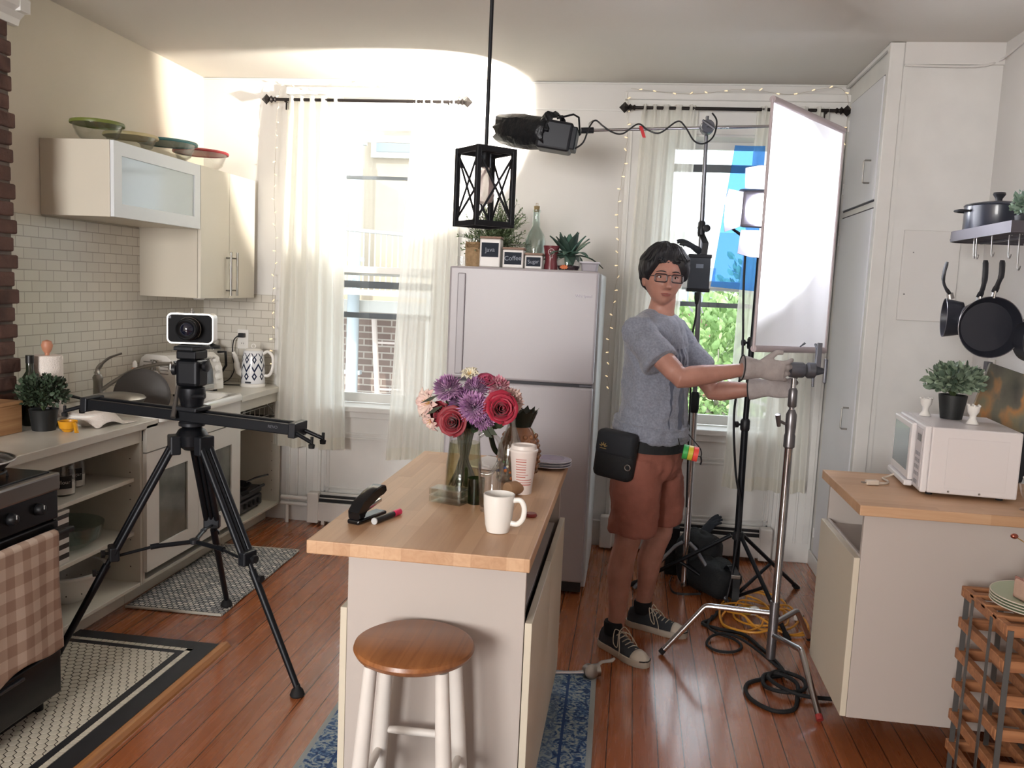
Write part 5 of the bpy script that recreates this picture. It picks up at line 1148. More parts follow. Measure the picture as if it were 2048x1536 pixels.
obj('tub', MB().loft([rrect(-0.045*f, 0.045*f, -0.06*f, 0.06*f, 0.012, z) for f, z in ((0.85, 0), (0.95, 0.035), (1, 0.042))]), mat('milky plastic', '#b3adb5', 0.4, alpha=0.8), tb)
obj('lid', MB().loft([rrect(-0.051, 0.051, -0.066, 0.066, 0.014, z) for z in (0.0425, 0.05)]), mat('milky lid', '#c3bec6', 0.35), tb)
# ================================================================ curtains, rods, string lights, heaters
cur = sheer('sheer ivory curtain voile', '#fdfcf6', 0.22, 0.22, 0.55)
rodm = mat('oil rubbed bronze', '#2a2524', 0.45, 0.6)
def curtain(x0, x1, zt, zb, folds, label, y=YB-0.085, seed=0, x0b=None, x1b=None, group='sheer white curtains at the two windows', amp=0.022):
    x0b = x0 if x0b is None else x0b; x1b = x1 if x1b is None else x1b; rn = random.Random(seed); ph = rn.uniform(0, 6)
    def fn(u, v):      # v: 0 top .. 1 bottom
        a, b_ = x0+(x0b-x0)*v, x1+(x1b-x1)*v
        uu = u + 0.012*math.sin(u*23+ph)*v + 0.006*math.sin(v*9+u*31)
        x = a + (b_-a)*uu
        top = max(0, 1-v*22)
        k = folds*2*PI
        yy = y + amp*(0.75+0.5*math.sin(v*2.2+ph))*math.sin(u*k + ph + 0.9*math.sin(v*3+u*4)) + 0.22*amp*math.sin(u*k*2.3+v*2.0) - 0.012*v
        yy += top*0.010*math.sin(u*k*2.5)
        z = zt + 0.018 - (zt+0.018-zb)*v + 0.006*math.sin(u*14+ph)*v
        return Vector((x, yy, z))
    g = MB().grid(fn, 150, 60)
    o = obj('curtain', g, cur, smooth='all'); tag(o, label, 'curtain', group)
    h = MB().grid(lambda u, v: fn(u, 0.965+0.035*v) + Vector((0, -0.001, 0)), 150, 2)
    obj('bottom_hem', h, sheer('curtain hem', '#efede4', 0.12, 0.1, 0.5), o, smooth='all')
    return o
curtain(-2.17, -1.80, 2.645, 0.50, 5.5, 'sheer white curtain at the left side of the left window', seed=1, x0b=-2.235, x1b=-1.735)
curtain(-1.37, -1.085, 2.645, 0.465, 5, 'sheer white curtain right of the left window, beside the fridge', seed=5, x0b=-1.475, x1b=-1.04)
curtain(-0.02, 0.305, 2.63, 0.46, 5, 'sheer white curtain at the left side of the right window, behind the man', seed=9, x0b=-0.06, x1b=0.24)
curtain(0.63, 1.02, 2.63, 0.44, 5.5, 'sheer white curtain at the right side of the right window, beside the closet', seed=14, x0b=0.58, x1b=1.06)
def rod(x0, x1, z, label):
    r = thing('curtain_rod', label, 'curtain rod', ((x0+x1)/2, YB-0.085, z))
    obj('pole', MB().cyl((x0, YB-0.085, z), (x1, YB-0.085, z), 0.0095), rodm, r, True, smooth=True)
    for s_, x in ((-1, x0), (1, x1)):
        f = MB().lathe((x, YB-0.085, z), [(0.011, 0), (0.017, 0.006), (0.011, 0.014), (0.012, 0.022), (0.022, 0.03), (0.012, 0.04)], 16, axis=(s_, 0, 0))
        c = Vector((x+s_*0.062, YB-0.085, z)); q = 0.032
        P = [c+Vector((0, 0, q)), c+Vector((0, 0, -q)), c+Vector((q, 0, 0)), c+Vector((-q, 0, 0)), c+Vector((0, q, 0)), c+Vector((0, -q, 0))]
        f.add(P, [(0, 2, 4), (0, 4, 3), (0, 3, 5), (0, 5, 2), (1, 4, 2), (1, 3, 4), (1, 5, 3), (1, 2, 5)])
        obj('finial', f, rodm, r, True)
    for x in (x0+0.06, x1-0.05):
        obj('bracket', MB().bbox(x-0.006, x+0.006, YB-0.09, YB-0.052, z-0.016, z-0.0095, 0.001, 1).bbox(x-0.012, x+0.012, YB-0.056, YB-0.0495, z-0.055, z+0.005, 0.002), rodm, r, True)
rod(-2.235, -1.105, 2.645, 'dark curtain rod with faceted finials above the left window')
rod(-0.055, 1.055, 2.63, 'dark curtain rod with faceted finials above the right window')
# string lights
bulb_m = mat('warm fairy bulb', '#f3e6cc', 0.4, emit='#ffdca8', es=0.6)
def fairy(pts, n, label, seed):
    rn = random.Random(seed); P = smoothpath(pts, 8)
    P = [p + Vector((rn.uniform(-.004, .004), rn.uniform(-.003, .001), 0)) for p in P]
    t_ = thing('string_lights', label, 'string lights', tuple(P[0]))
    obj('wire', MB().tube(P, 0.0012, 5), mat('pale wire', '#b5ada0', 0.6), t_, True)
    d = [0]
    for a, b_ in zip(P, P[1:]): d.append(d[-1] + (b_-a).length)
    first = None
    for k in range(n):
        s_ = d[-1]*(k+0.5)/n; i = max(j for j in range(len(d)) if d[j] <= s_); i = min(i, len(P)-2); p = P[i].lerp(P[i+1], (s_-d[i])/max(1e-6, d[i+1]-d[i]))
        ax = Vector((rn.choice((-1, 1))*rn.uniform(.5, 1), -0.3, rn.uniform(-.6, .9))).normalized()
        obj('bulb', MB().lathe(p, [(0.0022, 0), (0.0026, 0.006), (0.0036, 0.010), (0.0036, 0.015), (0.0, 0.02)], 8, axis=ax), bulb_m, t_, True)
ys = YB-0.062
fairy([(-2.24, ys, 0.98), (-2.252, ys, 1.4), (-2.235, ys, 1.75), (-2.25, ys, 2.1), (-2.243, ys, 2.45), (-2.225, ys, 2.71)], 22, 'fairy light string hanging down the left edge of the left window', 3)
fairy([(-2.225, ys, 2.742), (-1.95, ys, 2.70), (-1.7, ys, 2.745), (-1.45, ys, 2.705), (-1.2, ys, 2.745)], 16, 'fairy light string draped along the head of the left window', 4)
fairy([(-0.118, ys, 0.95), (-0.13, ys, 1.3), (-0.105, ys, 1.7), (-0.12, ys, 2.1), (-0.09, ys, 2.45), (-0.105, ys, 2.72)], 24, 'fairy light string hanging down the left edge of the right window', 5)
fairy([(-0.09, ys, 2.742), (0.25, ys, 2.715), (0.55, ys, 2.745), (0.8, ys, 2.72), (1.10, ys, 2.742), (1.122, ys, 2.4)], 16, 'fairy light string draped along the head of the right window', 6)
# baseboard heaters
def heater(x0, x1, label, rz_=0):
    h = thing('baseboard_heater', label, 'heater', ((x0+x1)/2, YB-0.04, 0))
    y1 = YB-0.036
    hm = mat('heater enamel', '#d3cfca', 0.45, var=0.05, scale=8)
    prof = [(y1, 0.02), (y1-0.055, 0.03), (y1-0.058, 0.145), (y1-0.05, 0.15), (y1-0.015, 0.15), (y1-0.01, 0.2), (y1, 0.205)]
    mb = MB(); mb.loft([[Vector((x, a, b_)) for a, b_ in prof] for x in (x0+0.06, x1-0.06)])
    obj('housing', mb, hm, h, True)
    obj('slot', MB().box(x0+0.058, x1-0.058, y1-0.045, y1-0.02, 0.151, 0.172).box(x0+0.058, x1-0.058, y1-0.034, y1-0.016, 0.178, 0.192), mat('dark slot', '#17181b', 0.6), h, True)
    obj('damper', MB().box(x0+0.058, x1-0.058, y1-0.04, y1-0.012, 0.1725, 0.1775), hm, h, True)
    for a, b_ in ((x0, x0+0.075), (x1-0.075, x1)): obj('end_cap', MB().bbox(a, b_, y1-0.063, y1+0.001, 0.012, 0.21, 0.008), hm, h, True)
    for x in (x0+0.1, (x0+x1)/2, x1-0.1): obj('foot', MB().box(x-0.01, x+0.01, y1-0.04, y1-0.01, 0, 0.03), hm, h, True)
heater(-1.99, -1.0, 'white baseboard heater under the left window')
heater(-0.12, 0.90, 'white baseboard heater under the right window behind the light stands')
pp_ = thing('heating_pipes', 'two white painted heating pipes running from the cabinets to the left heater', 'pipe', (-2.09, YB-0.06, 0))
for z in (0.125, 0.165): obj('pipe', MB().cyl((-2.17, YB-0.075, z), (-1.992, YB-0.075, z), 0.013), trim_paint, pp_, True, smooth=True)
obj('pipe_drop', MB().tube([(-2.13, YB-0.075, 0.125), (-2.13, YB-0.075, 0.0)], 0.012, 12), trim_paint, pp_, True, smooth=True)
sp2 = thing('copper_pipe', 'short bright copper water pipe in front of the right heater', 'pipe', (0.2, YB-0.13, 0.2))
obj('pipe', MB().cyl((0.06, YB-0.13, 0.187), (0.30, YB-0.13, 0.187), 0.011), mat('aged copper', '#b79a7c', 0.3, 0.9), sp2, True, smooth=True)
obj('fitting', MB().cyl((0.285, YB-0.13, 0.187), (0.315, YB-0.13, 0.187), 0.015), brass, sp2, True, smooth=True)
obj('clip', MB().bbox(0.10, 0.11, YB-0.13, YB-0.1, 0.16, 0.19, 0.002), brass, sp2, True)
# ================================================================ film equipment
graph = mat('graphite grey metal', '#24262b', 0.4, 0.4)
# ---- tripod with slider, head and camera
TX, TY = -1.695, 3.12
tp = thing('camera_tripod', 'tall black twin tube camera tripod carrying the slider', 'tripod', (TX, TY, 0))
feet = [Vector((-1.168, 2.935, 0.0)), Vector((-1.82, 3.675, 0.010)), Vector((-2.10, 2.78, 0.0))]
obj('bowl', MB().lathe((TX, TY, 0.905), [(0.03, -0.03), (0.055, -0.01), (0.062, 0.03), (0.05, 0.05), (0.035, 0.06), (0, 0.06)], 32), black_metal, tp, True, smooth=True)
for i, f in enumerate(feet):
    d = Vector((f.x-TX, f.y-TY, 0)).normalized(); s_ = Vector((-d.y, d.x, 0))
    hip = Vector((TX, TY, 0.915)) + d*0.062; ft = f + Vector((0, 0, 0.03)); ax = (ft-hip)
    k1 = hip + ax*0.48; k2 = hip + ax*0.56
    lg = obj('leg', MB().tube([hip+s_*0.022, k1+s_*0.022], 0.0128, 12).tube([hip-s_*0.022, k1-s_*0.022], 0.0128, 12), black_metal, tp, True, smooth=True)
    M_ = frameM(hip, s_, d).to_3x3()
    jb = MB().bbox(-0.036, 0.036, -0.045, 0.03, -0.02, 0.02, 0.006); jb.bm.transform(frameM(hip+ax.normalized()*0.01, s_, d)); obj('hip_joint', jb, graph, lg, True)
    mid = MB().tube([k1-ax*0.46, k2+ax*0.02], 0.0095, 12); obj('middle_tube', mid, black_metal, lg, True, smooth=True)
    kb = MB().bbox(-0.034, 0.034, -0.028, 0.028, -0.018, 0.018, 0.006); kb.bm.transform(frameM(k1, s_, d)); obj('clamp', kb, graph, lg, True)
    obj('clamp_knob', MB().lathe(k1+d*0.018, [(0.006, 0), (0.006, 0.01), (0.015, 0.013), (0.015, 0.026), (0, 0.027)], 12, axis=d), black_plastic, lg, True)
    obj('clamp_knob', MB().lathe(k2+d*0.012, [(0.005, 0), (0.005, 0.01), (0.014, 0.012), (0.014, 0.024), (0, 0.025)], 12, axis=d), black_plastic, lg, True)
    obj('lower_tube', MB().tube([k2-ax*0.03, ft], [0.0150, 0.0125], 12), black_metal, lg, True, smooth=True)
    obj('foot', MB().lathe(f, [(0.025, 0.0), (0.028, 0.006), (0.022, 0.024), (0.012, 0.034), (0.01, 0.046), (0, 0.046)], 18), rubber, lg, True, smooth=True)
hub = Vector((TX+0.012, TY, 0.50))
obj('spreader_hub', MB().lathe(hub, [(0.014, -0.01), (0.02, -0.006), (0.02, 0.01), (0.01, 0.014)], 18), graph, tp, True, smooth=True)
for f in feet:
    d = Vector((f.x-TX, f.y-TY, 0)).normalized(); hip = Vector((TX, TY, 0.915)) + d*0.062; ft = f+Vector((0, 0, 0.03)); k = hip.lerp(ft, 0.50)
    m_ = hub.lerp(k, 0.5) + Vector((0, 0, 0.012)); obj('spreader_arm', MB().tube([hub, m_], 0.009, 10).tube([m_, k], 0.006, 10).lathe(m_, [(0.011, -0.02), (0.011, 0.012)], 12, axis=(k-hub)), black_metal, tp, True, smooth=True)
# slider
sl = thing('camera_slider', 'long black camera slider with outrigger feet on the tripod', 'slider', (TX, TY, 1.0))
SZ0, SZ1 = 0.995, 1.03
obj('mount', MB().lathe((TX, TY, 0.966), [(0.035, 0), (0.05, 0.006), (0.05, 0.018), (0.04, 0.028)], 28), graph, sl, True, smooth=True)
rotm = Matrix.Rotation(R(2.2), 3, 'Y'); rz3 = Matrix.Rotation(R(-4), 3, 'Z') @ rotm
def slx(m): m.bm.transform(Matrix.Translation((TX, TY, 1.015)) @ rz3.to_4x4()); return m
obj('rail', slx(MB().bbox(-0.44, 0.44, -0.045, -0.022, -0.024, 0.017, 0.004).bbox(-0.44, 0.44, 0.022, 0.045, -0.024, 0.017, 0.004).bbox(-0.44, 0.44, -0.022, 0.022, -0.014, -0.004, 0.001)), black_metal, sl, True)
for s_ in (-1, 1):
    x = s_*0.45
    ec = obj('end_bracket', slx(MB().bbox(x-0.014, x+0.016, -0.055, 0.055, -0.034, 0.024, 0.005)), graph, sl, True)
    for t_ in (-1, 1):
        p0 = Vector((x, t_*0.035, -0.01)); p1 = Vector((x+s_*0.085, t_*0.05, -0.04))
        obj('outrigger_leg', slx(MB().tube([p0, p1], 0.008, 10)), black_metal, sl, True, smooth=True)
        obj('outrigger_foot', slx(MB().lathe(p1, [(0.0, -0.024), (0.011, -0.022), (0.0125, -0.008), (0.006, -0.004), (0.006, 0.022), (0, 0.023)], 14)), rubber, sl, True, smooth=True)
obj('carriage', slx(MB().bbox(-0.05, 0.05, -0.055, 0.055, 0.0175, 0.036, 0.005)), graph, sl, True)
obj('lettering', text_mb('REVO', 0.016, Matrix.Translation((TX, TY, 1.015)) @ rz3.to_4x4() @ frameM((0.37, -0.0456, 0.0), (1, 0, 0), (0, -1, 0))), mat('dull grey print', '#55585f', 0.6), sl, True)
# fluid head
fh = thing('fluid_head', 'black fluid head with a pan handle under the film camera', 'tripod head', (TX, TY, 1.05))
obj('base', MB().lathe((TX, TY, 1.051), [(0.042, 0), (0.045, 0.02), (0.052, 0.04), (0.05, 0.07), (0.04, 0.075), (0, 0.075)], 32), black_metal, fh, True, smooth=True)
obj('tilt_body', MB().bbox(TX-0.048, TX+0.048, TY-0.045, TY+0.045, 1.127, 1.235, 0.016, 3).bbox(TX-0.04, TX+0.04, TY-0.05, TY+0.05, 1.236, 1.27, 0.006), black_metal, fh, True)
obj('camera_plate', MB().bbox(TX-0.04, TX+0.04, TY-0.07, TY+0.07, 1.271, 1.287, 0.004), graph, fh, True)
for (x, z) in ((-0.052, 1.19), (0.05, 1.21)): s_ = -1 if x < 0 else 1; obj('side_knob', MB().lathe((TX+x, TY-0.01, z), [(0.01, 0), (0.02, 0.006), (0.022, 0.02), (0, 0.024)], 16, axis=(s_, 0, 0)), black_plastic, fh, True, smooth=True)
obj('brake_lever', MB().tube([(TX+0.03, TY-0.05, 1.095), (TX+0.06, TY-0.06, 1.098), (TX+0.085, TY-0.06, 1.1)], [0.008, 0.008, 0.01], 10), black_plastic, fh, True, smooth=True)
obj('pan_handle', MB().tube([(TX-0.055, TY+0.02, 1.19), (TX-0.06, TY+0.0, 1.12), (TX-0.045, TY-0.05, 1.04), (TX-0.04, TY-0.07, 1.01)], [0.006, 0.006, 0.010, 0.010], 12), mat('handle grey', '#5e5a57', 0.4, 0.5), fh, True, smooth=True)
obj('handle_rosette', MB().lathe((TX-0.062, TY+0.02, 1.20), [(0.024, -0.01), (0.026, 0.0), (0.024, 0.012)], 18, axis=(1, 0.2, 0)), black_plastic, fh, True, smooth=True)
# film camera seen from the front-right
cm = thing('film_camera', 'boxy cinema camera with a silver rim mounted above the slider', 'camera', (TX, TY, 1.288), rz=R(16))
cz = 0.067; W, H = 0.086, 0.059
def rr2d(w, h, r, y, n=8):
    out = []
    for cx, cz_, a in ((w-r, h-r, 0), (-w+r, h-r, PI/2), (-w+r, -h+r, PI), (w-r, -h+r, 3*PI/2)):
        for k in range(n+1): out.append(Vector((cx+r*math.cos(a+k*PI/2/n), y, cz+cz_+r*math.sin(a+k*PI/2/n))))
    return out
obj('silver_shell', MB().loft([rr2d(W, H, 0.02, y) for y in (-0.035, 0.045)] ), mat('silver aluminium', '#b9b6b2', 0.35, 0.8), cm, smooth=30)
obj('front_face', MB().loft([rr2d(W-0.0055, H-0.0055, 0.016, -0.0355), rr2d(W-0.0065, H-0.0065, 0.016, -0.043)]), mat('camera black', '#0b0c10', 0.6, spec=0.15), cm, smooth=30)
L0 = (0.0, -0.0435, cz)
ln = obj('lens', MB().lathe(L0, [(0.046, 0), (0.044, 0.012), (0.040, 0.014), (0.038, 0.036), (0.040, 0.038), (0.040, 0.052), (0.037, 0.054), (0.034, 0.048), (0.026, 0.042), (0, 0.042)], 48, axis=(0, -1, 0)), mat('lens black', '#0c0d10', 0.35), cm, smooth=True)
obj('lens_ring', MB().tube(arc((0, -0.058, cz), 0.0445, R(-40), R(130), 30), 0.0013, 6), steel, ln)
obj('front_glass', MB().lathe((0, -0.0875, cz), [(0.025, 0), (0.02, 0.005), (0, 0.007)], 32, axis=(0, -1, 0)), mat('lens glass', '#0d1222', 0.05, spec=1.0), ln, smooth=True)
obj('top_stud', MB().lathe((0.0, 0.0, cz+H), [(0.008, 0), (0.008, 0.008), (0.004, 0.009), (0.004, 0.018), (0, 0.018)], 12), steel, cm)
obj('front_logo', MB().box(-0.078, -0.068, -0.0438, -0.0429, cz+0.038, cz+0.048), mat('logo grey', '#4b4e58', 0.5), cm)
obj('base_block', MB().bbox(-0.045, 0.045, -0.04, 0.045, -0.0004, 0.0025, 0.001), graph, cm)

# ---- snooted spotlight on a boom : black foil wrap, warm beam to the wall and ceiling
LY = 4.32
sn = thing('spotlight', 'black spotlight wrapped in foil on the boom, aimed at the window corner', 'spotlight', (-0.5, LY, 2.35))
foil = mat('crumpled black foil', '#16181d', 0.38, 0.35, bump=0.9, bscale=26)
axd = Vector((-0.86, 0.48, 0.15)).normalized(); rnf = random.Random(8)
def foilring(c, ry, rz_, n=28, j=0.012, sh=0.0):
    up = Vector((0.13, -0.07, 0.98)).normalized(); yv = axd.cross(up).normalized(); out = []
    for k in range(n):
        a = 2*PI*k/n; q = 0.78+0.22*abs(math.cos(2*a)); jj = 1 + rnf.uniform(-j, j)*6
        out.append(Vector(c) + yv*math.cos(a)*ry*jj/q**0.5 + up*math.sin(a)*rz_*jj/q**0.5 + axd*rnf.uniform(-j, j)*0.6)
    return out
back = Vector((-0.50, LY, 2.335)); front = Vector((-0.715, LY+0.12, 2.37))
mb = MB(); mb.loft([foilring((back-axd*0.06).lerp(front, t_), 0.075, 0.068+0.012*math.sin(t_*3), j=0.006+0.014*t_) for t_ in (0, .2, .4, .6, .8, 1.0)], cap=False)
obj('foil_snoot', mb, foil, sn, True, smooth=25, mods=[('solid', 0.002)])
lh = MB().bbox(-0.13, 0.04, -0.075, 0.075, -0.075, 0.065, 0.014, 3); lh.bm.transform(Matrix.Translation((-0.385, LY, 2.315)) @ Matrix.Rotation(R(8), 4, 'Y'))
obj('lamp_body', lh, graph, sn, True)
lh = MB().bbox(-0.02, 0.012, -0.065, 0.065, -0.06, 0.05, 0.006); lh.bm.transform(Matrix.Translation((-0.335, LY, 2.308)) @ Matrix.Rotation(R(8), 4, 'Y'))
obj('rear_housing', lh, black_metal, sn, True)
obj('foil_wrinkle', MB().loft([foilring((-0.46+0.02*k, LY, 2.345+0.012*math.sin(k*2)), 0.082+0.006*(k % 2), 0.080+0.008*(k % 2), j=0.02) for k in range(3)], cap=False), foil, sn, True, mods=[('solid', 0.002)])
obj('yoke', MB().tube([(-0.42, LY-0.09, 2.39), (-0.34, LY-0.09, 2.41), (-0.315, LY-0.07, 2.40), (-0.312, LY, 2.345), (-0.312, LY+0.06, 2.345), (-0.34, LY+0.09, 2.33), (-0.42, LY+0.09, 2.33)], 0.005, 8), black_metal, sn, True, smooth=True)
obj('lens', MB().lathe(back + axd*0.02, [(0.0, 0), (0.04, 0), (0.04, 0.004), (0, 0.006)], 28, axis=axd), mat('lit fresnel lens', '#fff4dd', 0.3, emit='#ffe9c4', es=22), sn, True)
# ---- boom arm
bm_ = thing('boom_arm', 'thin chrome boom arm carrying the foil wrapped spotlight', 'boom arm', (0.1, 4.42, 2.4))
A_, B_ = Vector((-0.30, 4.34, 2.355)), Vector((0.66, 4.56, 2.435))
obj('arm', MB().tube([A_, B_], 0.0078, 12), chrome, bm_, True, smooth=True)
obj('lamp_socket', MB().tube([A_ - (B_-A_).normalized()*0.008, A_ + (B_-A_)*0.055], 0.015, 12), graph, bm_, True, smooth=True)
obj('wing_bolt', MB().tube([A_ + Vector((0.03, 0, 0.01)), A_ + Vector((0.03, -0.0, 0.035)), A_ + Vector((0.05, 0, 0.05))], [0.004, 0.005, 0.008], 8, flat=0.4), steel, bm_, True)
obj('end_clamp', MB().lathe(B_, [(0.02, -0.02), (0.024, 0.0), (0.02, 0.02)], 16, axis=B_-A_), steel, bm_, True)
rt_ = obj('red_tape', MB().slab([(-0.025, 4.39, 2.392), (-0.008, 4.39, 2.392), (0.012, 4.385, 2.335), (-0.004, 4.385, 2.335)], (0, 1, 0), 0.002), mat('red tape', '#c22b32', 0.5), bm_, True)
# ---- steel stand
SX, SY = 0.33, 4.52
ss = thing('steel_light_stand', 'tall steel light stand holding the boom arm in front of the window', 'light stand', (SX, SY, 0))
obj('lower_column', MB().tube([(SX+0.03, SY, 0.02), (SX+0.018, SY, 1.05)], 0.0175, 16), chrome, ss, True, smooth=True)
obj('upper_column', MB().tube([(SX+0.018, SY, 1.0), (SX-0.008, SY, 1.93), (SX-0.018, SY, 2.47)], [0.0125, 0.0125, 0.0095], 14), mat('dull steel tube', '#7d7f86', 0.35, 0.9), ss, True, smooth=True)
obj('collar', MB().lathe((SX+0.018, SY, 1.02), [(0.02, -0.06), (0.024, -0.04), (0.024, 0.03), (0.016, 0.05)], 18), graph, ss, True, smooth=True)
obj('collar', MB().lathe((SX-0.008, SY, 1.91), [(0.016, -0.04), (0.019, -0.02), (0.019, 0.03), (0.012, 0.04)], 18), graph, ss, True, smooth=True)
obj('knob', MB().lathe((SX+0.01, SY-0.01, 1.91), [(0.007, 0), (0.007, 0.016), (0.019, 0.02), (0.019, 0.032), (0, 0.034)], 14, axis=(0.2, -1, 0)), black_plastic, ss, True)
for a in (R(200), R(80), R(320)):
    d = Vector((math.cos(a), math.sin(a), 0))
    obj('leg', MB().tube([Vector((SX+0.026, SY, 0.26)) + d*0.02, Vector((SX+0.026, SY, 0.24))+d*0.06, Vector((SX+0.026, SY, 0.014))+d*0.28], 0.011, 12), MATS['dull steel tube'], ss, True, smooth=True)
ghm = mat('grip head metal', '#6f727b', 0.35, 0.8)
gh = thing('clamp', 'round metal grip head joining the boom arm to the steel stand', 'grip head', (SX-0.02, SY-0.04, 2.41))
c = Vector((SX-0.018, SY-0.062, 2.405))
obj('clamp_disc', MB().lathe(c, [(0.03, -0.03), (0.034, -0.025), (0.034, 0.018), (0.03, 0.024)], 24, axis=(0.1, -1, 0)), ghm, gh, True, smooth=True)
obj('clamp_disc', MB().lathe(c+Vector((0.0, 0.035, 0.0)), [(0.03, -0.012), (0.034, -0.008), (0.034, 0.012), (0.03, 0.016)], 24, axis=(0.1, -1, 0)), ghm, gh, True, smooth=True)
obj('t_handle', MB().tube([c+Vector((0.0, -0.03, 0)), c+Vector((0.0, -0.07, 0))], 0.006, 8).tube([c+Vector((-0.03, -0.07, 0.02)), c+Vector((0.03, -0.07, -0.02))], [0.006, 0.009], 8), ghm, gh, True, smooth=True)
# cable winding along the boom and down the stand
cb2 = MB(); pts = [(-0.33, LY-0.02, 2.26), (-0.29, LY-0.03, 2.29), (-0.265, LY-0.03, 2.36), (-0.24, 4.34, 2.405), (-0.2, 4.35, 2.38), (-0.15, 4.36, 2.352), (-0.10, 4.37, 2.35), (-0.03, 4.375, 2.398), (0.02, 4.39, 2.372), (0.08, 4.39, 2.36), (0.16, 4.41, 2.42), (0.2, 4.42, 2.40), (0.25, 4.42, 2.33), (0.30, 4.43, 2.32), (0.345, 4.45, 2.36), (0.355, 4.44, 2.43), (0.33, 4.44, 2.47)]
cb2.tube(smoothpath(pts, 6), 0.0042, 7)
o = obj('lamp_cable', cb2, black_plastic, smooth=True); tag(o, 'thin black cable wound around the chrome boom arm', 'cable')
# ---- ballast box hanging on the stand
bx_ = thing('ballast_box', 'dark grey ballast box hanging on the steel stand beside the head', 'ballast', (0.315, 4.40, 1.68))
bmt = mat('ballast grey', '#343a42', 0.5, 0.2)
obj('case', MB().bbox(-0.052, 0.052, -0.04, 0.04, -0.088, 0.088, 0.003), bmt, bx_)
for z in (-0.084, 0.084): obj('end_plate', MB().bbox(-0.056, 0.056, -0.043, 0.043, z-0.009, z+0.009, 0.002), black_metal, bx_)
obj('strap', MB().ribbon([(0.02, -0.0, 0.094), (0.025, 0.01, 0.15), (0.01, 0.11, 0.20), (0.0, 0.118, 0.24)], 0.03, 0.004, side=(1, 0, 0)), black_plastic, bx_)
obj('cable_gland', MB().lathe((0, 0, -0.094), [(0.014, 0), (0.014, -0.03), (0.008, -0.06)], 12), black_plastic, bx_)
obj('lead', MB().tube(smoothpath([(0, 0, -0.15), (0.0, 0.0, -0.22), (-0.012, 0.0, -0.35), (0.0, 0.0, -0.6), (0.005, 0.0, -0.8), (0.02, 0.0, -1.2)], 8), 0.005, 8), black_plastic, bx_, smooth=True)
obj('badge', MB().box(-0.018, 0.018, -0.0412, -0.0401, 0.025, 0.045), mat('badge silver', '#7d8794', 0.5), bx_)
# black work glove tucked above the box
def glove(name, label, cat, base, M_, m, scale=1.0, curl=0.5, spread=1.0, cuff=True, voxel=0.004, thumb=(0.045, 0.02), fist=None, parent=None):
    """hand along +x local, palm down -z, thumb towards +y"""
    g = MB()
    def T(p): return M_ @ (Vector(p)*scale)
    rings = []
    for x, w, h in ((-0.03, 0.034, 0.025), (0.0, 0.036, 0.024), (0.03, 0.043, 0.02), (0.06, 0.046, 0.018), (0.088, 0.044, 0.016), (0.1, 0.036, 0.012)):
        rings.append([T((x, math.cos(a)*w, math.sin(a)*h)) for a in [2*PI*k/16 for k in range(16)]])
    g.loft(rings)
    for i, (y, L, r_) in enumerate(((0.032, 0.072, 0.0105), (0.011, 0.080, 0.011), (-0.011, 0.074, 0.0105), (-0.031, 0.058, 0.0095))):
        c_ = curl*(1+0.08*i); p = Vector((0.085, y, 0.002)); pts = [p]; a = 0.0
        for s_, f_ in ((0.42, 0.8), (0.32, 1.0), (0.26, 0.8)):
            a += c_*f_; p = p + Vector((math.cos(a)*L*s_, y*0.25*spread*s_, -math.sin(a)*L*s_)); pts.append(p)
        g.tube([T(q) for q in [Vector((0.06, y*0.9, 0))]+pts], [r_*scale*0.95, r_*scale, r_*scale, r_*scale*0.95, r_*scale*0.8], 10)
    th = [(0.01, 0.03, -0.004), (0.035, 0.05, -0.012), (0.062, 0.05+thumb[0]*0.4, -0.016-thumb[1]*0.4), (0.088, 0.045+thumb[0]*0.5, -0.02-thumb[1])]
    g.tube([T(q) for q in th], [0.016*scale, 0.0145*scale, 0.012*scale, 0.0095*scale], 10)
    if cuff:
        rings = [[T((x, math.cos(a)*w, math.sin(a)*h)) for a in [2*PI*k/20 for k in range(20)]] for x, w, h in ((-0.075, 0.052, 0.046), (-0.05, 0.049, 0.042), (-0.02, 0.041, 0.03), (0.01, 0.037, 0.024))]
        g.loft(rings)
    o = obj(name, g, m, parent, world=parent is not None, mods=[('remesh', voxel), ('smooth', 3)])
    if label and parent is None: tag(o, label, cat)
    return o
glove('black_glove', 'black work glove clipped on top of the ballast box', 'glove', None, Matrix.Translation((0.30, 4.44, 1.80)) @ Matrix.Rotation(R(35), 4, 'Y') @ Matrix.Rotation(R(150), 4, 'Z'), mat('black glove cloth', '#23272e', 0.9), 0.72, 0.35, 1.5, cuff=False)
# ---- black stand with barn door lamp
KX, KY = 0.605, 4.40
ks = thing('black_light_stand', 'black light stand behind the chrome stand carrying the bright lamp', 'light stand', (KX, KY, 0))
obj('column', MB().tube([(KX, KY, 0.035), (KX-0.008, KY, 0.95)], 0.0175, 14), black_metal, ks, True, smooth=True)
obj('upper_column', MB().tube([(KX-0.008, KY, 0.9), (KX-0.005, KY, 1.37)], 0.0145, 14).tube([(KX-0.005, KY, 1.3), (KX-0.002, KY, 1.80)], 0.0115, 14), black_metal, ks, True, smooth=True)
for z, x in ((0.93, KX-0.008), (1.345, KX-0.005)):
    obj('collar', MB().lathe((x, KY, z), [(0.021, -0.03), (0.024, -0.02), (0.024, 0.02), (0.018, 0.03)], 16), black_plastic, ks, True, smooth=True)
    obj('collar_knob', MB().lathe((x-0.022, KY, z), [(0.006, 0), (0.006, 0.012), (0.016, 0.015), (0.016, 0.028), (0, 0.03)], 12, axis=(-1, -0.3, 0)), black_plastic, ks, True)
obj('leg_collar', MB().lathe((KX, KY, 0.35), [(0.024, -0.02), (0.03, -0.015), (0.03, 0.015), (0.022, 0.025)], 16), black_plastic, ks, True, smooth=True)
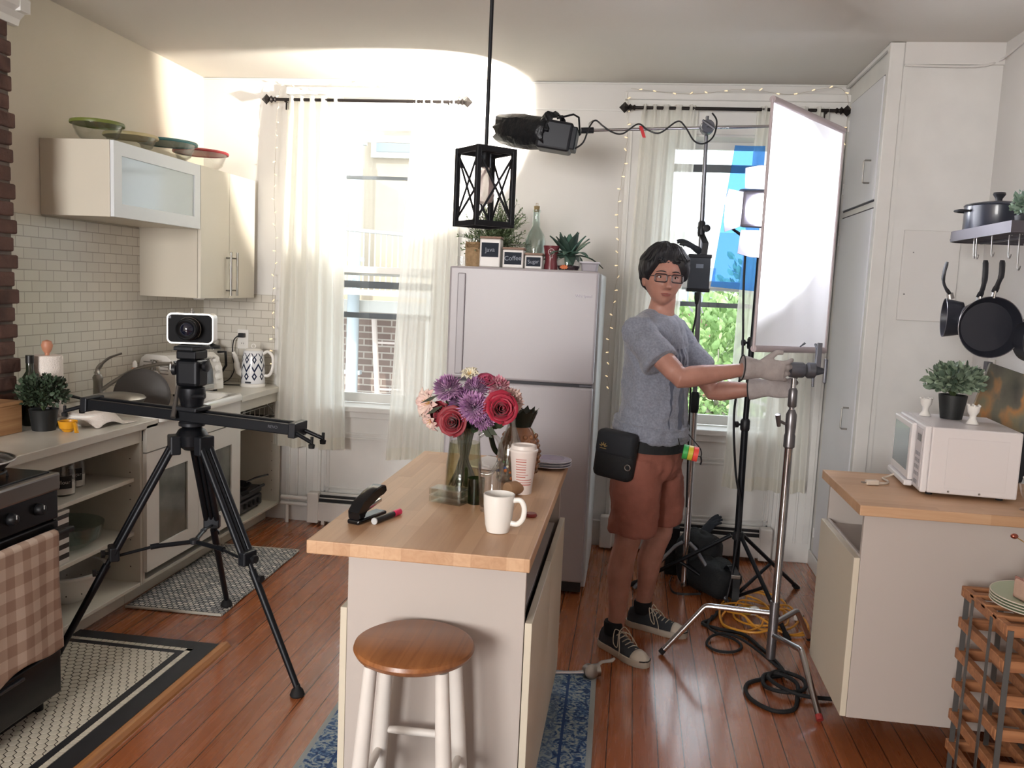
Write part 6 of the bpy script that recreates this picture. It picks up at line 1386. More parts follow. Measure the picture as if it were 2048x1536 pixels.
obj('hub', MB().lathe((KX, KY, 0.04), [(0.024, -0.018), (0.03, -0.012), (0.03, 0.012), (0.022, 0.018)], 16), black_plastic, ks, True, smooth=True)
for f in (Vector((0.085, 4.50, 0.012)), Vector((0.975, 4.70, 0.012)), Vector((0.80, 3.96, 0.012))):
    d = Vector((f.x-KX, f.y-KY, 0)).normalized(); t0_ = Vector((KX, KY, 0.35)) + d*0.035
    obj('leg', MB().tube([t0_, f], 0.0105, 10), black_metal, ks, True, smooth=True)
    obj('brace', MB().tube([Vector((KX, KY, 0.04)) + d*0.03, t0_.lerp(f, 0.52)], 0.009, 10), black_metal, ks, True, smooth=True)
    obj('foot', MB().lathe(f + d*-0.004, [(0.014, -0.02), (0.015, 0.02), (0.0, 0.024)], 12, axis=(f-t0_)), rubber, ks, True)
# the lamp
kl = thing('barn_door_lamp', 'bright lamp with open barn doors shining into the diffusion frame', 'lamp', (0.60, 4.36, 1.98))
LC = Vector((0.60, 4.38, 2.0)); LT = Vector((0.62, 3.55, 1.86)); la = (LT-LC).normalized()
FM = frameM(LC, Vector((1, 0.02, 0)), la) @ Matrix.Scale(1.2, 4)      # local z = beam axis, y = up
def lm(m): m.bm.transform(FM); return m
bodm = mat('lamp housing grey', '#6d6a74', 0.5, 0.3)
obj('housing', lm(MB().bbox(-0.085, 0.085, -0.075, 0.075, -0.16, -0.005, 0.015, 3)), bodm, kl, True)
obj('lens', lm(MB().lathe((0, 0, -0.004), [(0.0, 0), (0.062, 0), (0.062, 0.004), (0.0, 0.01)], 36)), mat('burning lens', '#ffffff', 0.3, emit='#f3f5ff', es=90), kl, True)
for rzv, w0, w1, L in ((0, 0.08, 0.10, 0.14), (PI, 0.08, 0.10, 0.14), (PI/2, 0.07, 0.085, 0.12), (-PI/2, 0.07, 0.085, 0.12)):
    g = MB().slab([(-w0, -0.083, 0.002), (w0, -0.083, 0.002), (w1, -0.083-0.6*L, 0.8*L), (w1*0.5, -0.083-0.68*L, 0.92*L), (-w1*0.5, -0.083-0.68*L, 0.92*L), (-w1, -0.083-0.6*L, 0.8*L)], (0, -0.7, -0.7), 0.0016)
    g.bm.transform(Matrix.Rotation(rzv, 4, 'Z')); obj('barn_door', lm(g), bodm, kl, True)
obj('bracket', lm(MB().tube([(-0.098, 0, -0.07), (-0.10, -0.09, -0.075), (-0.06, -0.115, -0.078), (0.06, -0.115, -0.078), (0.10, -0.09, -0.075), (0.098, 0, -0.07)], 0.0075, 8)), graph, kl, True, smooth=True)
obj('spigot', MB().cyl((KX-0.002, KY+0.06, 1.80), LC + Vector((0, 0.07, -0.115)), 0.01), graph, kl, True)
o = obj('lamp_cable', MB().tube(smoothpath([(0.53, 4.36, 1.78), (0.535, 4.36, 1.6), (0.55, 4.33, 1.25), (0.53, 4.33, 1.0), (0.56, 4.34, 0.7), (0.60, 4.35, 0.5), (0.585, 4.34, 0.2), (0.55, 4.3, 0.012), (0.5, 4.2, 0.01)], 8), 0.0058, 8), black_plastic, smooth=True); tag(o, 'black cable dropping from the bright lamp along the black stand', 'cable')
# blue gel hanging behind the lamp
gelm = bpy.data.materials.new('blue lighting gel'); gelm.use_nodes = True; t = NT(gelm); t.n.clear(); out = t.new('ShaderNodeOutputMaterial')
tr = t.new('ShaderNodeBsdfTransparent', n0=srgb('#a9d4ff')); df = t.new('ShaderNodeBsdfTranslucent', n0=srgb('#8ec8ff')); mx = t.new('ShaderNodeMixShader', n0=0.22)
t.link(tr.outputs[0], mx.inputs[1]); t.link(df.outputs[0], mx.inputs[2]); t.link(mx.outputs[0], out.inputs[0])
ge = MB().grid(lambda u, v: Vector((0.478 - 0.075*v + u*(0.155+0.075*v), 4.70 + 0.01*math.sin(v*4+u*3), 2.36 - 0.74*v - 0.015*u*v)), 8, 24)
o = obj('blue_gel_sheet', ge, gelm, smooth='all', mods=[('solid', 0.0008)]); tag(o, 'translucent blue lighting gel hanging between the lamp and the window', 'gel')
# ---- diffusion frame
DF0, DF1 = Vector((0.478, 3.45, 0)), Vector((0.855, 3.95, 0)); ex = (DF1-DF0).normalized(); en = Vector((ex.y, -ex.x, 0)); zt0, zb0 = 2.325, 1.372
df_ = thing('diffusion_frame', 'square frame of white diffusion cloth glowing in front of the lamp', 'diffusion frame', ((DF0.x+DF1.x)/2, (DF0.y+DF1.y)/2, 1.85))
frm = mat('pale frame tube', '#b9aeb2', 0.45)
a0, a1, b0_, b1_ = DF0+Vector((0, 0, zb0)), DF1+Vector((0, 0, zb0-0.02)), DF0+Vector((0, 0, zt0)), DF1+Vector((0, 0, zt0-0.02))
obj('top_tube', MB().tube([b0_, b1_], 0.0135, 12), frm, df_, True, smooth=True)
obj('bottom_tube', MB().tube([a0, a1], 0.0135, 12), frm, df_, True, smooth=True)
obj('side_tube', MB().tube([a0, b0_], 0.006, 10), frm, df_, True, smooth=True)
obj('side_tube', MB().tube([a1, b1_], 0.006, 10), frm, df_, True, smooth=True)
silk = bpy.data.materials.new('diffusion silk'); silk.use_nodes = True; t = NT(silk); t.n.clear(); out = t.new('ShaderNodeOutputMaterial')
df2 = t.new('ShaderNodeBsdfDiffuse', n0=(0.8, 0.8, 0.8, 1)); tl_ = t.new('ShaderNodeBsdfTranslucent', n0=(0.9, 0.9, 0.92, 1)); m1_ = t.new('ShaderNodeMixShader', n0=0.72); tr = t.new('ShaderNodeBsdfTransparent'); m2_ = t.new('ShaderNodeMixShader', n0=0.05)
t.link(df2.outputs[0], m1_.inputs[1]); t.link(tl_.outputs[0], m1_.inputs[2]); t.link(m1_.outputs[0], m2_.inputs[1]); t.link(tr.outputs[0], m2_.inputs[2]); t.link(m2_.outputs[0], out.inputs[0])
L_ = (DF1-DF0).length
obj('diffusion_cloth', MB().grid(lambda u, v: a0.lerp(a1, 0.01+0.98*u)*(1-v) + b0_.lerp(b1_, 0.01+0.98*u)*v + en*0.004*math.sin(u*21+math.sin(v*3))*math.sin(v*PI), 60, 20), silk, df_, True, smooth='all')
# real light of the two lamps
light('spotlight_beam', 'SPOT', front + axd*0.012, front + axd*0.012 + Vector((-0.64, 0.76, 0.22)), 190, (1.0, 0.93, 0.82), spot_size=R(91), spot_blend=0.25, shadow_soft_size=0.02)
light('barn_door_lamp_beam', 'SPOT', LC + la*0.03, Vector((0.605, 3.65, 1.95)), 200, (0.93, 0.94, 1.0), spot_size=R(56), spot_blend=0.25, shadow_soft_size=0.05)

# ---- C-stand
CX, CY = 0.668, 3.61
cs = thing('c_stand', 'chrome stand with turtle base legs in front of the man', 'c-stand', (CX, CY, 0))
obj('column', MB().tube([(CX+0.002, CY, 0.06), (CX+0.004, CY, 1.02)], 0.0168, 20), chrome, cs, True, smooth=True)
obj('riser', MB().tube([(CX+0.004, CY, 1.0), (CX+0.002, CY, 1.25)], 0.0115, 16), chrome, cs, True, smooth=True)
cm_ = mat('cast steel', '#7f7d80', 0.35, 0.85)
obj('casting', MB().lathe((CX+0.004, CY, 1.03), [(0.018, -0.07), (0.023, -0.065), (0.023, -0.02), (0.02, -0.01), (0.022, 0.02), (0.022, 0.07), (0.013, 0.09)], 24), cm_, cs, True, smooth=True)
obj('casting', MB().lathe((CX+0.003, CY, 1.15), [(0.014, -0.02), (0.018, -0.015), (0.018, 0.05), (0.012, 0.06)], 24), cm_, cs, True, smooth=True)
obj('t_knob', MB().tube([(CX-0.018, CY-0.01, 1.06), (CX-0.05, CY-0.02, 1.075)], 0.006, 8).tube([(CX-0.055, CY-0.03, 1.10), (CX-0.045, CY-0.015, 1.05)], [0.012, 0.008], 10), cm_, cs, True, smooth=True)
obj('hub', MB().lathe((CX, CY, 0.0), [(0.0, 0.05), (0.02, 0.05), (0.02, 0.30), (0.0, 0.30)], 20), cm_, cs, True, smooth=True)
for bend, ft, zz in ((Vector((0.39, 3.66, 0.235)), Vector((0.212, 3.645, 0.012)), 0.245), (Vector((0.745, 3.40, 0.185)), Vector((0.785, 3.18, 0.012)), 0.155), (Vector((0.80, 3.80, 0.20)), Vector((0.90, 3.97, 0.012)), 0.2)):
    d = Vector((bend.x-CX, bend.y-CY, 0)).normalized(); s0 = Vector((CX, CY, zz)) + d*0.018
    P = [s0, s0.lerp(bend, 0.5), s0.lerp(bend, 0.85)] + smoothpath([s0.lerp(bend, 0.9), bend + Vector((0, 0, -0.004)), bend.lerp(ft, 0.12)], 5) + [bend.lerp(ft, 0.5), ft]
    lg = obj('leg', MB().tube(P, 0.0125, 14), chrome, cs, True, smooth=True)
    obj('leg_tip', MB().tube([ft.lerp(bend, 0.06), ft + (ft-bend).normalized()*0.004], 0.0135, 12), mat('red rubber tip', '#8d2d2a', 0.6) if ft.y < 3.3 else rubber, lg, True)
hd2 = thing('clamp', 'chrome grip head on the C-stand held in the gloved hands', 'grip head', (0.70, 3.62, 1.285))
obj('clamp_disc', MB().lathe((0.69, 3.61, 1.285), [(0.024, -0.045), (0.032, -0.04), (0.032, 0.012), (0.026, 0.02)], 24, axis=(1, 0.12, 0)), ghm, hd2, True, smooth=True)
obj('clamp_disc', MB().lathe((0.735, 3.615, 1.285), [(0.026, -0.02), (0.033, -0.012), (0.033, 0.012), (0.02, 0.022), (0.012, 0.05)], 24, axis=(1, 0.12, 0)), ghm, hd2, True, smooth=True)
obj('t_handle', MB().tube([(0.76, 3.62, 1.285), (0.79, 3.625, 1.285)], 0.008, 10).bbox(0.787, 0.80, 3.612, 3.64, 1.235, 1.335, 0.004), ghm, hd2, True)
obj('bolt', MB().tube([(0.745, 3.61, 1.26), (0.745, 3.60, 1.22)], 0.0055, 8), ghm, hd2, True)
obj('stud', MB().tube([(0.755, 3.62, 1.31), (0.77, 3.70, 1.37), (0.775, 3.76, 1.385)], 0.006, 8).bbox(0.753, 0.773, 3.615, 3.625, 1.30, 1.40, 0.002), ghm, hd2, True)
obj('wing', MB().tube([(0.70, 3.70, 1.375), (0.72, 3.70, 1.392)], [0.006, 0.014], 8, flat=0.35), ghm, hd2, True)
# ---- sandbag / black kit bag and cables
bg_ = thing('black_equipment_bag', 'slumped black sandbag with a buckle beneath the steel stand', 'bag', (0.46, 4.60, 0))
bagm = mat('black nylon', '#15171a', 0.75, bump=0.3, bscale=200)
def blob(c, a, b_, cz_, seed, sx_=26, n2=16, sq=0.75):
    rn = random.Random(seed); ph = [rn.uniform(0, 6) for _ in range(6)]; L = []
    for i in range(n2+1):
        th = PI*(0.01+0.98*i/n2); row = []
        for k in range(sx_):
            ph_ = 2*PI*k/sx_; f = 1 + 0.06*math.sin(3*ph_+ph[0]) + 0.05*math.sin(5*th+ph[1]+2*ph_)
            cx_ = math.copysign(abs(math.cos(ph_))**sq, math.cos(ph_)); sy_ = math.copysign(abs(math.sin(ph_))**sq, math.sin(ph_)); ct = math.copysign(abs(math.cos(th))**sq, math.cos(th))
            row.append(Vector(c) + Vector((a*math.sin(th)**sq*cx_*f, b_*math.sin(th)**sq*sy_*f, max(-cz_, -cz_*ct*f))))
        L.append(row)
    return MB().loft(L)
g = blob((0, 0, 0.15), 0.125, 0.10, 0.148, 3); g.bm.transform(Matrix.Translation((0.43, 4.63, 0.0)) @ Matrix.Rotation(R(-18), 4, 'Z')); obj('upper_bag', g, bagm, bg_, True, smooth='all')
g = blob((0, 0, 0.095), 0.11, 0.17, 0.093, 7); g.bm.transform(Matrix.Translation((0.50, 4.50, 0.0)) @ Matrix.Rotation(R(35), 4, 'Z')); obj('lower_bag', g, bagm, bg_, True, smooth='all')
obj('strap', MB().ribbon(smoothpath([(0.56, 4.40, 0.17), (0.575, 4.36, 0.20), (0.60, 4.34, 0.16), (0.605, 4.33, 0.08), (0.60, 4.31, 0.015)], 5), 0.035, 0.004, side=(1, 0, 0)), black_plastic, bg_, True)
obj('buckle', MB().bbox(0.575, 0.622, 4.325, 4.335, 0.145, 0.165, 0.003), steel, bg_, True)
obj('handle_strap', MB().ribbon(smoothpath([(0.30, 4.62, 0.03), (0.285, 4.56, 0.012), (0.30, 4.44, 0.008), (0.36, 4.42, 0.01), (0.44, 4.42, 0.02)], 5), 0.012, 0.003), black_plastic, bg_, True)
bxs = obj('black_case', MB().bbox(-0.035, 0.035, -0.05, 0.05, 0.0005, 0.27, 0.004), bagm); bxs.location = (0.30, 4.79, 0); tag(bxs, 'upright black battery case behind the slumped bag', 'case')
glove('black_glove', 'black glove lying on top of the slumped bag', 'glove', None, Matrix.Translation((0.45, 4.66, 0.27)) @ Matrix.Rotation(R(-55), 4, 'Y') @ Matrix.Rotation(R(20), 4, 'X'), mat('black glove cloth', '#23272e'), 0.9, 0.25, 1.2, cuff=False)
def cable(name, pts, r, m, label, cat='cable', n=8):
    o = obj(name, MB().tube(smoothpath(pts, n), r, 8), m, smooth=True); tag(o, label, cat); return o
yc = mat('yellow cable', '#c98a2c', 0.45); rn = random.Random(12)
P = []
for k in range(62):
    a = k*0.62; cxx = 0.70 + 0.06*math.sin(k*0.21); cyy = 4.20 + 0.05*math.cos(k*0.17); r_ = 0.13 + 0.055*math.sin(k*0.9)
    P.append((cxx + math.cos(a)*r_*1.05, cyy + math.sin(a)*r_*1.35, 0.011 + 0.0105*(k % 4) + 0.004*math.sin(k)))
P += [(0.80, 4.0, 0.012), (0.90, 4.02, 0.011), (0.93, 4.15, 0.011)]
cable('yellow_extension_cord', P, 0.0052, yc, 'tangled yellow extension cord on the floor behind the chrome stand', 'cord', 5)
pl = thing('cord_connector', 'white and yellow plug connector lying on the yellow cord', 'plug', (0.63, 4.13, 0.055), rz=R(20))
obj('plug', MB().lathe((0, 0, 0), [(0.0, -0.03), (0.014, -0.03), (0.018, -0.01), (0.02, 0.02), (0, 0.022)], 14, axis=(1, 0, 0)), mat('yellow socket', '#b89a2e', 0.4), pl)
obj('socket', MB().lathe((0.023, 0, 0), [(0.0, 0.0), (0.021, 0.0), (0.023, 0.03), (0.016, 0.045), (0, 0.045)], 14, axis=(1, 0, 0)), white_plastic, pl)
pl = thing('cord_plug', 'white plug end of the yellow cord by the closet', 'plug', (0.90, 4.22, 0.016), rz=R(50))
obj('plug', MB().bbox(-0.03, 0.02, -0.014, 0.014, -0.012, 0.012, 0.005), white_plastic, pl)
for s_ in (-.006, .006): obj('prong', MB().box(0.02, 0.038, s_-0.001, s_+0.001, -0.004, 0.004), steel, pl)
cable('black_power_cable', [(0.52, 4.22, 0.014), (0.47, 4.10, 0.012), (0.42, 4.03, 0.010), (0.50, 3.98, 0.01), (0.60, 3.94, 0.011), (0.66, 3.80, 0.011), (0.705, 3.66, 0.011), (0.715, 3.55, 0.010), (0.64, 3.50, 0.009), (0.55, 3.42, 0.009), (0.545, 3.30, 0.009), (0.62, 3.215, 0.009), (0.70, 3.24, 0.009), (0.735, 3.35, 0.009), (0.75, 3.45, 0.020), (0.70, 3.52, 0.022), (0.63, 3.50, 0.02), (0.62, 3.41, 0.014), (0.69, 3.36, 0.02), (0.77, 3.40, 0.022), (0.78, 3.50, 0.021), (0.70, 3.55, 0.021), (0.64, 3.47, 0.028), (0.68, 3.38, 0.028), (0.76, 3.345, 0.02), (0.87, 3.36, 0.012)], 0.0085, rubber, 'thick black cable coiled in front of the chrome stand leg')
cable('thin_black_cable', [(0.47, 4.10, 0.026), (0.44, 3.98, 0.02), (0.48, 3.93, 0.01), (0.55, 3.88, 0.008), (0.575, 3.80, 0.008), (0.53, 3.735, 0.008), (0.46, 3.73, 0.008), (0.42, 3.79, 0.008), (0.45, 3.87, 0.018), (0.52, 3.905, 0.021), (0.58, 3.86, 0.02), (0.64, 3.74, 0.02), (0.69, 3.60, 0.024), (0.72, 3.52, 0.028)], 0.0062, rubber, 'thinner black cable looping once left of the chrome stand')
# tape rolls on a cord at the man's belt are with the person
# ================================================================ the man in gloves
man = thing('person', 'man in glasses, grey T-shirt and brick red shorts gripping the C-stand in work gloves', 'person', (0.11, 3.75, 0))
F = Vector((0.906, -0.423, 0)); S = Vector((0.423, 0.906, 0)); U = Vector((0, 0, 1))
def sect(c, a, b_, n=32, tilt=0.0, sq=1.0):
    c = Vector(c); out = []
    for k in range(n):
        t_ = 2*PI*k/n; ct, st_ = math.cos(t_), math.sin(t_)
        ct = math.copysign(abs(ct)**sq, ct); st_ = math.copysign(abs(st_)**sq, st_)
        out.append(c + F*a*ct + S*b_*st_ + U*tilt*ct)
    return out
skin = bpy.data.materials.new('skin'); skin.use_nodes = True; t = NT(skin); b = t.n['Principled BSDF']; b.inputs['Roughness'].default_value = 0.5
b.inputs['Subsurface Weight'].default_value = 0.12; b.inputs['Subsurface Radius'].default_value = (0.02, 0.008, 0.004)
tc = t.new('ShaderNodeTexCoord'); nz = t.new('ShaderNodeTexNoise', n2=14.0, n3=3.0); t.link(tc.outputs['Object'], nz.inputs[0])
t.link(t.ramp(nz.outputs[0], [(0.3, srgb('#9c6f61')), (0.7, srgb('#b08172'))]), b.inputs['Base Color'])
HC = Vector((0.118, 3.715, 1.638)); HM = Matrix.Translation(HC) @ Matrix.Rotation(R(13), 4, 'Z') @ Matrix.Rotation(R(2), 4, 'Y')
def G(v, s): return math.exp(-(v/s)**2)
def head_pt(th, ph):
    """th: 0 chin .. pi crown, ph: azimuth with 0 = +x (image right), -pi/2 = face"""
    n = Vector((math.sin(th)*math.cos(ph), math.sin(th)*math.sin(ph), -math.cos(th)))
    x, y, z = n.x*0.079, n.y*0.094, n.z*0.118
    if n.z < 0:
        k = (-n.z)**1.6; x *= 1 - 0.30*k; y = y*(1-0.18*k) - 0.020*k*(1 if n.y < 0.2 else 0.4)
        if n.y > 0: y *= 1 - 0.35*k
    else: x *= 1 - 0.04*n.z; y += 0.006*n.z
    if n.y < 0:
        ax = abs(x); f = 0.0; fr_ = min(1, -n.y*2.2)
        f += 0.006*G(z-0.045, 0.03)                                  # forehead
        f += 0.0045*G(ax-0.030, 0.02)*G(z-0.019, 0.008)              # brow
        f -= 0.0100*G(ax-0.031, 0.017)*G(z-0.001, 0.013)             # sockets
        r_ = max(0, min(1, (0.012-z)/0.05)); cut = 1/(1+math.exp((-0.048-z)*600)) if z < -0.03 else 1.0
        f += 0.0235*r_*G(x, 0.0095+0.004*r_)*cut                     # nose
        f += 0.0085*G(ax-0.0125, 0.0065)*G(z+0.041, 0.0075)          # wings
        f += 0.0045*G(ax-0.045, 0.02)*G(z+0.025, 0.02)               # cheeks
        f += 0.0065*G(x, 0.022)*G(z+0.0655, 0.0050) + 0.0065*G(x, 0.019)*G(z+0.0765, 0.0055)
        f -= 0.0035*G(x, 0.024)*G(z+0.0710, 0.0022)
        f += 0.007*G(x, 0.020)*G(z+0.102, 0.014)
        y -= f*fr_
    return Vector((x, y, z))
body = MB()
NH, NA = 96, 120
body.loft([[HM @ head_pt(PI*(i+0.02 if i == 0 else i-0.02 if i == NH else i)/NH, 2*PI*k/NA) for k in range(NA)] for i in range(NH+1)])
for s_ in (-1, 1):
    body.ball(HM @ Vector((s_*0.078, 0.012, -0.012)), 0.009, 0.018, 0.031, 14, 10, rot=HM.to_3x3() @ Matrix.Rotation(R(-12), 3, 'X'))
# neck, torso
body.loft([sect(c, a, b_) for c, a, b_ in (((0.128, 3.735, 1.58), .050, .052), ((0.126, 3.738, 1.54), .053, .054), ((0.12, 3.742, 1.50), .056, .058), ((0.112, 3.748, 1.465), .066, .085), ((0.108, 3.75, 1.44), .080, .135), ((0.108, 3.75, 1.41), .092, .168), ((0.11, 3.75, 1.36), .104, .178), ((0.115, 3.75, 1.28), .112, .166), ((0.115, 3.75, 1.16), .106, .150), ((0.112, 3.75, 1.06), .104, .146), ((0.108, 3.75, 0.98), .106, .155), ((0.105, 3.75, 0.90), .110, .165), ((0.105, 3.75, 0.84), .105, .160), ((0.105, 3.75, 0.80), .08, .13))])
def limb(P, rr_, n=18): body.tube(P, rr_, n)
shR, elR, wrR = Vector((0.028, 3.585, 1.405)), Vector((0.205, 3.462, 1.238)), Vector((0.44, 3.528, 1.277))
shL, elL, wrL = Vector((0.190, 3.905, 1.400)), Vector((0.375, 3.852, 1.150)), Vector((0.545, 3.762, 1.180))
for sh, el, wr in ((shR, elR, wrR), (shL, elL, wrL)):
    limb([sh + (Vector((0.11, 3.75, 1.38))-sh)*0.35, sh, sh.lerp(el, 0.3), sh.lerp(el, 0.65), el.lerp(sh, 0.12)], [0.052, 0.054, 0.051, 0.045, 0.042])
    limb([el.lerp(sh, 0.14), el, el.lerp(wr, 0.18), el.lerp(wr, 0.4), el.lerp(wr, 0.75), wr, wr.lerp(el, -0.12)], [0.040, 0.043, 0.044, 0.041, 0.032, 0.0275, 0.029])
kR = Vector((0.035, 3.640, 0.49)); aR = Vector((0.008, 3.662, 0.11)); kL = Vector((0.185, 3.865, 0.485)); aL = Vector((0.128, 3.945, 0.11))
for hip, kn, an, fd in ((Vector((0.065, 3.665, 0.84)), kR, aR, Vector((0.70, -0.71, 0))), (Vector((0.155, 3.835, 0.84)), kL, aL, Vector((0.93, -0.37, 0)))):
    limb([hip, hip.lerp(kn, 0.35), hip.lerp(kn, 0.75), kn], [0.088, 0.082, 0.064, 0.056])
    bk = -fd*0.014
    limb([kn + U*0.03, kn, kn.lerp(an, 0.18)+bk, kn.lerp(an, 0.36)+bk*1.4, kn.lerp(an, 0.62)+bk*0.6, kn.lerp(an, 0.86), an, an - U*0.04], [0.053, 0.054, 0.055, 0.058, 0.046, 0.0375, 0.037, 0.038])
    limb([an-U*0.03, an - U*0.066 + fd*0.05, an - U*0.074 + fd*0.12], [0.034, 0.024, 0.018])
obj('body', body, skin, man, True, mods=[('remesh', 0.0042), ('smooth', 2)])
# face details
hl = lambda p: HM @ Vector(p)
def hp(m): m.bm.transform(HM); return m
def front_y(x, z):
    best = None
    th = math.acos(max(-1, min(1, -z/0.118)))
    for k in range(60):
        ph = -PI + PI*k/59; p = head_pt(th, ph)
        if best is None or abs(p.x-x) < abs(best.x-x): best = p
    return best.y
for s_ in (-1, 1):
    ey = front_y(s_*0.031, 0.001)
    e = obj('eye', hp(MB().ball((s_*0.031, ey+0.0095, 0.0), 0.0115, seg=20, rings=14)), mat('eye white', '#cfc7c4', 0.25), man, True, smooth='all')
    obj('iris', hp(MB().lathe((s_*0.031+0.001, ey-0.0012, -0.0005), [(0, 0.0), (0.0046, 0.0), (0.004, 0.0012), (0, 0.0018)], 16, axis=(0.02, -1, 0))), mat('dark brown iris', '#1c110d', 0.15), e, True)
    lid_ = []
    for vs_z, nm in ((1, 'upper_eyelid'), (-1, 'lower_eyelid')):
        P = [(s_*0.031 + 0.0145*math.cos(a), ey - 0.0014 + 0.006*abs(math.cos(a))**2, vs_z*0.0052*math.sin(a)+0.0003) for a in [PI*k/10 for k in range(11)]]
        obj(nm, hp(MB().tube(P, 0.0021 if vs_z > 0 else 0.0014, 6)), skin if vs_z < 0 else mat('lash line', '#4a3028', 0.7), man, True, smooth=True)
    P = [(s_*(0.013+0.038*k/6), front_y(s_*(0.013+0.038*k/6), 0.021)-0.0008, 0.0195 + 0.0055*math.sin(PI*min(1, k/6*0.8+0.12))) for k in range(7)]
    obj('eyebrow', hp(MB().tube(P, [0.0030, 0.0048, 0.0052, 0.0050, 0.0042, 0.0030, 0.0015], 7, flat=0.5)), mat('black hair', '#15151a', 0.6), man, True, smooth=True)
lipm = mat('lip', '#8f5550', 0.5)
P = [(-0.023+0.046*k/10, front_y(-0.023+0.046*k/10, -0.0655)-0.0004, -0.0665 - 0.0022*abs(k-5)/5) for k in range(11)]
obj('upper_lip', hp(MB().tube(P, [0.0009]+[0.0026+0.0008*math.sin(PI*k/10) for k in range(1, 10)]+[0.0009], 8, flat=0.8)), lipm, man, True, smooth=True)
P = [(-0.019+0.038*k/10, front_y(-0.019+0.038*k/10, -0.076)-0.0002, -0.0755 + 0.0025*(abs(k-5)/5)**2) for k in range(11)]
obj('lower_lip', hp(MB().tube(P, [0.0009]+[0.003+0.0012*math.sin(PI*k/10) for k in range(1, 10)]+[0.0009], 8, flat=0.8)), lipm, man, True, smooth=True)
# hair cap
rn = random.Random(31)
def hair_pt(th, ph):
    p = head_pt(th, ph); n = p.normalized(); z = p.z; fa = abs((ph + PI/2 + PI) % (2*PI) - PI)        # angle away from the face direction
    line = 0.060 - 0.012*G(p.x+0.0, 0.012)*0 + 0.0
    if fa < 0.62: hl_ = 0.079 - 0.018*(fa/0.62)**2
    elif fa < 1.15: hl_ = 0.061 - (fa-0.62)/0.53*0.073
    elif fa < 1.75: hl_ = -0.012 + 0.008*math.sin((fa-1.15)*5)
    else: hl_ = -0.02 - 0.05*min(1, (fa-1.75)/0.8)
    k = 1/(1+math.exp(-(z-hl_)/0.0032))
    th_ = 0.016 + 0.018*max(0, n.z) + 0.010*G(abs(n.x)-0.8, 0.35)*max(0, min(1, (z+0.03)/0.06)) + 0.007*G(z-0.085, 0.025)*(1 if p.y < 0 else 0.3)
    st_ = 0.0014*math.sin(ph*41 + 3*math.sin(th*4)) + 0.0020*math.sin(ph*11+th*3+1) + 0.004*noise.noise(n*4)
    part = -0.005*G(p.x-0.012, 0.006)*(1 if p.y < 0.03 else 0)*(1 if n.z > 0.85 else 0)
    return p + n*((th_+st_+part)*k - 0.004*(1-k))
obj('hair', MB().loft([[HM @ hair_pt(PI*(0.28+0.715*i/84), 2*PI*k/200) for k in range(200)] for i in range(85)]), mat('black hair', '#15151a'), man, True, smooth='all')
lk = MB()
for k in range(46):
    a = -PI/2 + rn.uniform(-1.35, 1.35); side_ = 1 if a > -PI/2+0.12 else -1
    p0 = hair_pt(PI*0.80, a*0.8 - PI/2*0.2); p1 = hair_pt(PI*0.70, a); fa = abs(a+PI/2)
    drop = 0.012 if fa < 0.6 else 0.03
    p2 = Vector((p1.x + side_*0.012, p1.y - 0.006, p1.z - drop*0.6)); p3 = Vector((p1.x + side_*0.022, p1.y + (0.004 if fa < 0.9 else 0.012), p1.z - drop*1.2))
    lk.tube([HM @ q for q in smoothpath([p0, p1, p2, p3], 4)], [0.0035]*5+[0.0035]*4+[0.002]*3+[0.0006], 6)
o = obj('hair_locks', lk, mat('black hair'), man, True, smooth='all'); o['kind'] = 'stuff'
# glasses
gy = front_y(0.0, 0.0) - 0.006
gm = mat('dark tortoise frame', '#2b2328', 0.3)
gl = obj('glasses', hp(MB().tube(smoothpath([(-0.010, gy-0.002, 0.005), (-0.004, gy-0.006, 0.0085), (0.004, gy-0.006, 0.0085), (0.010, gy-0.002, 0.005)], 4), 0.0018, 8)), gm, man, True, smooth=True)
for s_ in (-1, 1):
    cx_ = s_*0.0355; P = []
    for cxx, czz, a0 in ((0.016, 0.0085, 0), (-0.016, 0.0085, PI/2), (-0.016, -0.0085, PI), (0.016, -0.0085, 1.5*PI)):
        for k in range(5): a = a0+k*PI/8; P.append((cx_+cxx+0.0085*math.cos(a), gy + 0.012*((cx_+cxx)/0.06)**2 - 0.002, -0.004+czz+0.0075*math.sin(a)))
    P.append(P[0]); P.append(P[1])
    obj('rim', hp(MB().tube(P, 0.0025, 8)), gm, gl, True, smooth=True)
    obj('lens', hp(MB().add([Vector(q) for q in P[:20]], [tuple(range(20))])), glass('spectacle lens', '#fbfcfe', 0.0), gl, True)
    obj('temple', hp(MB().tube([(s_*0.058, gy+0.010, 0.004), (s_*0.070, gy+0.035, 0.003), (s_*0.082, gy+0.075, 0.001), (s_*0.086, gy+0.11, -0.004)], 0.0018, 6)), gm, gl, True, smooth=True)
# T-shirt
shm = bpy.data.materials.new('heather grey jersey with print'); shm.use_nodes = True; t = NT(shm); b = t.n['Principled BSDF']; b.inputs['Roughness'].default_value = 0.95; b.inputs['Sheen Weight'].default_value = 0.2
tc = t.new('ShaderNodeTexCoord'); nz = t.new('ShaderNodeTexNoise', n2=120.0, n3=2.0); t.link(tc.outputs['Object'], nz.inputs[0])
base = t.ramp(nz.outputs[0], [(0.3, srgb('#6f7380')), (0.7, srgb('#838794'))])
sx = t.new('ShaderNodeSeparateXYZ'); t.link(tc.outputs['Object'], sx.inputs[0])
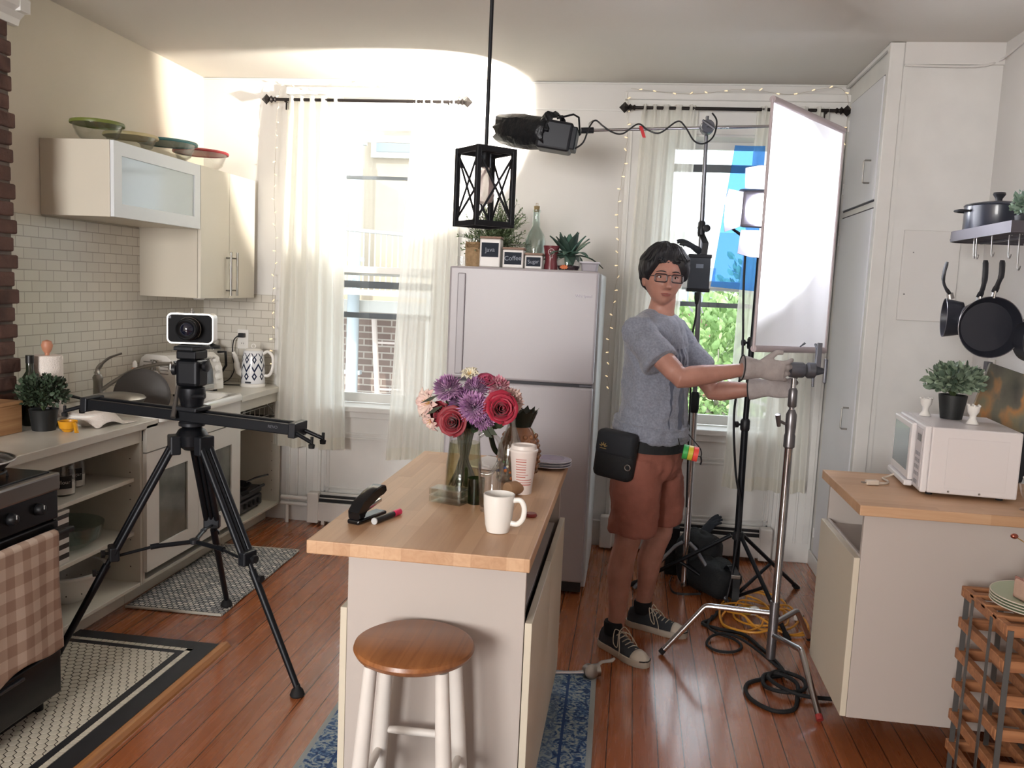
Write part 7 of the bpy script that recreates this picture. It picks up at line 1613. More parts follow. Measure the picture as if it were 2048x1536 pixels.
# chest print: coordinates along the chest (s) and height (z), only on the front
along = t.math('ADD', t.math('MULTIPLY', sx.outputs[0], 0.423), t.math('MULTIPLY', sx.outputs[1], 0.906))
fwd = t.math('ADD', t.math('MULTIPLY', sx.outputs[0], 0.906), t.math('MULTIPLY', sx.outputs[1], -0.423))
zz = sx.outputs[2]
inb = t.math('MULTIPLY', t.math('GREATER_THAN', fwd, 0.05), t.math('LESS_THAN', t.math('ABSOLUTE', along), 0.105))
bars = t.math('GREATER_THAN', t.math('FRACT', t.math('MULTIPLY', along, 34.0)), 0.45)
b1 = t.math('MULTIPLY', t.math('MULTIPLY', bars, t.math('GREATER_THAN', zz, 1.27)), t.math('LESS_THAN', zz, 1.34))
wv = t.new('ShaderNodeTexWave'); wv.inputs['Scale'].default_value = 7.0; wv.inputs['Distortion'].default_value = 5.0; wv.inputs['Detail'].default_value = 2.0; t.link(tc.outputs['Object'], wv.inputs[0])
b2_ = t.math('MULTIPLY', t.math('MULTIPLY', t.math('GREATER_THAN', wv.outputs[1], 0.58), t.math('GREATER_THAN', zz, 1.0)), t.math('LESS_THAN', zz, 1.25))
pr_ = t.math('MULTIPLY', t.math('MINIMUM', t.math('ADD', b1, b2_), 1.0), inb)
t.link(t.mix(t.math('MULTIPLY', pr_, 0.85), base, srgb('#3a4152')), b.inputs['Base Color'])
sh_ = MB()
sh_.loft([sect(c, a, b_, 40, tl) for c, a, b_, tl in (((0.128, 3.738, 1.492), .056, .064, -.014), ((0.118, 3.744, 1.482), .070, .088, -.012), ((0.108, 3.75, 1.462), .090, .138, 0), ((0.106, 3.75, 1.43), .104, .180, 0), ((0.106, 3.75, 1.38), .118, .198, 0), ((0.112, 3.75, 1.30), .130, .190, 0), ((0.116, 3.75, 1.20), .134, .180, 0), ((0.118, 3.75, 1.10), .138, .180, 0), ((0.114, 3.75, 1.03), .144, .184, 0), ((0.110, 3.75, 0.985), .156, .192, -.008), ((0.110, 3.75, 0.955), .160, .194, -.018), ((0.110, 3.75, 0.945), .150, .184, -.016))])
def sleeve(sh, el, r0, r1, f_):
    end = sh.lerp(el, f_); base_ = sh + (Vector((0.108, 3.75, 1.40))-sh)*0.45
    sh_.tube([base_, sh, sh.lerp(el, f_*0.5), sh.lerp(el, f_*0.9), end], [r0, r0*1.02, r0*0.99, r1, r1*0.985], 24)
sleeve(shR + Vector((0, -0.004, 0.006)), elR + Vector((-0.02, 0, -0.02)), 0.072, 0.079, 0.62); sleeve(shL, elL, 0.070, 0.072, 0.68)
so = obj('t_shirt', sh_, shm, man, True, mods=[('remesh', 0.006), ('smooth', 5)], label='heather grey T-shirt with dark blue print')
tx1 = bpy.data.textures.new('cloth_folds', 'CLOUDS'); tx1.noise_scale = 0.075; tx1.noise_depth = 2
dm_ = so.modifiers.new('folds', 'DISPLACE'); dm_.texture = tx1; dm_.strength = 0.028; dm_.mid_level = 0.5; dm_.texture_coords = 'LOCAL'
# drag folds from armpit to waist and the bunched hem
fo_ = MB()
for k in range(4):
    fo_.loft([sect((0.110, 3.75, 0.965+0.016*k + dz), .158+0.004*math.sin(k*2)+dr, .192+dr, 40, -.016) for dz, dr in ((-0.006, -0.004), (-0.002, 0.004), (0.003, 0.004), (0.006, -0.004))])
hf = obj('hem_folds', fo_, shm, man, True, mods=[('remesh', 0.006), ('smooth', 4)])
dm_ = hf.modifiers.new('folds', 'DISPLACE'); dm_.texture = tx1; dm_.strength = 0.02; dm_.mid_level = 0.5; dm_.texture_coords = 'LOCAL'
# shorts
sm_ = mat('brick red twill', '#8a5548', 0.9, var=0.12, scale=14, bump=0.2, bscale=300); st2 = MB()
st2.loft([sect(c, a, b_, 40) for c, a, b_ in (((0.106, 3.75, 0.985), .124, .168), ((0.106, 3.75, 0.95), .130, .176), ((0.105, 3.75, 0.88), .138, .186), ((0.105, 3.75, 0.82), .136, .186), ((0.105, 3.75, 0.77), .115, .165))])
st2.tube([Vector((0.065, 3.665, 0.86)), Vector((0.06, 3.655, 0.74)), Vector((0.055, 3.645, 0.64)), Vector((0.055, 3.638, 0.548)), Vector((0.055, 3.638, 0.540))], [0.105, 0.110, 0.104, 0.101, 0.100], 28)
st2.tube([Vector((0.155, 3.835, 0.86)), Vector((0.165, 3.845, 0.74)), Vector((0.178, 3.855, 0.64)), Vector((0.183, 3.86, 0.545)), Vector((0.183, 3.86, 0.537))], [0.105, 0.108, 0.100, 0.097, 0.096], 28)
sho = obj('shorts', st2, sm_, man, True, mods=[('remesh', 0.006), ('smooth', 4)])
tx2 = bpy.data.textures.new('twill_folds', 'CLOUDS'); tx2.noise_scale = 0.10; tx2.noise_depth = 2
dm_ = sho.modifiers.new('folds', 'DISPLACE'); dm_.texture = tx2; dm_.strength = 0.032; dm_.mid_level = 0.5; dm_.texture_coords = 'LOCAL'
# belt with pouch
bl = obj('belt', MB().loft([sect((0.106, 3.75, z), a, b_, 48, -0.012) for z, a, b_ in ((0.905, .143, .190), (0.905, .150, .197), (0.952, .147, .194), (0.952, .140, .187), (0.905, .143, .190))], cap=False), mat('black webbing', '#17191c', 0.8), man, True)
po = MB().bbox(-0.088, 0.088, -0.035, 0.035, -0.10, 0.10, 0.026, 4)
PM = Matrix.Translation((-0.035, 3.568, 0.885)) @ Matrix.Rotation(R(-22), 4, 'Z') @ Matrix.Rotation(R(5), 4, 'Y')
po.bm.transform(PM); pch = obj('belt_pouch', po, mat('black nylon'), man, True, smooth=40)
fl_ = MB().bbox(-0.085, 0.085, -0.041, 0.036, 0.0, 0.105, 0.02, 3); fl_.bm.transform(PM); obj('flap', fl_, mat('dark navy nylon', '#1a1d23', 0.8), pch, True, smooth=40)
ring = MB().tube(arc((0.075, -0.042, -0.03), 0.012, 0, 2*PI, 20), 0.0022, 6); ring.bm.transform(PM); obj('d_ring', ring, steel, pch, True)
lg_ = MB()
for k in range(5): a = R(20+35*k); lg_.tube([(-0.045+0.006*math.cos(a), -0.0416, 0.035+0.006*math.sin(a)), (-0.045+0.019*math.cos(a), -0.0416, 0.035+0.019*math.sin(a))], [0.0035, 0.0012], 6)
lg_.tube([(-0.06, -0.0416, 0.028), (-0.03, -0.0416, 0.028)], 0.0015, 6); lg_.bm.transform(PM); obj('embroidered_leaf', lg_, mat('tan embroidery', '#8b7346', 0.7), pch, True)
# tape rolls on a cord
tr_ = thing('tape_rolls', 'green, yellow and red tape rolls hanging on a cord from the man\'s belt', 'tape', (0.275, 3.60, 0.908))
td = Vector((0.97, -0.05, -0.14)).normalized()
for k, (cn, cc_) in enumerate((('green tape', '#3aa04e'), ('yellow tape', '#c3b53b'), ('red tape roll', '#e0493f'))):
    c = Vector((0.253, 3.60, 0.915)) + td*0.0215*k
    obj('tape_roll', MB().lathe(c, [(0.018, -0.010), (0.031, -0.010), (0.031, 0.010), (0.018, 0.010)], 28, axis=td), mat(cn, cc_, 0.4), tr_, True, smooth=30, label=cn.replace(' roll', '') + ' roll')
obj('cord', MB().tube(smoothpath([(0.22, 3.60, 0.97), (0.232, 3.598, 0.93), (0.235, 3.60, 0.912), (0.29, 3.60, 0.905), (0.318, 3.60, 0.90), (0.315, 3.60, 0.93), (0.285, 3.60, 0.965), (0.262, 3.60, 0.99)], 5), 0.0025, 6).tube(smoothpath([(0.318, 3.60, 0.90), (0.322, 3.60, 0.88), (0.318, 3.60, 0.865)], 3), 0.004, 6), black_plastic, tr_, True, smooth=True)
# socks and shoes
canvas = mat('charcoal canvas', '#30343a', 0.9, bump=0.2, bscale=300); solem = mat('off white rubber sole', '#b5aa9c', 0.6, var=0.1, scale=20); lacem = mat('cream lace', '#c3baa8', 0.85)
def shoe(heel, toe, an, lbl):
    d = (Vector(toe)-Vector(heel)); L = d.length; d.normalize(); M_ = frameM(Vector(heel), d, (0, 0, 1)); sc_ = L/0.285
    root = obj('shoe', MB().loft([[M_ @ Vector((x*sc_, math.cos(a)*w, 0.016 + max(0, math.sin(a))*h if math.sin(a) > 0 else 0.016)) for a in [2*PI*k/28 for k in range(28)]] for x, w, h in ((0.004, 0.018, 0.050), (0.012, 0.030, 0.070), (0.035, 0.037, 0.082), (0.07, 0.038, 0.080), (0.10, 0.038, 0.078), (0.125, 0.040, 0.073), (0.155, 0.043, 0.060), (0.185, 0.046, 0.050), (0.215, 0.046, 0.042), (0.245, 0.041, 0.034), (0.268, 0.030, 0.024), (0.278, 0.016, 0.014))]), canvas, man, True, smooth='all', label=lbl)
    out = [(x*sc_, w+0.004) for x, w in ((-0.003, 0.012), (0.004, 0.024), (0.03, 0.038), (0.09, 0.038), (0.14, 0.041), (0.19, 0.049), (0.225, 0.047), (0.255, 0.038), (0.276, 0.022), (0.285, 0.008))]
    poly = out + [(x, -w) for x, w in out[::-1]]
    obj('sole', MB().loft([[M_ @ Vector((x, y*f, z)) for x, y in poly] for z, f in ((0.0005, 0.96), (0.004, 1.0), (0.026, 1.0), (0.029, 0.96))]), solem, root, True, smooth=40)
    obj('toe_cap', MB().loft([[M_ @ Vector((x*sc_, math.cos(a)*w, 0.022 + max(0, math.sin(a))*h)) for a in [2*PI*k/28 for k in range(28)]] for x, w, h in ((0.222, 0.0462, 0.037), (0.240, 0.0435, 0.033), (0.262, 0.034, 0.025), (0.276, 0.019, 0.014), (0.281, 0.008, 0.008))]), mat('cream rubber toe', '#cabfb0', 0.5), root, True, smooth='all')
    obj('toe_stripe', MB().tube([M_ @ Vector((x*sc_, y, 0.0285)) for x, y in ((0.268, -0.033), (0.281, -0.018), (0.2865, 0.0), (0.281, 0.018), (0.268, 0.033))], 0.0026, 6), rubber, root, True)
    lc = MB()
    for k in range(6):
        x = (0.118+0.018*k)*sc_; z = 0.094 - 0.0075*k; w = 0.024
        lc.tube([M_ @ Vector((x, -w, z-0.008)), M_ @ Vector((x+0.006, 0, z+0.002)), M_ @ Vector((x+0.002, w, z-0.008))], 0.0024, 6)
    top = Vector((0.112*sc_, 0.0, 0.098))
    for s_ in (-1, 1):
        lc.tube([M_ @ q for q in smoothpath([top, top + Vector((0.0, s_*0.03, 0.012)), top + Vector((0.02, s_*0.055, -0.03)), top + Vector((0.035, s_*0.045, -0.05)), top + Vector((0.012, s_*0.018, -0.008)), top], 5)], 0.0022, 6)
        lc.tube([M_ @ q for q in smoothpath([top, top + Vector((0.03, s_*0.03, -0.01)), top + Vector((0.055, s_*0.05, -0.05)), top + Vector((0.06, s_*0.056, -0.075))], 5)], 0.0022, 6)
    obj('laces', lc, lacem, root, True, smooth='all')
    obj('sock', MB().lathe(M_ @ Vector((0.070*sc_, 0, 0.072)), [(0.038, 0), (0.0415, 0.012), (0.0425, 0.050), (0.040, 0.058), (0.03, 0.058)], 24), mat('black sock', '#17181c', 0.95), man, True, smooth=True)
shoe((-0.052, 3.705, 0.0), (0.150, 3.492, 0.0), aR, 'worn charcoal canvas sneaker nearer the camera')
shoe((0.062, 3.965, 0.0), (0.335, 3.858, 0.0), aL, 'worn charcoal canvas sneaker farther from the camera')
# work gloves, fingers closed on the grip head
glm = mat('pale leather work glove', '#a29a98', 0.85, var=0.12, scale=30, bump=0.3, bscale=160)
def basis(o, x, y, z): return Matrix(((x[0], y[0], z[0], o[0]), (x[1], y[1], z[1], o[1]), (x[2], y[2], z[2], o[2]), (0, 0, 0, 1)))
xr = Vector((0.985, 0.14, -0.04)).normalized(); zr = Vector((0.12, -0.985, -0.12)).normalized(); yr = zr.cross(xr).normalized(); zr = xr.cross(yr)
g1 = glove('work_glove', None, None, None, basis((0.522, 3.540, 1.285), xr, yr, zr), glm, 0.98, 0.42, 1.6, cuff=True, thumb=(0.06, -0.01), parent=man)
g1['label'] = 'pale leather work glove on the nearer hand'
xl = Vector((0.93, -0.30, 0.10)).normalized(); yl0 = Vector((0.05, 0.25, 0.95)); zl = Vector((-0.15, 0.90, -0.30)); zl = (zl - xl*zl.dot(xl)).normalized(); yl = (yl0 - xl*yl0.dot(xl)); yl = (yl - zl*yl.dot(zl)).normalized()
g2 = glove('work_glove', None, None, None, basis((0.585, 3.735, 1.190), xl, yl, zl), glm, 0.98, 0.55, 1.4, cuff=True, thumb=(0.05, 0.01), parent=man)
g2['label'] = 'pale leather work glove on the farther hand'
# dark cuff binding
for M_, nm in ((basis((0.522, 3.540, 1.285), xr, yr, zr), 0), (basis((0.585, 3.735, 1.190), xl, yl, zl), 1)):
    obj('cuff_binding', MB().tube([M_ @ Vector((-0.073, math.cos(a)*0.052, math.sin(a)*0.046)) for a in [2*PI*k/28 for k in range(29)]], 0.0028, 8), mat('dark binding', '#2c2b2e', 0.8), man, True, smooth=True)
# ================================================================ right side cabinet and its things
CZ = 0.90
rc = thing('side_cabinet', 'white side cabinet with a butcher block top on the right, open slot at its left', 'cabinet', (1.2, 3.2, 0))
rx0, rx1, ry0, ry1 = 0.815, 1.585, 2.955, 3.475
obj('top', MB().bbox(0.79, 1.60, 2.92, 3.505, CZ-0.036, CZ, 0.003), butcher, rc, True)
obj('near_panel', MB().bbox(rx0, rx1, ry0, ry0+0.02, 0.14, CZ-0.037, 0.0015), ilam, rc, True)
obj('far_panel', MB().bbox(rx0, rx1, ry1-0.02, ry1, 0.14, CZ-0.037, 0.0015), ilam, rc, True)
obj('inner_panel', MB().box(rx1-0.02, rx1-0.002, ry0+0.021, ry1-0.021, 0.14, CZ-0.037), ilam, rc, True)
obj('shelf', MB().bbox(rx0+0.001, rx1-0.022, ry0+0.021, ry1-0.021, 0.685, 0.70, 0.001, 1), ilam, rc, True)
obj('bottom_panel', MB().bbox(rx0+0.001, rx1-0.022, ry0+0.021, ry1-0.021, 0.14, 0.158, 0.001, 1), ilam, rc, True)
obj('door', MB().bbox(rx0-0.021, rx0-0.001, ry0+0.001, ry1-0.001, 0.142, 0.708, 0.0015), mat('island door edge', '#cfc6b4'), rc, True)
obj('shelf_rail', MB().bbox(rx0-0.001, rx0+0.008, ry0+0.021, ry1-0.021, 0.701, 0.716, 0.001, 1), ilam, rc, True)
for x in (rx0+0.2, rx1-0.12):
    for y in (ry0+0.32, ry1-0.05): obj('foot', MB().lathe((x, y, 0), [(0.022, 0), (0.018, 0.02), (0.018, 0.139)], 14), black_plastic, rc, True)
# things in the slot
o = obj('small_dark_box', MB().bbox(1.10, 1.22, 3.16, 3.30, 0.7005, 0.79, 0.004), mat('dark card box', '#2c2f38', 0.7)); tag(o, 'small dark box inside the slot of the right cabinet', 'box')
rg2 = obj('folded_cloth', blob((0, 0, 0.02), 0.05, 0.07, 0.0195, 5), mat('straw cloth', '#8f8768', 0.9), smooth='all'); rg2.location = (0.95, 3.22, 0.701); tag(rg2, 'crumpled straw coloured cloth in the slot of the right cabinet', 'cloth')
fo2 = obj('foil_packet', blob((0, 0, 0.016), 0.035, 0.065, 0.0155, 9), mat('crumpled silver foil', '#a9adb5', 0.25, 0.9, bump=0.8, bscale=50), smooth='all'); fo2.location = (0.895, 3.07, 0.701); tag(fo2, 'crumpled dark and silver packet at the front of the cabinet slot', 'packet')
# microwave
mwA = Vector((1.044, 3.135, CZ)); mw = thing('microwave', 'white microwave oven facing the window on the right cabinet', 'microwave', tuple(mwA), rz=R(-5))
MW, MD, MH = 0.40, 0.31, 0.235     # width along y, depth along x, height
mwm = mat('white microwave enamel', '#dcd6d6', 0.3)
obj('casing', MB().bbox(0.02, MD, 0, MW, 0.014, 0.014+MH, 0.006), mwm, mw)
obj('front_panel', MB().bbox(-0.004, 0.0195, -0.002, MW+0.002, 0.014, 0.016+MH, 0.006), mat('white microwave front', '#e3dfe0', 0.3), mw)
dr_ = obj('door', MB().bbox(-0.024, -0.0045, 0.105, MW, 0.034, 0.010+MH, 0.006), mat('white microwave front'), mw)
obj('door_window', MB().bbox(-0.0256, -0.0243, 0.135, MW-0.03, 0.065, MH-0.012, 0.0005, 1), mat('microwave window', '#8f9aa2', 0.08, spec=0.8), dr_)
obj('door_lip', MB().bbox(-0.034, -0.0045, 0.105, MW+0.002, 0.012, 0.033, 0.005), mat('white microwave front'), dr_)
pn_ = obj('control_panel', MB().bbox(-0.0075, -0.0043, 0.008, 0.098, 0.03, MH, 0.001, 1), mat('panel white', '#cfcacc', 0.4), mw)
obj('display', MB().box(-0.0083, -0.0076, 0.025, 0.08, MH-0.045, MH-0.02), mat('dark display', '#2a2b33', 0.2), pn_)
for r_ in range(4):
    for c_ in range(3): obj('button', MB().box(-0.0086, -0.0076, 0.022+c_*0.023, 0.038+c_*0.023, 0.065+r_*0.024, 0.078+r_*0.024), mat('button grey', '#9a979c', 0.5), pn_)
obj('open_button', MB().bbox(-0.010, -0.0076, 0.03, 0.075, 0.035, 0.05, 0.001, 1), mat('button grey'), pn_)
sp_m = mat('side panel emboss', '#cfc9c9', 0.35)
obj('side_emboss', MB().bbox(0.075, MD-0.04, -0.0012, -0.0001, 0.035, MH-0.02, 0.001, 1), mat('side panel white', '#dad4d4', 0.3), mw)
for x in (0.09, 0.19): obj('screw', MB().lathe((x, -0.0003, 0.024), [(0.004, 0), (0.003, 0.002), (0, 0.002)], 10, axis=(0, -1, 0)), steel, mw)
for x in (0.04, MD-0.04):
    for y in (0.05, MW-0.05): obj('foot', MB().lathe((x, y, 0.0005), [(0.012, 0), (0.012, 0.014)], 10), rubber, mw)
# plant on microwave
mtop = CZ + 0.2505
mp_ = thing('potted_plant', 'leafy green plant in a black pot on top of the microwave', 'plant', (1.215, 3.40, mtop))
obj('pot', MB().lathe((0, 0, 0), [(0, 0), (0.038, 0), (0.05, 0.085), (0.05, 0.09), (0.045, 0.09), (0.044, 0.08), (0, 0.078)], 28), MATS['black pot'], mp_, smooth=True)
obj('foliage', leaf_cloud((0, 0, 0.145), 0.105, 0.095, 0.066, 620, 0.029, 17, leaf_mat('grey green leaf', '#34493a', '#93a58c')), MATS['grey green leaf'], mp_)
obj('stems', stems((0, 0, 0.14), (0, 0, 0.08), 30, 0.11, 0.09, 0.06, 18), stem_m, mp_)
def figurine(loc, rz, label, s_=1.0):
    f = thing('white_figurine', label, 'figurine', loc, rz)
    obj('figure', MB().lathe((0, 0, 0), [(0, 0), (0.022*s_, 0), (0.02*s_, 0.004), (0.011*s_, 0.02*s_), (0.012*s_, 0.032*s_), (0.02*s_, 0.045*s_), (0.022*s_, 0.066*s_), (0.019*s_, 0.066*s_), (0.016*s_, 0.046*s_), (0, 0.04*s_)], 28), cer, f, smooth=True)
    for a in range(6): an = a*PI/3; obj('scallop', MB().ball((math.cos(an)*0.020*s_, math.sin(an)*0.020*s_, 0.067*s_), 0.005*s_, seg=8, rings=6), cer, f, smooth='all')
    return f
figurine((1.245, 3.275, mtop), 0.3, 'small white ceramic egg cup right of the pot on the microwave')
figurine((1.135, 3.44, mtop), 0.9, 'small white ceramic egg cup left of the pot on the microwave')
# cord with plug on the worktop
pc = thing('white_power_cord', 'white power cord and plug lying on the right worktop by the microwave', 'cord', (0.95, 3.3, CZ))
obj('cable', MB().tube(smoothpath([(1.06, 3.42, 0.93), (1.01, 3.41, 0.908), (0.985, 3.38, 0.906), (0.99, 3.33, 0.906), (0.975, 3.29, 0.906), (0.94, 3.27, 0.908)], 6), 0.004, 8), mat('ivory plastic', '#cfc2b4', 0.5), pc, True, smooth=True)
pg = MB().bbox(-0.03, 0.02, -0.011, 0.011, 0.001, 0.02, 0.005); pg.bm.transform(Matrix.Translation((0.92, 3.265, CZ)) @ Matrix.Rotation(R(15), 4, 'Z')); obj('plug', pg, mat('ivory plastic'), pc, True)
pg = MB().bbox(-0.045, -0.0305, -0.007, -0.004, 0.008, 0.012, 0.0004, 1); pg.bm.transform(Matrix.Translation((0.92, 3.265, CZ)) @ Matrix.Rotation(R(15), 4, 'Z')); obj('prong', pg, steel, pc, True)
pg = MB().bbox(-0.045, -0.0305, 0.004, 0.007, 0.008, 0.012, 0.0004, 1); pg.bm.transform(Matrix.Translation((0.92, 3.265, CZ)) @ Matrix.Rotation(R(15), 4, 'Z')); obj('prong', pg, steel, pc, True)
# leaning painting
cvm = bpy.data.materials.new('dark abstract canvas'); cvm.use_nodes = True; t = NT(cvm); b = t.n['Principled BSDF']; b.inputs['Roughness'].default_value = 0.6
tc = t.new('ShaderNodeTexCoord'); mp = t.new('ShaderNodeMapping'); mp.inputs['Scale'].default_value = (1, 1, 0.55); mp.inputs['Rotation'].default_value = (0, R(20), 0); t.link(tc.outputs['Object'], mp.inputs[0])
vo = t.new('ShaderNodeTexVoronoi', n2=13.0); vo.feature = 'SMOOTH_F1'; vo.inputs['Smoothness'].default_value = 0.5; t.link(mp.outputs[0], vo.inputs[0])
nz = t.new('ShaderNodeTexNoise', n2=7.0, n3=4.0); t.link(mp.outputs[0], nz.inputs[0])
c = t.ramp(nz.outputs[0], [(0.30, srgb('#23242c')), (0.44, srgb('#5d5850')), (0.51, srgb('#c98440')), (0.58, srgb('#8a8064')), (0.68, srgb('#3f5070'))])
sx = t.new('ShaderNodeSeparateXYZ'); t.link(tc.outputs['Object'], sx.inputs[0])
c = t.mix(t.math('MULTIPLY', vo.outputs[0], 0.9), c, srgb('#6d6c58'), 'MIX')
low = t.math('LESS_THAN', t.math('ADD', sx.outputs[2], t.math('MULTIPLY', nz.outputs[0], 0.06)), 0.19)
t.link(t.mix(low, c, srgb('#22242a')), b.inputs['Base Color'])
pt_ = thing('painting', 'dark abstract painted canvas leaning tilted behind the microwave', 'painting', (1.40, 3.60, CZ+0.03))
CM = Matrix.Translation((1.40, 3.585, CZ+0.02)) @ Matrix.Rotation(R(-9), 4, 'X') @ Matrix.Rotation(R(17), 4, 'Y')
cv = MB().bbox(-0.09, 0.18, 0, 0.018, 0.0, 0.42, 0.002); cv.bm.transform(Matrix.Rotation(R(17), 4, 'Y') ); cv.bm.transform(Matrix.Rotation(R(-8), 4, 'X'))
obj('canvas', cv, cvm, pt_)
# glass with straw at the frame edge
gs = thing('small_stem_glass', 'small glass with a white stirrer at the right end of the worktop', 'glass', (1.352, 3.03, CZ+0.0005))
obj('glass', MB().lathe((0, 0, 0), [(0, 0), (0.022, 0), (0.020, 0.004), (0.006, 0.012), (0.007, 0.03), (0.02, 0.05), (0.03, 0.09), (0.028, 0.09), (0.017, 0.05), (0, 0.035)], 28), clear, gs, smooth=True)
obj('stirrer', MB().tube([(0.012, 0, 0.05), (-0.025, -0.01, 0.115)], 0.0022, 6), white_plastic, gs)
# outlet on the right wall
o2 = thing('wall_outlet', 'white outlet with a plugged in dark adaptor on the wall under the hanging pans', 'outlet', (XR-0.0005, 4.13, 1.28))
obj('cover_plate', MB().bbox(-0.006, 0, -0.037, 0.037, -0.062, 0.062, 0.002), white_plastic, o2)
obj('socket', MB().bbox(-0.008, -0.0055, -0.017, 0.017, -0.045, -0.012, 0.002), mat('socket grey', '#8d8a8e', 0.5), o2)
obj('adaptor', MB().bbox(-0.03, -0.0065, -0.022, 0.022, 0.005, 0.05, 0.003), mat('dark adaptor', '#55545c', 0.5), o2)
# ---------------- pot rack on the right wall
pk = thing('pot_rack', 'dark metal wall shelf with hooks for pans at the right edge', 'pot rack', (1.46, 3.58, 1.86))
rkm = mat('hammered grey steel', '#5b585e', 0.5, 0.5); kx0, kx1, ky0, ky1 = 1.305, 1.622, 3.27, 3.93
P = [(kx1, ky0), (kx0, ky0), (kx0, ky1-0.09)] + [(kx0+0.09-0.09*math.cos(a), ky1-0.09+0.09*math.sin(a)) for a in [PI/2*k/6 for k in range(1, 7)]] + [(kx1, ky1)]
obj('front_band', MB().ribbon([(x, y, 1.862) for x, y in P], 0.042, 0.005, side=(0, 0, 1)), rkm, pk, True)
for k in range(9):
    y = ky0+0.045+k*0.07; obj('shelf_bar', MB().box(kx0+0.004, kx1, y-0.004, y+0.004, 1.846, 1.854), rkm, pk, True)
obj('long_bar', MB().box(kx0+0.14, kx0+0.15, ky0+0.004, ky1-0.01, 1.839, 1.8455), rkm, pk, True)
def hook(x, y, z0=1.846, L=0.075):
    obj('hook', MB().tube(smoothpath([(x, y-0.012, z0), (x, y, z0+0.012), (x, y+0.010, z0), (x, y+0.005, z0-L*0.6), (x, y, z0-L), (x, y-0.012, z0-L-0.010), (x, y-0.022, z0-L+0.004)], 4), 0.0026, 6), steel, pk, True, smooth=True)
nst = mat('blue black nonstick', '#2a2c35', 0.4); dkh = mat('dark handle', '#26272c', 0.5)
def hang_pan(x, y, z, r, hl_, rzv, label, depth=0.04, tilt=0.0, hx=0.0):
    """pan hanging by its handle: disc faces -y before rotation; (x,y,z) is the disc centre"""
    p = thing('frying_pan', label, 'pan', (x, y, z), rot=(0, R(tilt), R(rzv)))
    prof = [(0, 0.0), (r*0.80, 0.0), (r*0.97, -depth), (r, -depth-0.001), (r*0.84, 0.004), (0, 0.004)]
    obj('pan_bowl', MB().lathe((0, 0, 0), prof, 48, axis=(0, 1, 0)), nst, p, smooth=True)
    obj('rim', MB().tube(arc((0, -depth-0.0005, 0), r*0.99, 0, 2*PI, 48), 0.0014, 6), mat('bare rim', '#8d8c92', 0.3, 0.9), p, smooth=True)
    obj('ferrule', MB().tube([(hx*0.1, -depth*0.7, r*0.96), (hx*0.25, -depth*0.8, r+0.022)], [0.014, 0.012], 10, flat=0.6), steel, p, smooth=True)
    H = smoothpath([(hx*0.25, -depth*0.8, r+0.018), (hx*0.5, -depth-0.01, r+0.05), (hx*0.9, -depth-0.018, r+hl_*0.6), (hx, -depth-0.01, r+hl_)], 4)
    obj('handle', MB().tube(H, [0.013]*3+[0.010]*4+[0.012]*5+[0.009], 10, flat=0.55), dkh, p, smooth=True)
    return p
hang_pan(1.345, 3.50, 1.499, 0.117, 0.135, 0, 'frying pan hanging face on in front of the others on the rack', hx=0.012)
hang_pan(1.305, 3.66, 1.525, 0.078, 0.145, -100, 'small pan hanging sideways at the left end of the rack', depth=0.06, hx=0.01)
hang_pan(1.335, 3.62, 1.52, 0.075, 0.16, 10, 'small pan mostly hidden behind the front frying pan', depth=0.04)
hang_pan(1.505, 3.50, 1.46, 0.10, 0.16, 25, 'pan hanging behind the front frying pan, right of it', depth=0.06, hx=-0.02)
hang_pan(1.50, 3.35, 1.49, 0.115, 0.15, 50, 'pan cut by the right edge of the view on the rack', depth=0.05, hx=0.0)
for (x, y, L) in ((1.32, 3.46, 0.072), (1.318, 3.60, 0.075), (1.33, 3.66, 0.07), (1.39, 3.485, 0.075), (1.40, 3.42, 0.12), (1.42, 3.36, 0.12), (1.46, 3.45, 0.07), (1.48, 3.32, 0.08)): hook(x, y, L=L)
po_ = thing('stock_pot', 'dark blue lidded pot with a knob standing on the wall rack', 'pot', (1.435, 3.745, 1.8545))
potm = mat('dark blue enamel pot', '#2c303c', 0.3, coat=0.3)
obj('pot_body', MB().lathe((0, 0, 0), [(0, 0), (0.115, 0), (0.122, 0.01), (0.122, 0.122), (0.125, 0.125), (0.118, 0.125), (0.118, 0.01), (0, 0.006)], 48), potm, po_, smooth=True)
l = obj('lid', MB().lathe((0, 0, 0.1255), [(0.125, 0), (0.12, 0.006), (0.07, 0.016), (0, 0.02)], 44), potm, po_, smooth=True)
obj('knob', MB().lathe((0, 0, 0.145), [(0.012, 0), (0.013, 0.012), (0.024, 0.028), (0.022, 0.036), (0, 0.038)], 24), dkh, l, smooth=True)
for s_ in (-1, 1): obj('side_handle', MB().tube(smoothpath([(s_*0.11, -0.035, 0.102), (s_*0.148, -0.03, 0.104), (s_*0.155, 0, 0.104), (s_*0.148, 0.03, 0.104), (s_*0.11, 0.035, 0.102)], 5), 0.008, 8, flat=0.6), dkh, po_, smooth=True)
rp = thing('potted_plant', 'pale green leafy plant in a dark bowl on the wall rack', 'plant', (1.40, 3.37, 1.8545))
obj('pot', MB().lathe((0, 0, 0), [(0, 0), (0.03, 0), (0.045, 0.04), (0.048, 0.055), (0.043, 0.055), (0.04, 0.045), (0, 0.04)], 24), dkh, rp, smooth=True)
obj('foliage', leaf_cloud((0.01, 0, 0.10), 0.07, 0.07, 0.06, 420, 0.022, 27, leaf_mat('pale grey green leaf', '#5e7a6c', '#93a893')), MATS['pale grey green leaf'], rp)
pt2 = thing('pepper_mill', 'dark turned mill standing behind the plant on the rack', 'pepper mill', (1.47, 3.48, 1.8545))
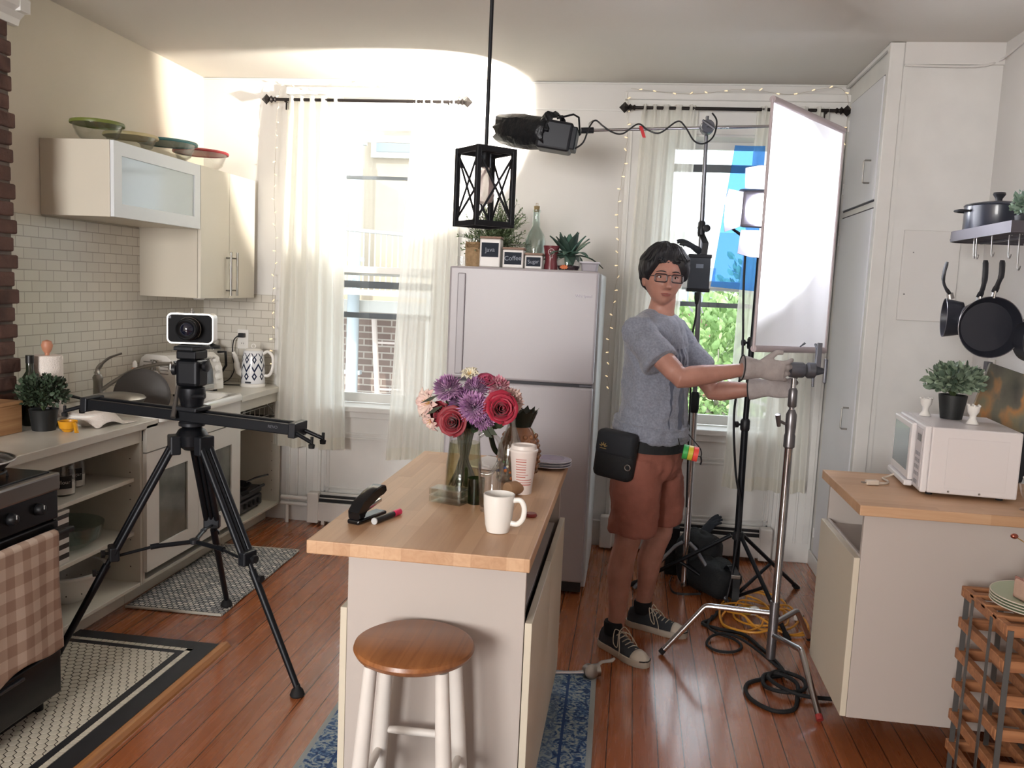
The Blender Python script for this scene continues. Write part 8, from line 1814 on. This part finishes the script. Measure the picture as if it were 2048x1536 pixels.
obj('mill', MB().lathe((0, 0, 0), [(0, 0), (0.022, 0), (0.022, 0.03), (0.013, 0.06), (0.016, 0.11), (0.01, 0.135), (0.022, 0.15), (0.024, 0.156), (0, 0.158)], 24), dkh, pt2, smooth=True)
# ---------------- wine rack
wk = thing('wine_rack', 'wooden and metal wine rack in the bottom right corner', 'wine rack', (1.3, 2.65, 0))
wkm = wood_mat('stained pine slats', '#a06c48', '#7c4e33', '#b8835a', along='X', bw=0.6, rh=0.2, gap=0.0003, rough=0.55, grain=0.8); galv = mat('galvanised strip', '#6c6d6c', 0.5, 0.7)
wx0, wy0, wy1 = 1.105, 2.52, 2.84; px_ = 0.105
for iz in range(7):
    z = 0.02 + iz*0.104
    for y in (wy0, wy0+0.03, wy1-0.03, wy1):
        pass
    for y in (wy0, wy1): obj('slat', MB().bbox(wx0, 1.56, y-0.010, y+0.010, z, z+0.034, 0.002, 1), wkm, wk, True)
    for k in range(5):
        x = wx0 + k*px_; obj('cross_slat', MB().bbox(x-0.0, x+0.022, wy0+0.0105, wy1-0.0105, z+0.001, z+0.033, 0.002, 1), wkm, wk, True)
for k in range(5):
    x = wx0 + k*px_
    for y in (wy0, wy1): obj('metal_strip', MB().box(x+0.003, x+0.019, y-0.0135, y-0.0105, 0.0, 0.664), galv, wk, True)
for y in [wy0+0.09+0.14*k for k in range(2)]: obj('metal_strip', MB().box(wx0-0.003, wx0-0.0005, y-0.008, y+0.008, 0.0, 0.664), galv, wk, True)
for k in range(3):
    y = wy0 + 0.06 + 0.085*k; obj('top_slat', MB().bbox(wx0, 1.56, y, y+0.03, 0.6665, 0.682, 0.002, 1), wkm, wk, True)
gp_prof = [(0, 0), (0.07, 0), (0.08, 0.004), (0.135, 0.015), (0.138, 0.018), (0.132, 0.0185), (0.08, 0.0075), (0, 0.0065)]
for k, nm in enumerate(('bottom', 'second', 'third', 'topmost')):
    o = obj('dinner_plate', MB().lathe((0, 0, 0), gp_prof, 56), mat('pale green glaze', '#a9b69b', 0.3), smooth=True); o.location = (1.258, 2.655, 0.6830+k*0.0085)
    tag(o, f'pale green dinner plate, {nm} of four stacked on the wine rack', 'plate', 'green plates on the wine rack')
    obj('rim', MB().tube(arc((0, 0, 0.0172), 0.1375, 0, 2*PI, 56, v=(0, 1, 0)), 0.002, 6), mat('cream rim', '#cfc8b8', 0.3), o, smooth=True)
ck2 = thing('wrapped_cake_slice', 'pinkish cream block like a cake slice on the green plates', 'cake', (1.225, 2.62, 0.7165), rz=R(12))
obj('block', MB().bbox(-0.045, 0.055, -0.04, 0.05, 0, 0.062, 0.014, 3), mat('cream pink icing', '#c2a291', 0.7, var=0.12, scale=30, bump=0.3, bscale=40), ck2)
obj('ribbon', MB().bbox(-0.038, -0.032, -0.042, 0.052, 0.0005, 0.0645, 0.002, 1), mat('dusty rose ribbon', '#9a6f66', 0.6), ck2)
ob = thing('copper_bead_ornament', 'twig ornament with copper beads and a pink paper figure above the plates', 'ornament', (1.20, 2.62, 0.781))
obj('twig', MB().tube(smoothpath([(0, 0, 0), (0.005, 0, 0.05), (-0.01, 0, 0.10), (-0.05, 0, 0.128)], 5), 0.0015, 5).tube([(0.003, 0, 0.06), (0.01, 0, 0.12), (-0.005, 0, 0.16)], 0.0013, 5), brass, ob)
for p in ((-0.055, 0, 0.13), (-0.006, 0, 0.165)): obj('bead', MB().ball(p, 0.011, 0.008, 0.008, 14, 10), mat('copper', '#a05c4d', 0.25, 0.9), ob, smooth='all')
obj('paper_figure', MB().lathe((0.0, 0, 0.0), [(0.016, 0), (0.012, 0.02), (0.016, 0.05), (0.010, 0.075), (0, 0.08)], 12), mat('pink paper', '#c79c94', 0.8), ob)
# ================================================================ the yard and houses outside the windows
stucco = mat('beige stucco', '#b9ab98', 0.9, var=0.12, scale=1.5, bump=0.2, bscale=20)
bk1 = brick_mat('brown brick facade', '#6d574f', '#7d665c', '#a89d92', 0.24, 0.085, 0.010, (0, 2), vary=0.25)
bk2 = brick_mat('red brick facade', '#a5574a', '#b4695a', '#d2c4b8', 0.24, 0.085, 0.012, (0, 2), vary=0.2)
struct('ground_yard', MB().box(-14, 14, YB+1.2, 30, -3.2, -3.0), mat('yard concrete', '#9a9a92', 0.9, var=0.2, scale=2))
hb = thing('apartment_house', 'beige stucco house with a brown brick lower wall behind the left window', 'building', (-4, 11, -3))
obj('stucco_wall', MB().box(-7.5, -1.95, 10.6, 13, 1.30, 7.5), stucco, hb, True)
obj('brick_wall', MB().box(-7.5, -1.95, 10.6, 13, -3, 1.29), bk1, hb, True)
obj('pilaster', MB().box(-4.15, -3.95, 10.45, 10.6, 1.3, 7.4), mat('pale pilaster', '#d4d0c8', 0.8), hb, True)
obj('ledge', MB().box(-7.5, -1.9, 10.3, 10.6, 1.18, 1.32), mat('pale pilaster'), hb, True)
w_ = obj('window', MB().box(-3.35, -2.75, 10.53, 10.6, 3.1, 4.4), mat('old window frame', '#c9c6c0', 0.5), hb, True); obj('pane', MB().box(-3.28, -2.82, 10.515, 10.53, 3.17, 4.33), mat('old window pane', '#8f979c', 0.2), w_, True)
dp = thing('downspout', 'pale grey downspout running down the house wall', 'pipe', (-3.42, 10.4, -3))
obj('pipe', MB().cyl((-3.42, 10.2, -3), (-3.42, 10.2, 7), 0.075), mat('zinc pipe', '#b9c0c4', 0.5), dp, True, smooth=True)
for z in (-1, 0.4, 1.8, 3.2, 4.6): obj('bracket', MB().box(-3.52, -3.32, 10.2, 10.29, z, z+0.05), mat('zinc pipe'), dp, True)
fe = thing('fire_escape', 'pale painted fire escape balcony with a barred railing across the house', 'fire escape', (-3.3, 10, 1.4))
fem = mat('pale painted iron', '#a9a6a1', 0.6)
obj('deck', MB().box(-4.7, -2.2, 9.5, 10.29, 1.40, 1.46), fem, fe, True)
obj('top_rail', MB().cyl((-4.7, 9.5, 2.22), (-2.2, 9.5, 2.08), 0.022, seg=8), fem, fe, True)
for x_ in (-4.6, -2.3): obj('post', MB().cyl((x_, 9.55, -3), (x_, 9.55, 1.4), 0.04, seg=8), fem, fe, True)
for k in range(38):
    x = -4.7 + 2.5*k/37; obj('baluster', MB().cyl((x, 9.5, 1.46), (x, 9.5, 2.22-0.14*k/37), 0.009, seg=6), fem, fe, True)
ld2 = thing('leaning_ladder', 'pale wooden ladder leaning on the brown brick wall', 'ladder', (-3.1, 10.2, -1))
obj('rail', MB().cyl((-3.15, 10.2, 1.1), (-2.78, 9.9, -2.9), 0.035, seg=8), mat('bleached wood', '#c4b5ac', 0.8), ld2, True)
obj('rail', MB().cyl((-2.85, 10.25, 1.1), (-2.42, 9.95, -2.9), 0.018, seg=8), mat('bleached wood'), ld2, True)
for k in range(7): f_ = (k+0.5)/7; a = Vector((-3.15, 10.2, 1.1)).lerp(Vector((-2.78, 9.9, -2.9)), f_); b_ = Vector((-2.85, 10.25, 1.1)).lerp(Vector((-2.42, 9.95, -2.9)), f_); obj('rung', MB().cyl(a, b_, 0.015, seg=6), mat('bleached wood'), ld2, True)
h2 = thing('brick_house', 'red brick house with a white porch seen low through the right window', 'building', (1.6, 13, -3))
obj('brick_wall', MB().box(-1.7, 1.12, 12.2, 15, -3, 1.15), bk2, h2, True)
obj('cornice', MB().box(-1.75, 1.17, 12.1, 12.3, 1.15, 1.32), mat('brown cornice', '#7a5f57', 0.7), h2, True)
obj('roof', MB().box(-1.7, 1.12, 12.3, 15, 1.32, 1.4), mat('grey roofing', '#8d8d90', 0.9), h2, True)
wh = thing('white_house', 'pale sunlit house far behind the trees', 'building', (3.2, 20, -3))
obj('wall', MB().box(0.5, 4.5, 20, 24, -3, 3.0), mat('white clapboard', '#d9d9d6', 0.8), wh, True)
obj('window', MB().box(1.2, 1.8, 19.93, 20, 1.2, 2.2), mat('old window pane'), wh, True)
obj('window', MB().box(2.4, 3.0, 19.93, 20, 1.2, 2.2), mat('old window pane'), wh, True)
lm1 = leaf_mat('sunlit leaf', '#7a9a5c', '#b5cf92')
def tree(name, label, c, rx, ry, rz, n, ls, seed, trunk):
    t_ = thing(name, label, 'tree', (c[0], c[1], -3))
    obj('crown', leaf_cloud(c, rx, ry, rz, n, ls, seed, lm1), lm1, t_, True)
    g = MB().tube([(trunk[0], trunk[1], -3), (trunk[0]+0.05, trunk[1], -1), (c[0], c[1], c[2]-0.2)], [0.09, 0.07, 0.03], 10)
    rn = random.Random(seed)
    for k in range(9):
        a = rn.uniform(0, 2*PI); g.tube([(c[0], c[1], c[2]-rz*0.6), (c[0]+math.cos(a)*rx*0.5, c[1]+math.sin(a)*ry*0.5, c[2]-rz*0.1), (c[0]+math.cos(a)*rx*0.85, c[1]+math.sin(a)*ry*0.85, c[2]+rz*rn.uniform(0, .6))], [0.022, 0.015, 0.006], 6)
    obj('trunk', g, mat('pale bark', '#a29a8c', 0.9), t_, True)
tree('leafy_tree', 'light green tree crown at the middle of the right window', (0.95, 9.2, 0.75), 0.85, 0.6, 0.85, 3200, 0.10, 41, (1.1, 9.3))
tree('leafy_tree', 'taller light green tree behind the stands in the right window', (1.75, 10.5, 1.2), 0.9, 0.7, 1.0, 2800, 0.11, 42, (1.8, 10.6))
tree('leafy_shrub', 'green shrub growing against the red brick wall low in the right window', (0.75, 8.6, -0.75), 0.7, 0.5, 0.55, 2000, 0.08, 43, (0.75, 8.7))
fn_ = thing('black_railing', 'black iron railing outside the lower right window', 'railing', (0.6, 6.6, 0))
obj('post', MB().cyl((0.78, 6.6, -0.9), (0.82, 6.6, 0.98), 0.016, seg=8), black_metal, fn_, True)
obj('post', MB().cyl((0.30, 6.6, -0.9), (0.34, 6.6, 0.98), 0.012, seg=8), black_metal, fn_, True)
obj('handrail', MB().cyl((-0.4, 6.6, 1.15), (1.6, 6.6, 0.62), 0.014, seg=8), mat('pale painted iron'), fn_, True)
obj('handrail', MB().cyl((-0.4, 6.6, 0.85), (1.6, 6.6, 0.22), 0.012, seg=8), mat('pale painted iron'), fn_, True)
obj('landing', MB().box(-0.5, 1.7, 6.4, 6.9, -0.96, -0.9), fem, fn_, True)
for x in (-0.4, 1.6): obj('support', MB().cyl((x, 6.65, -3), (x, 6.65, 1.1 if x < 0 else 0.6), 0.03, seg=8), black_metal, fn_, True)
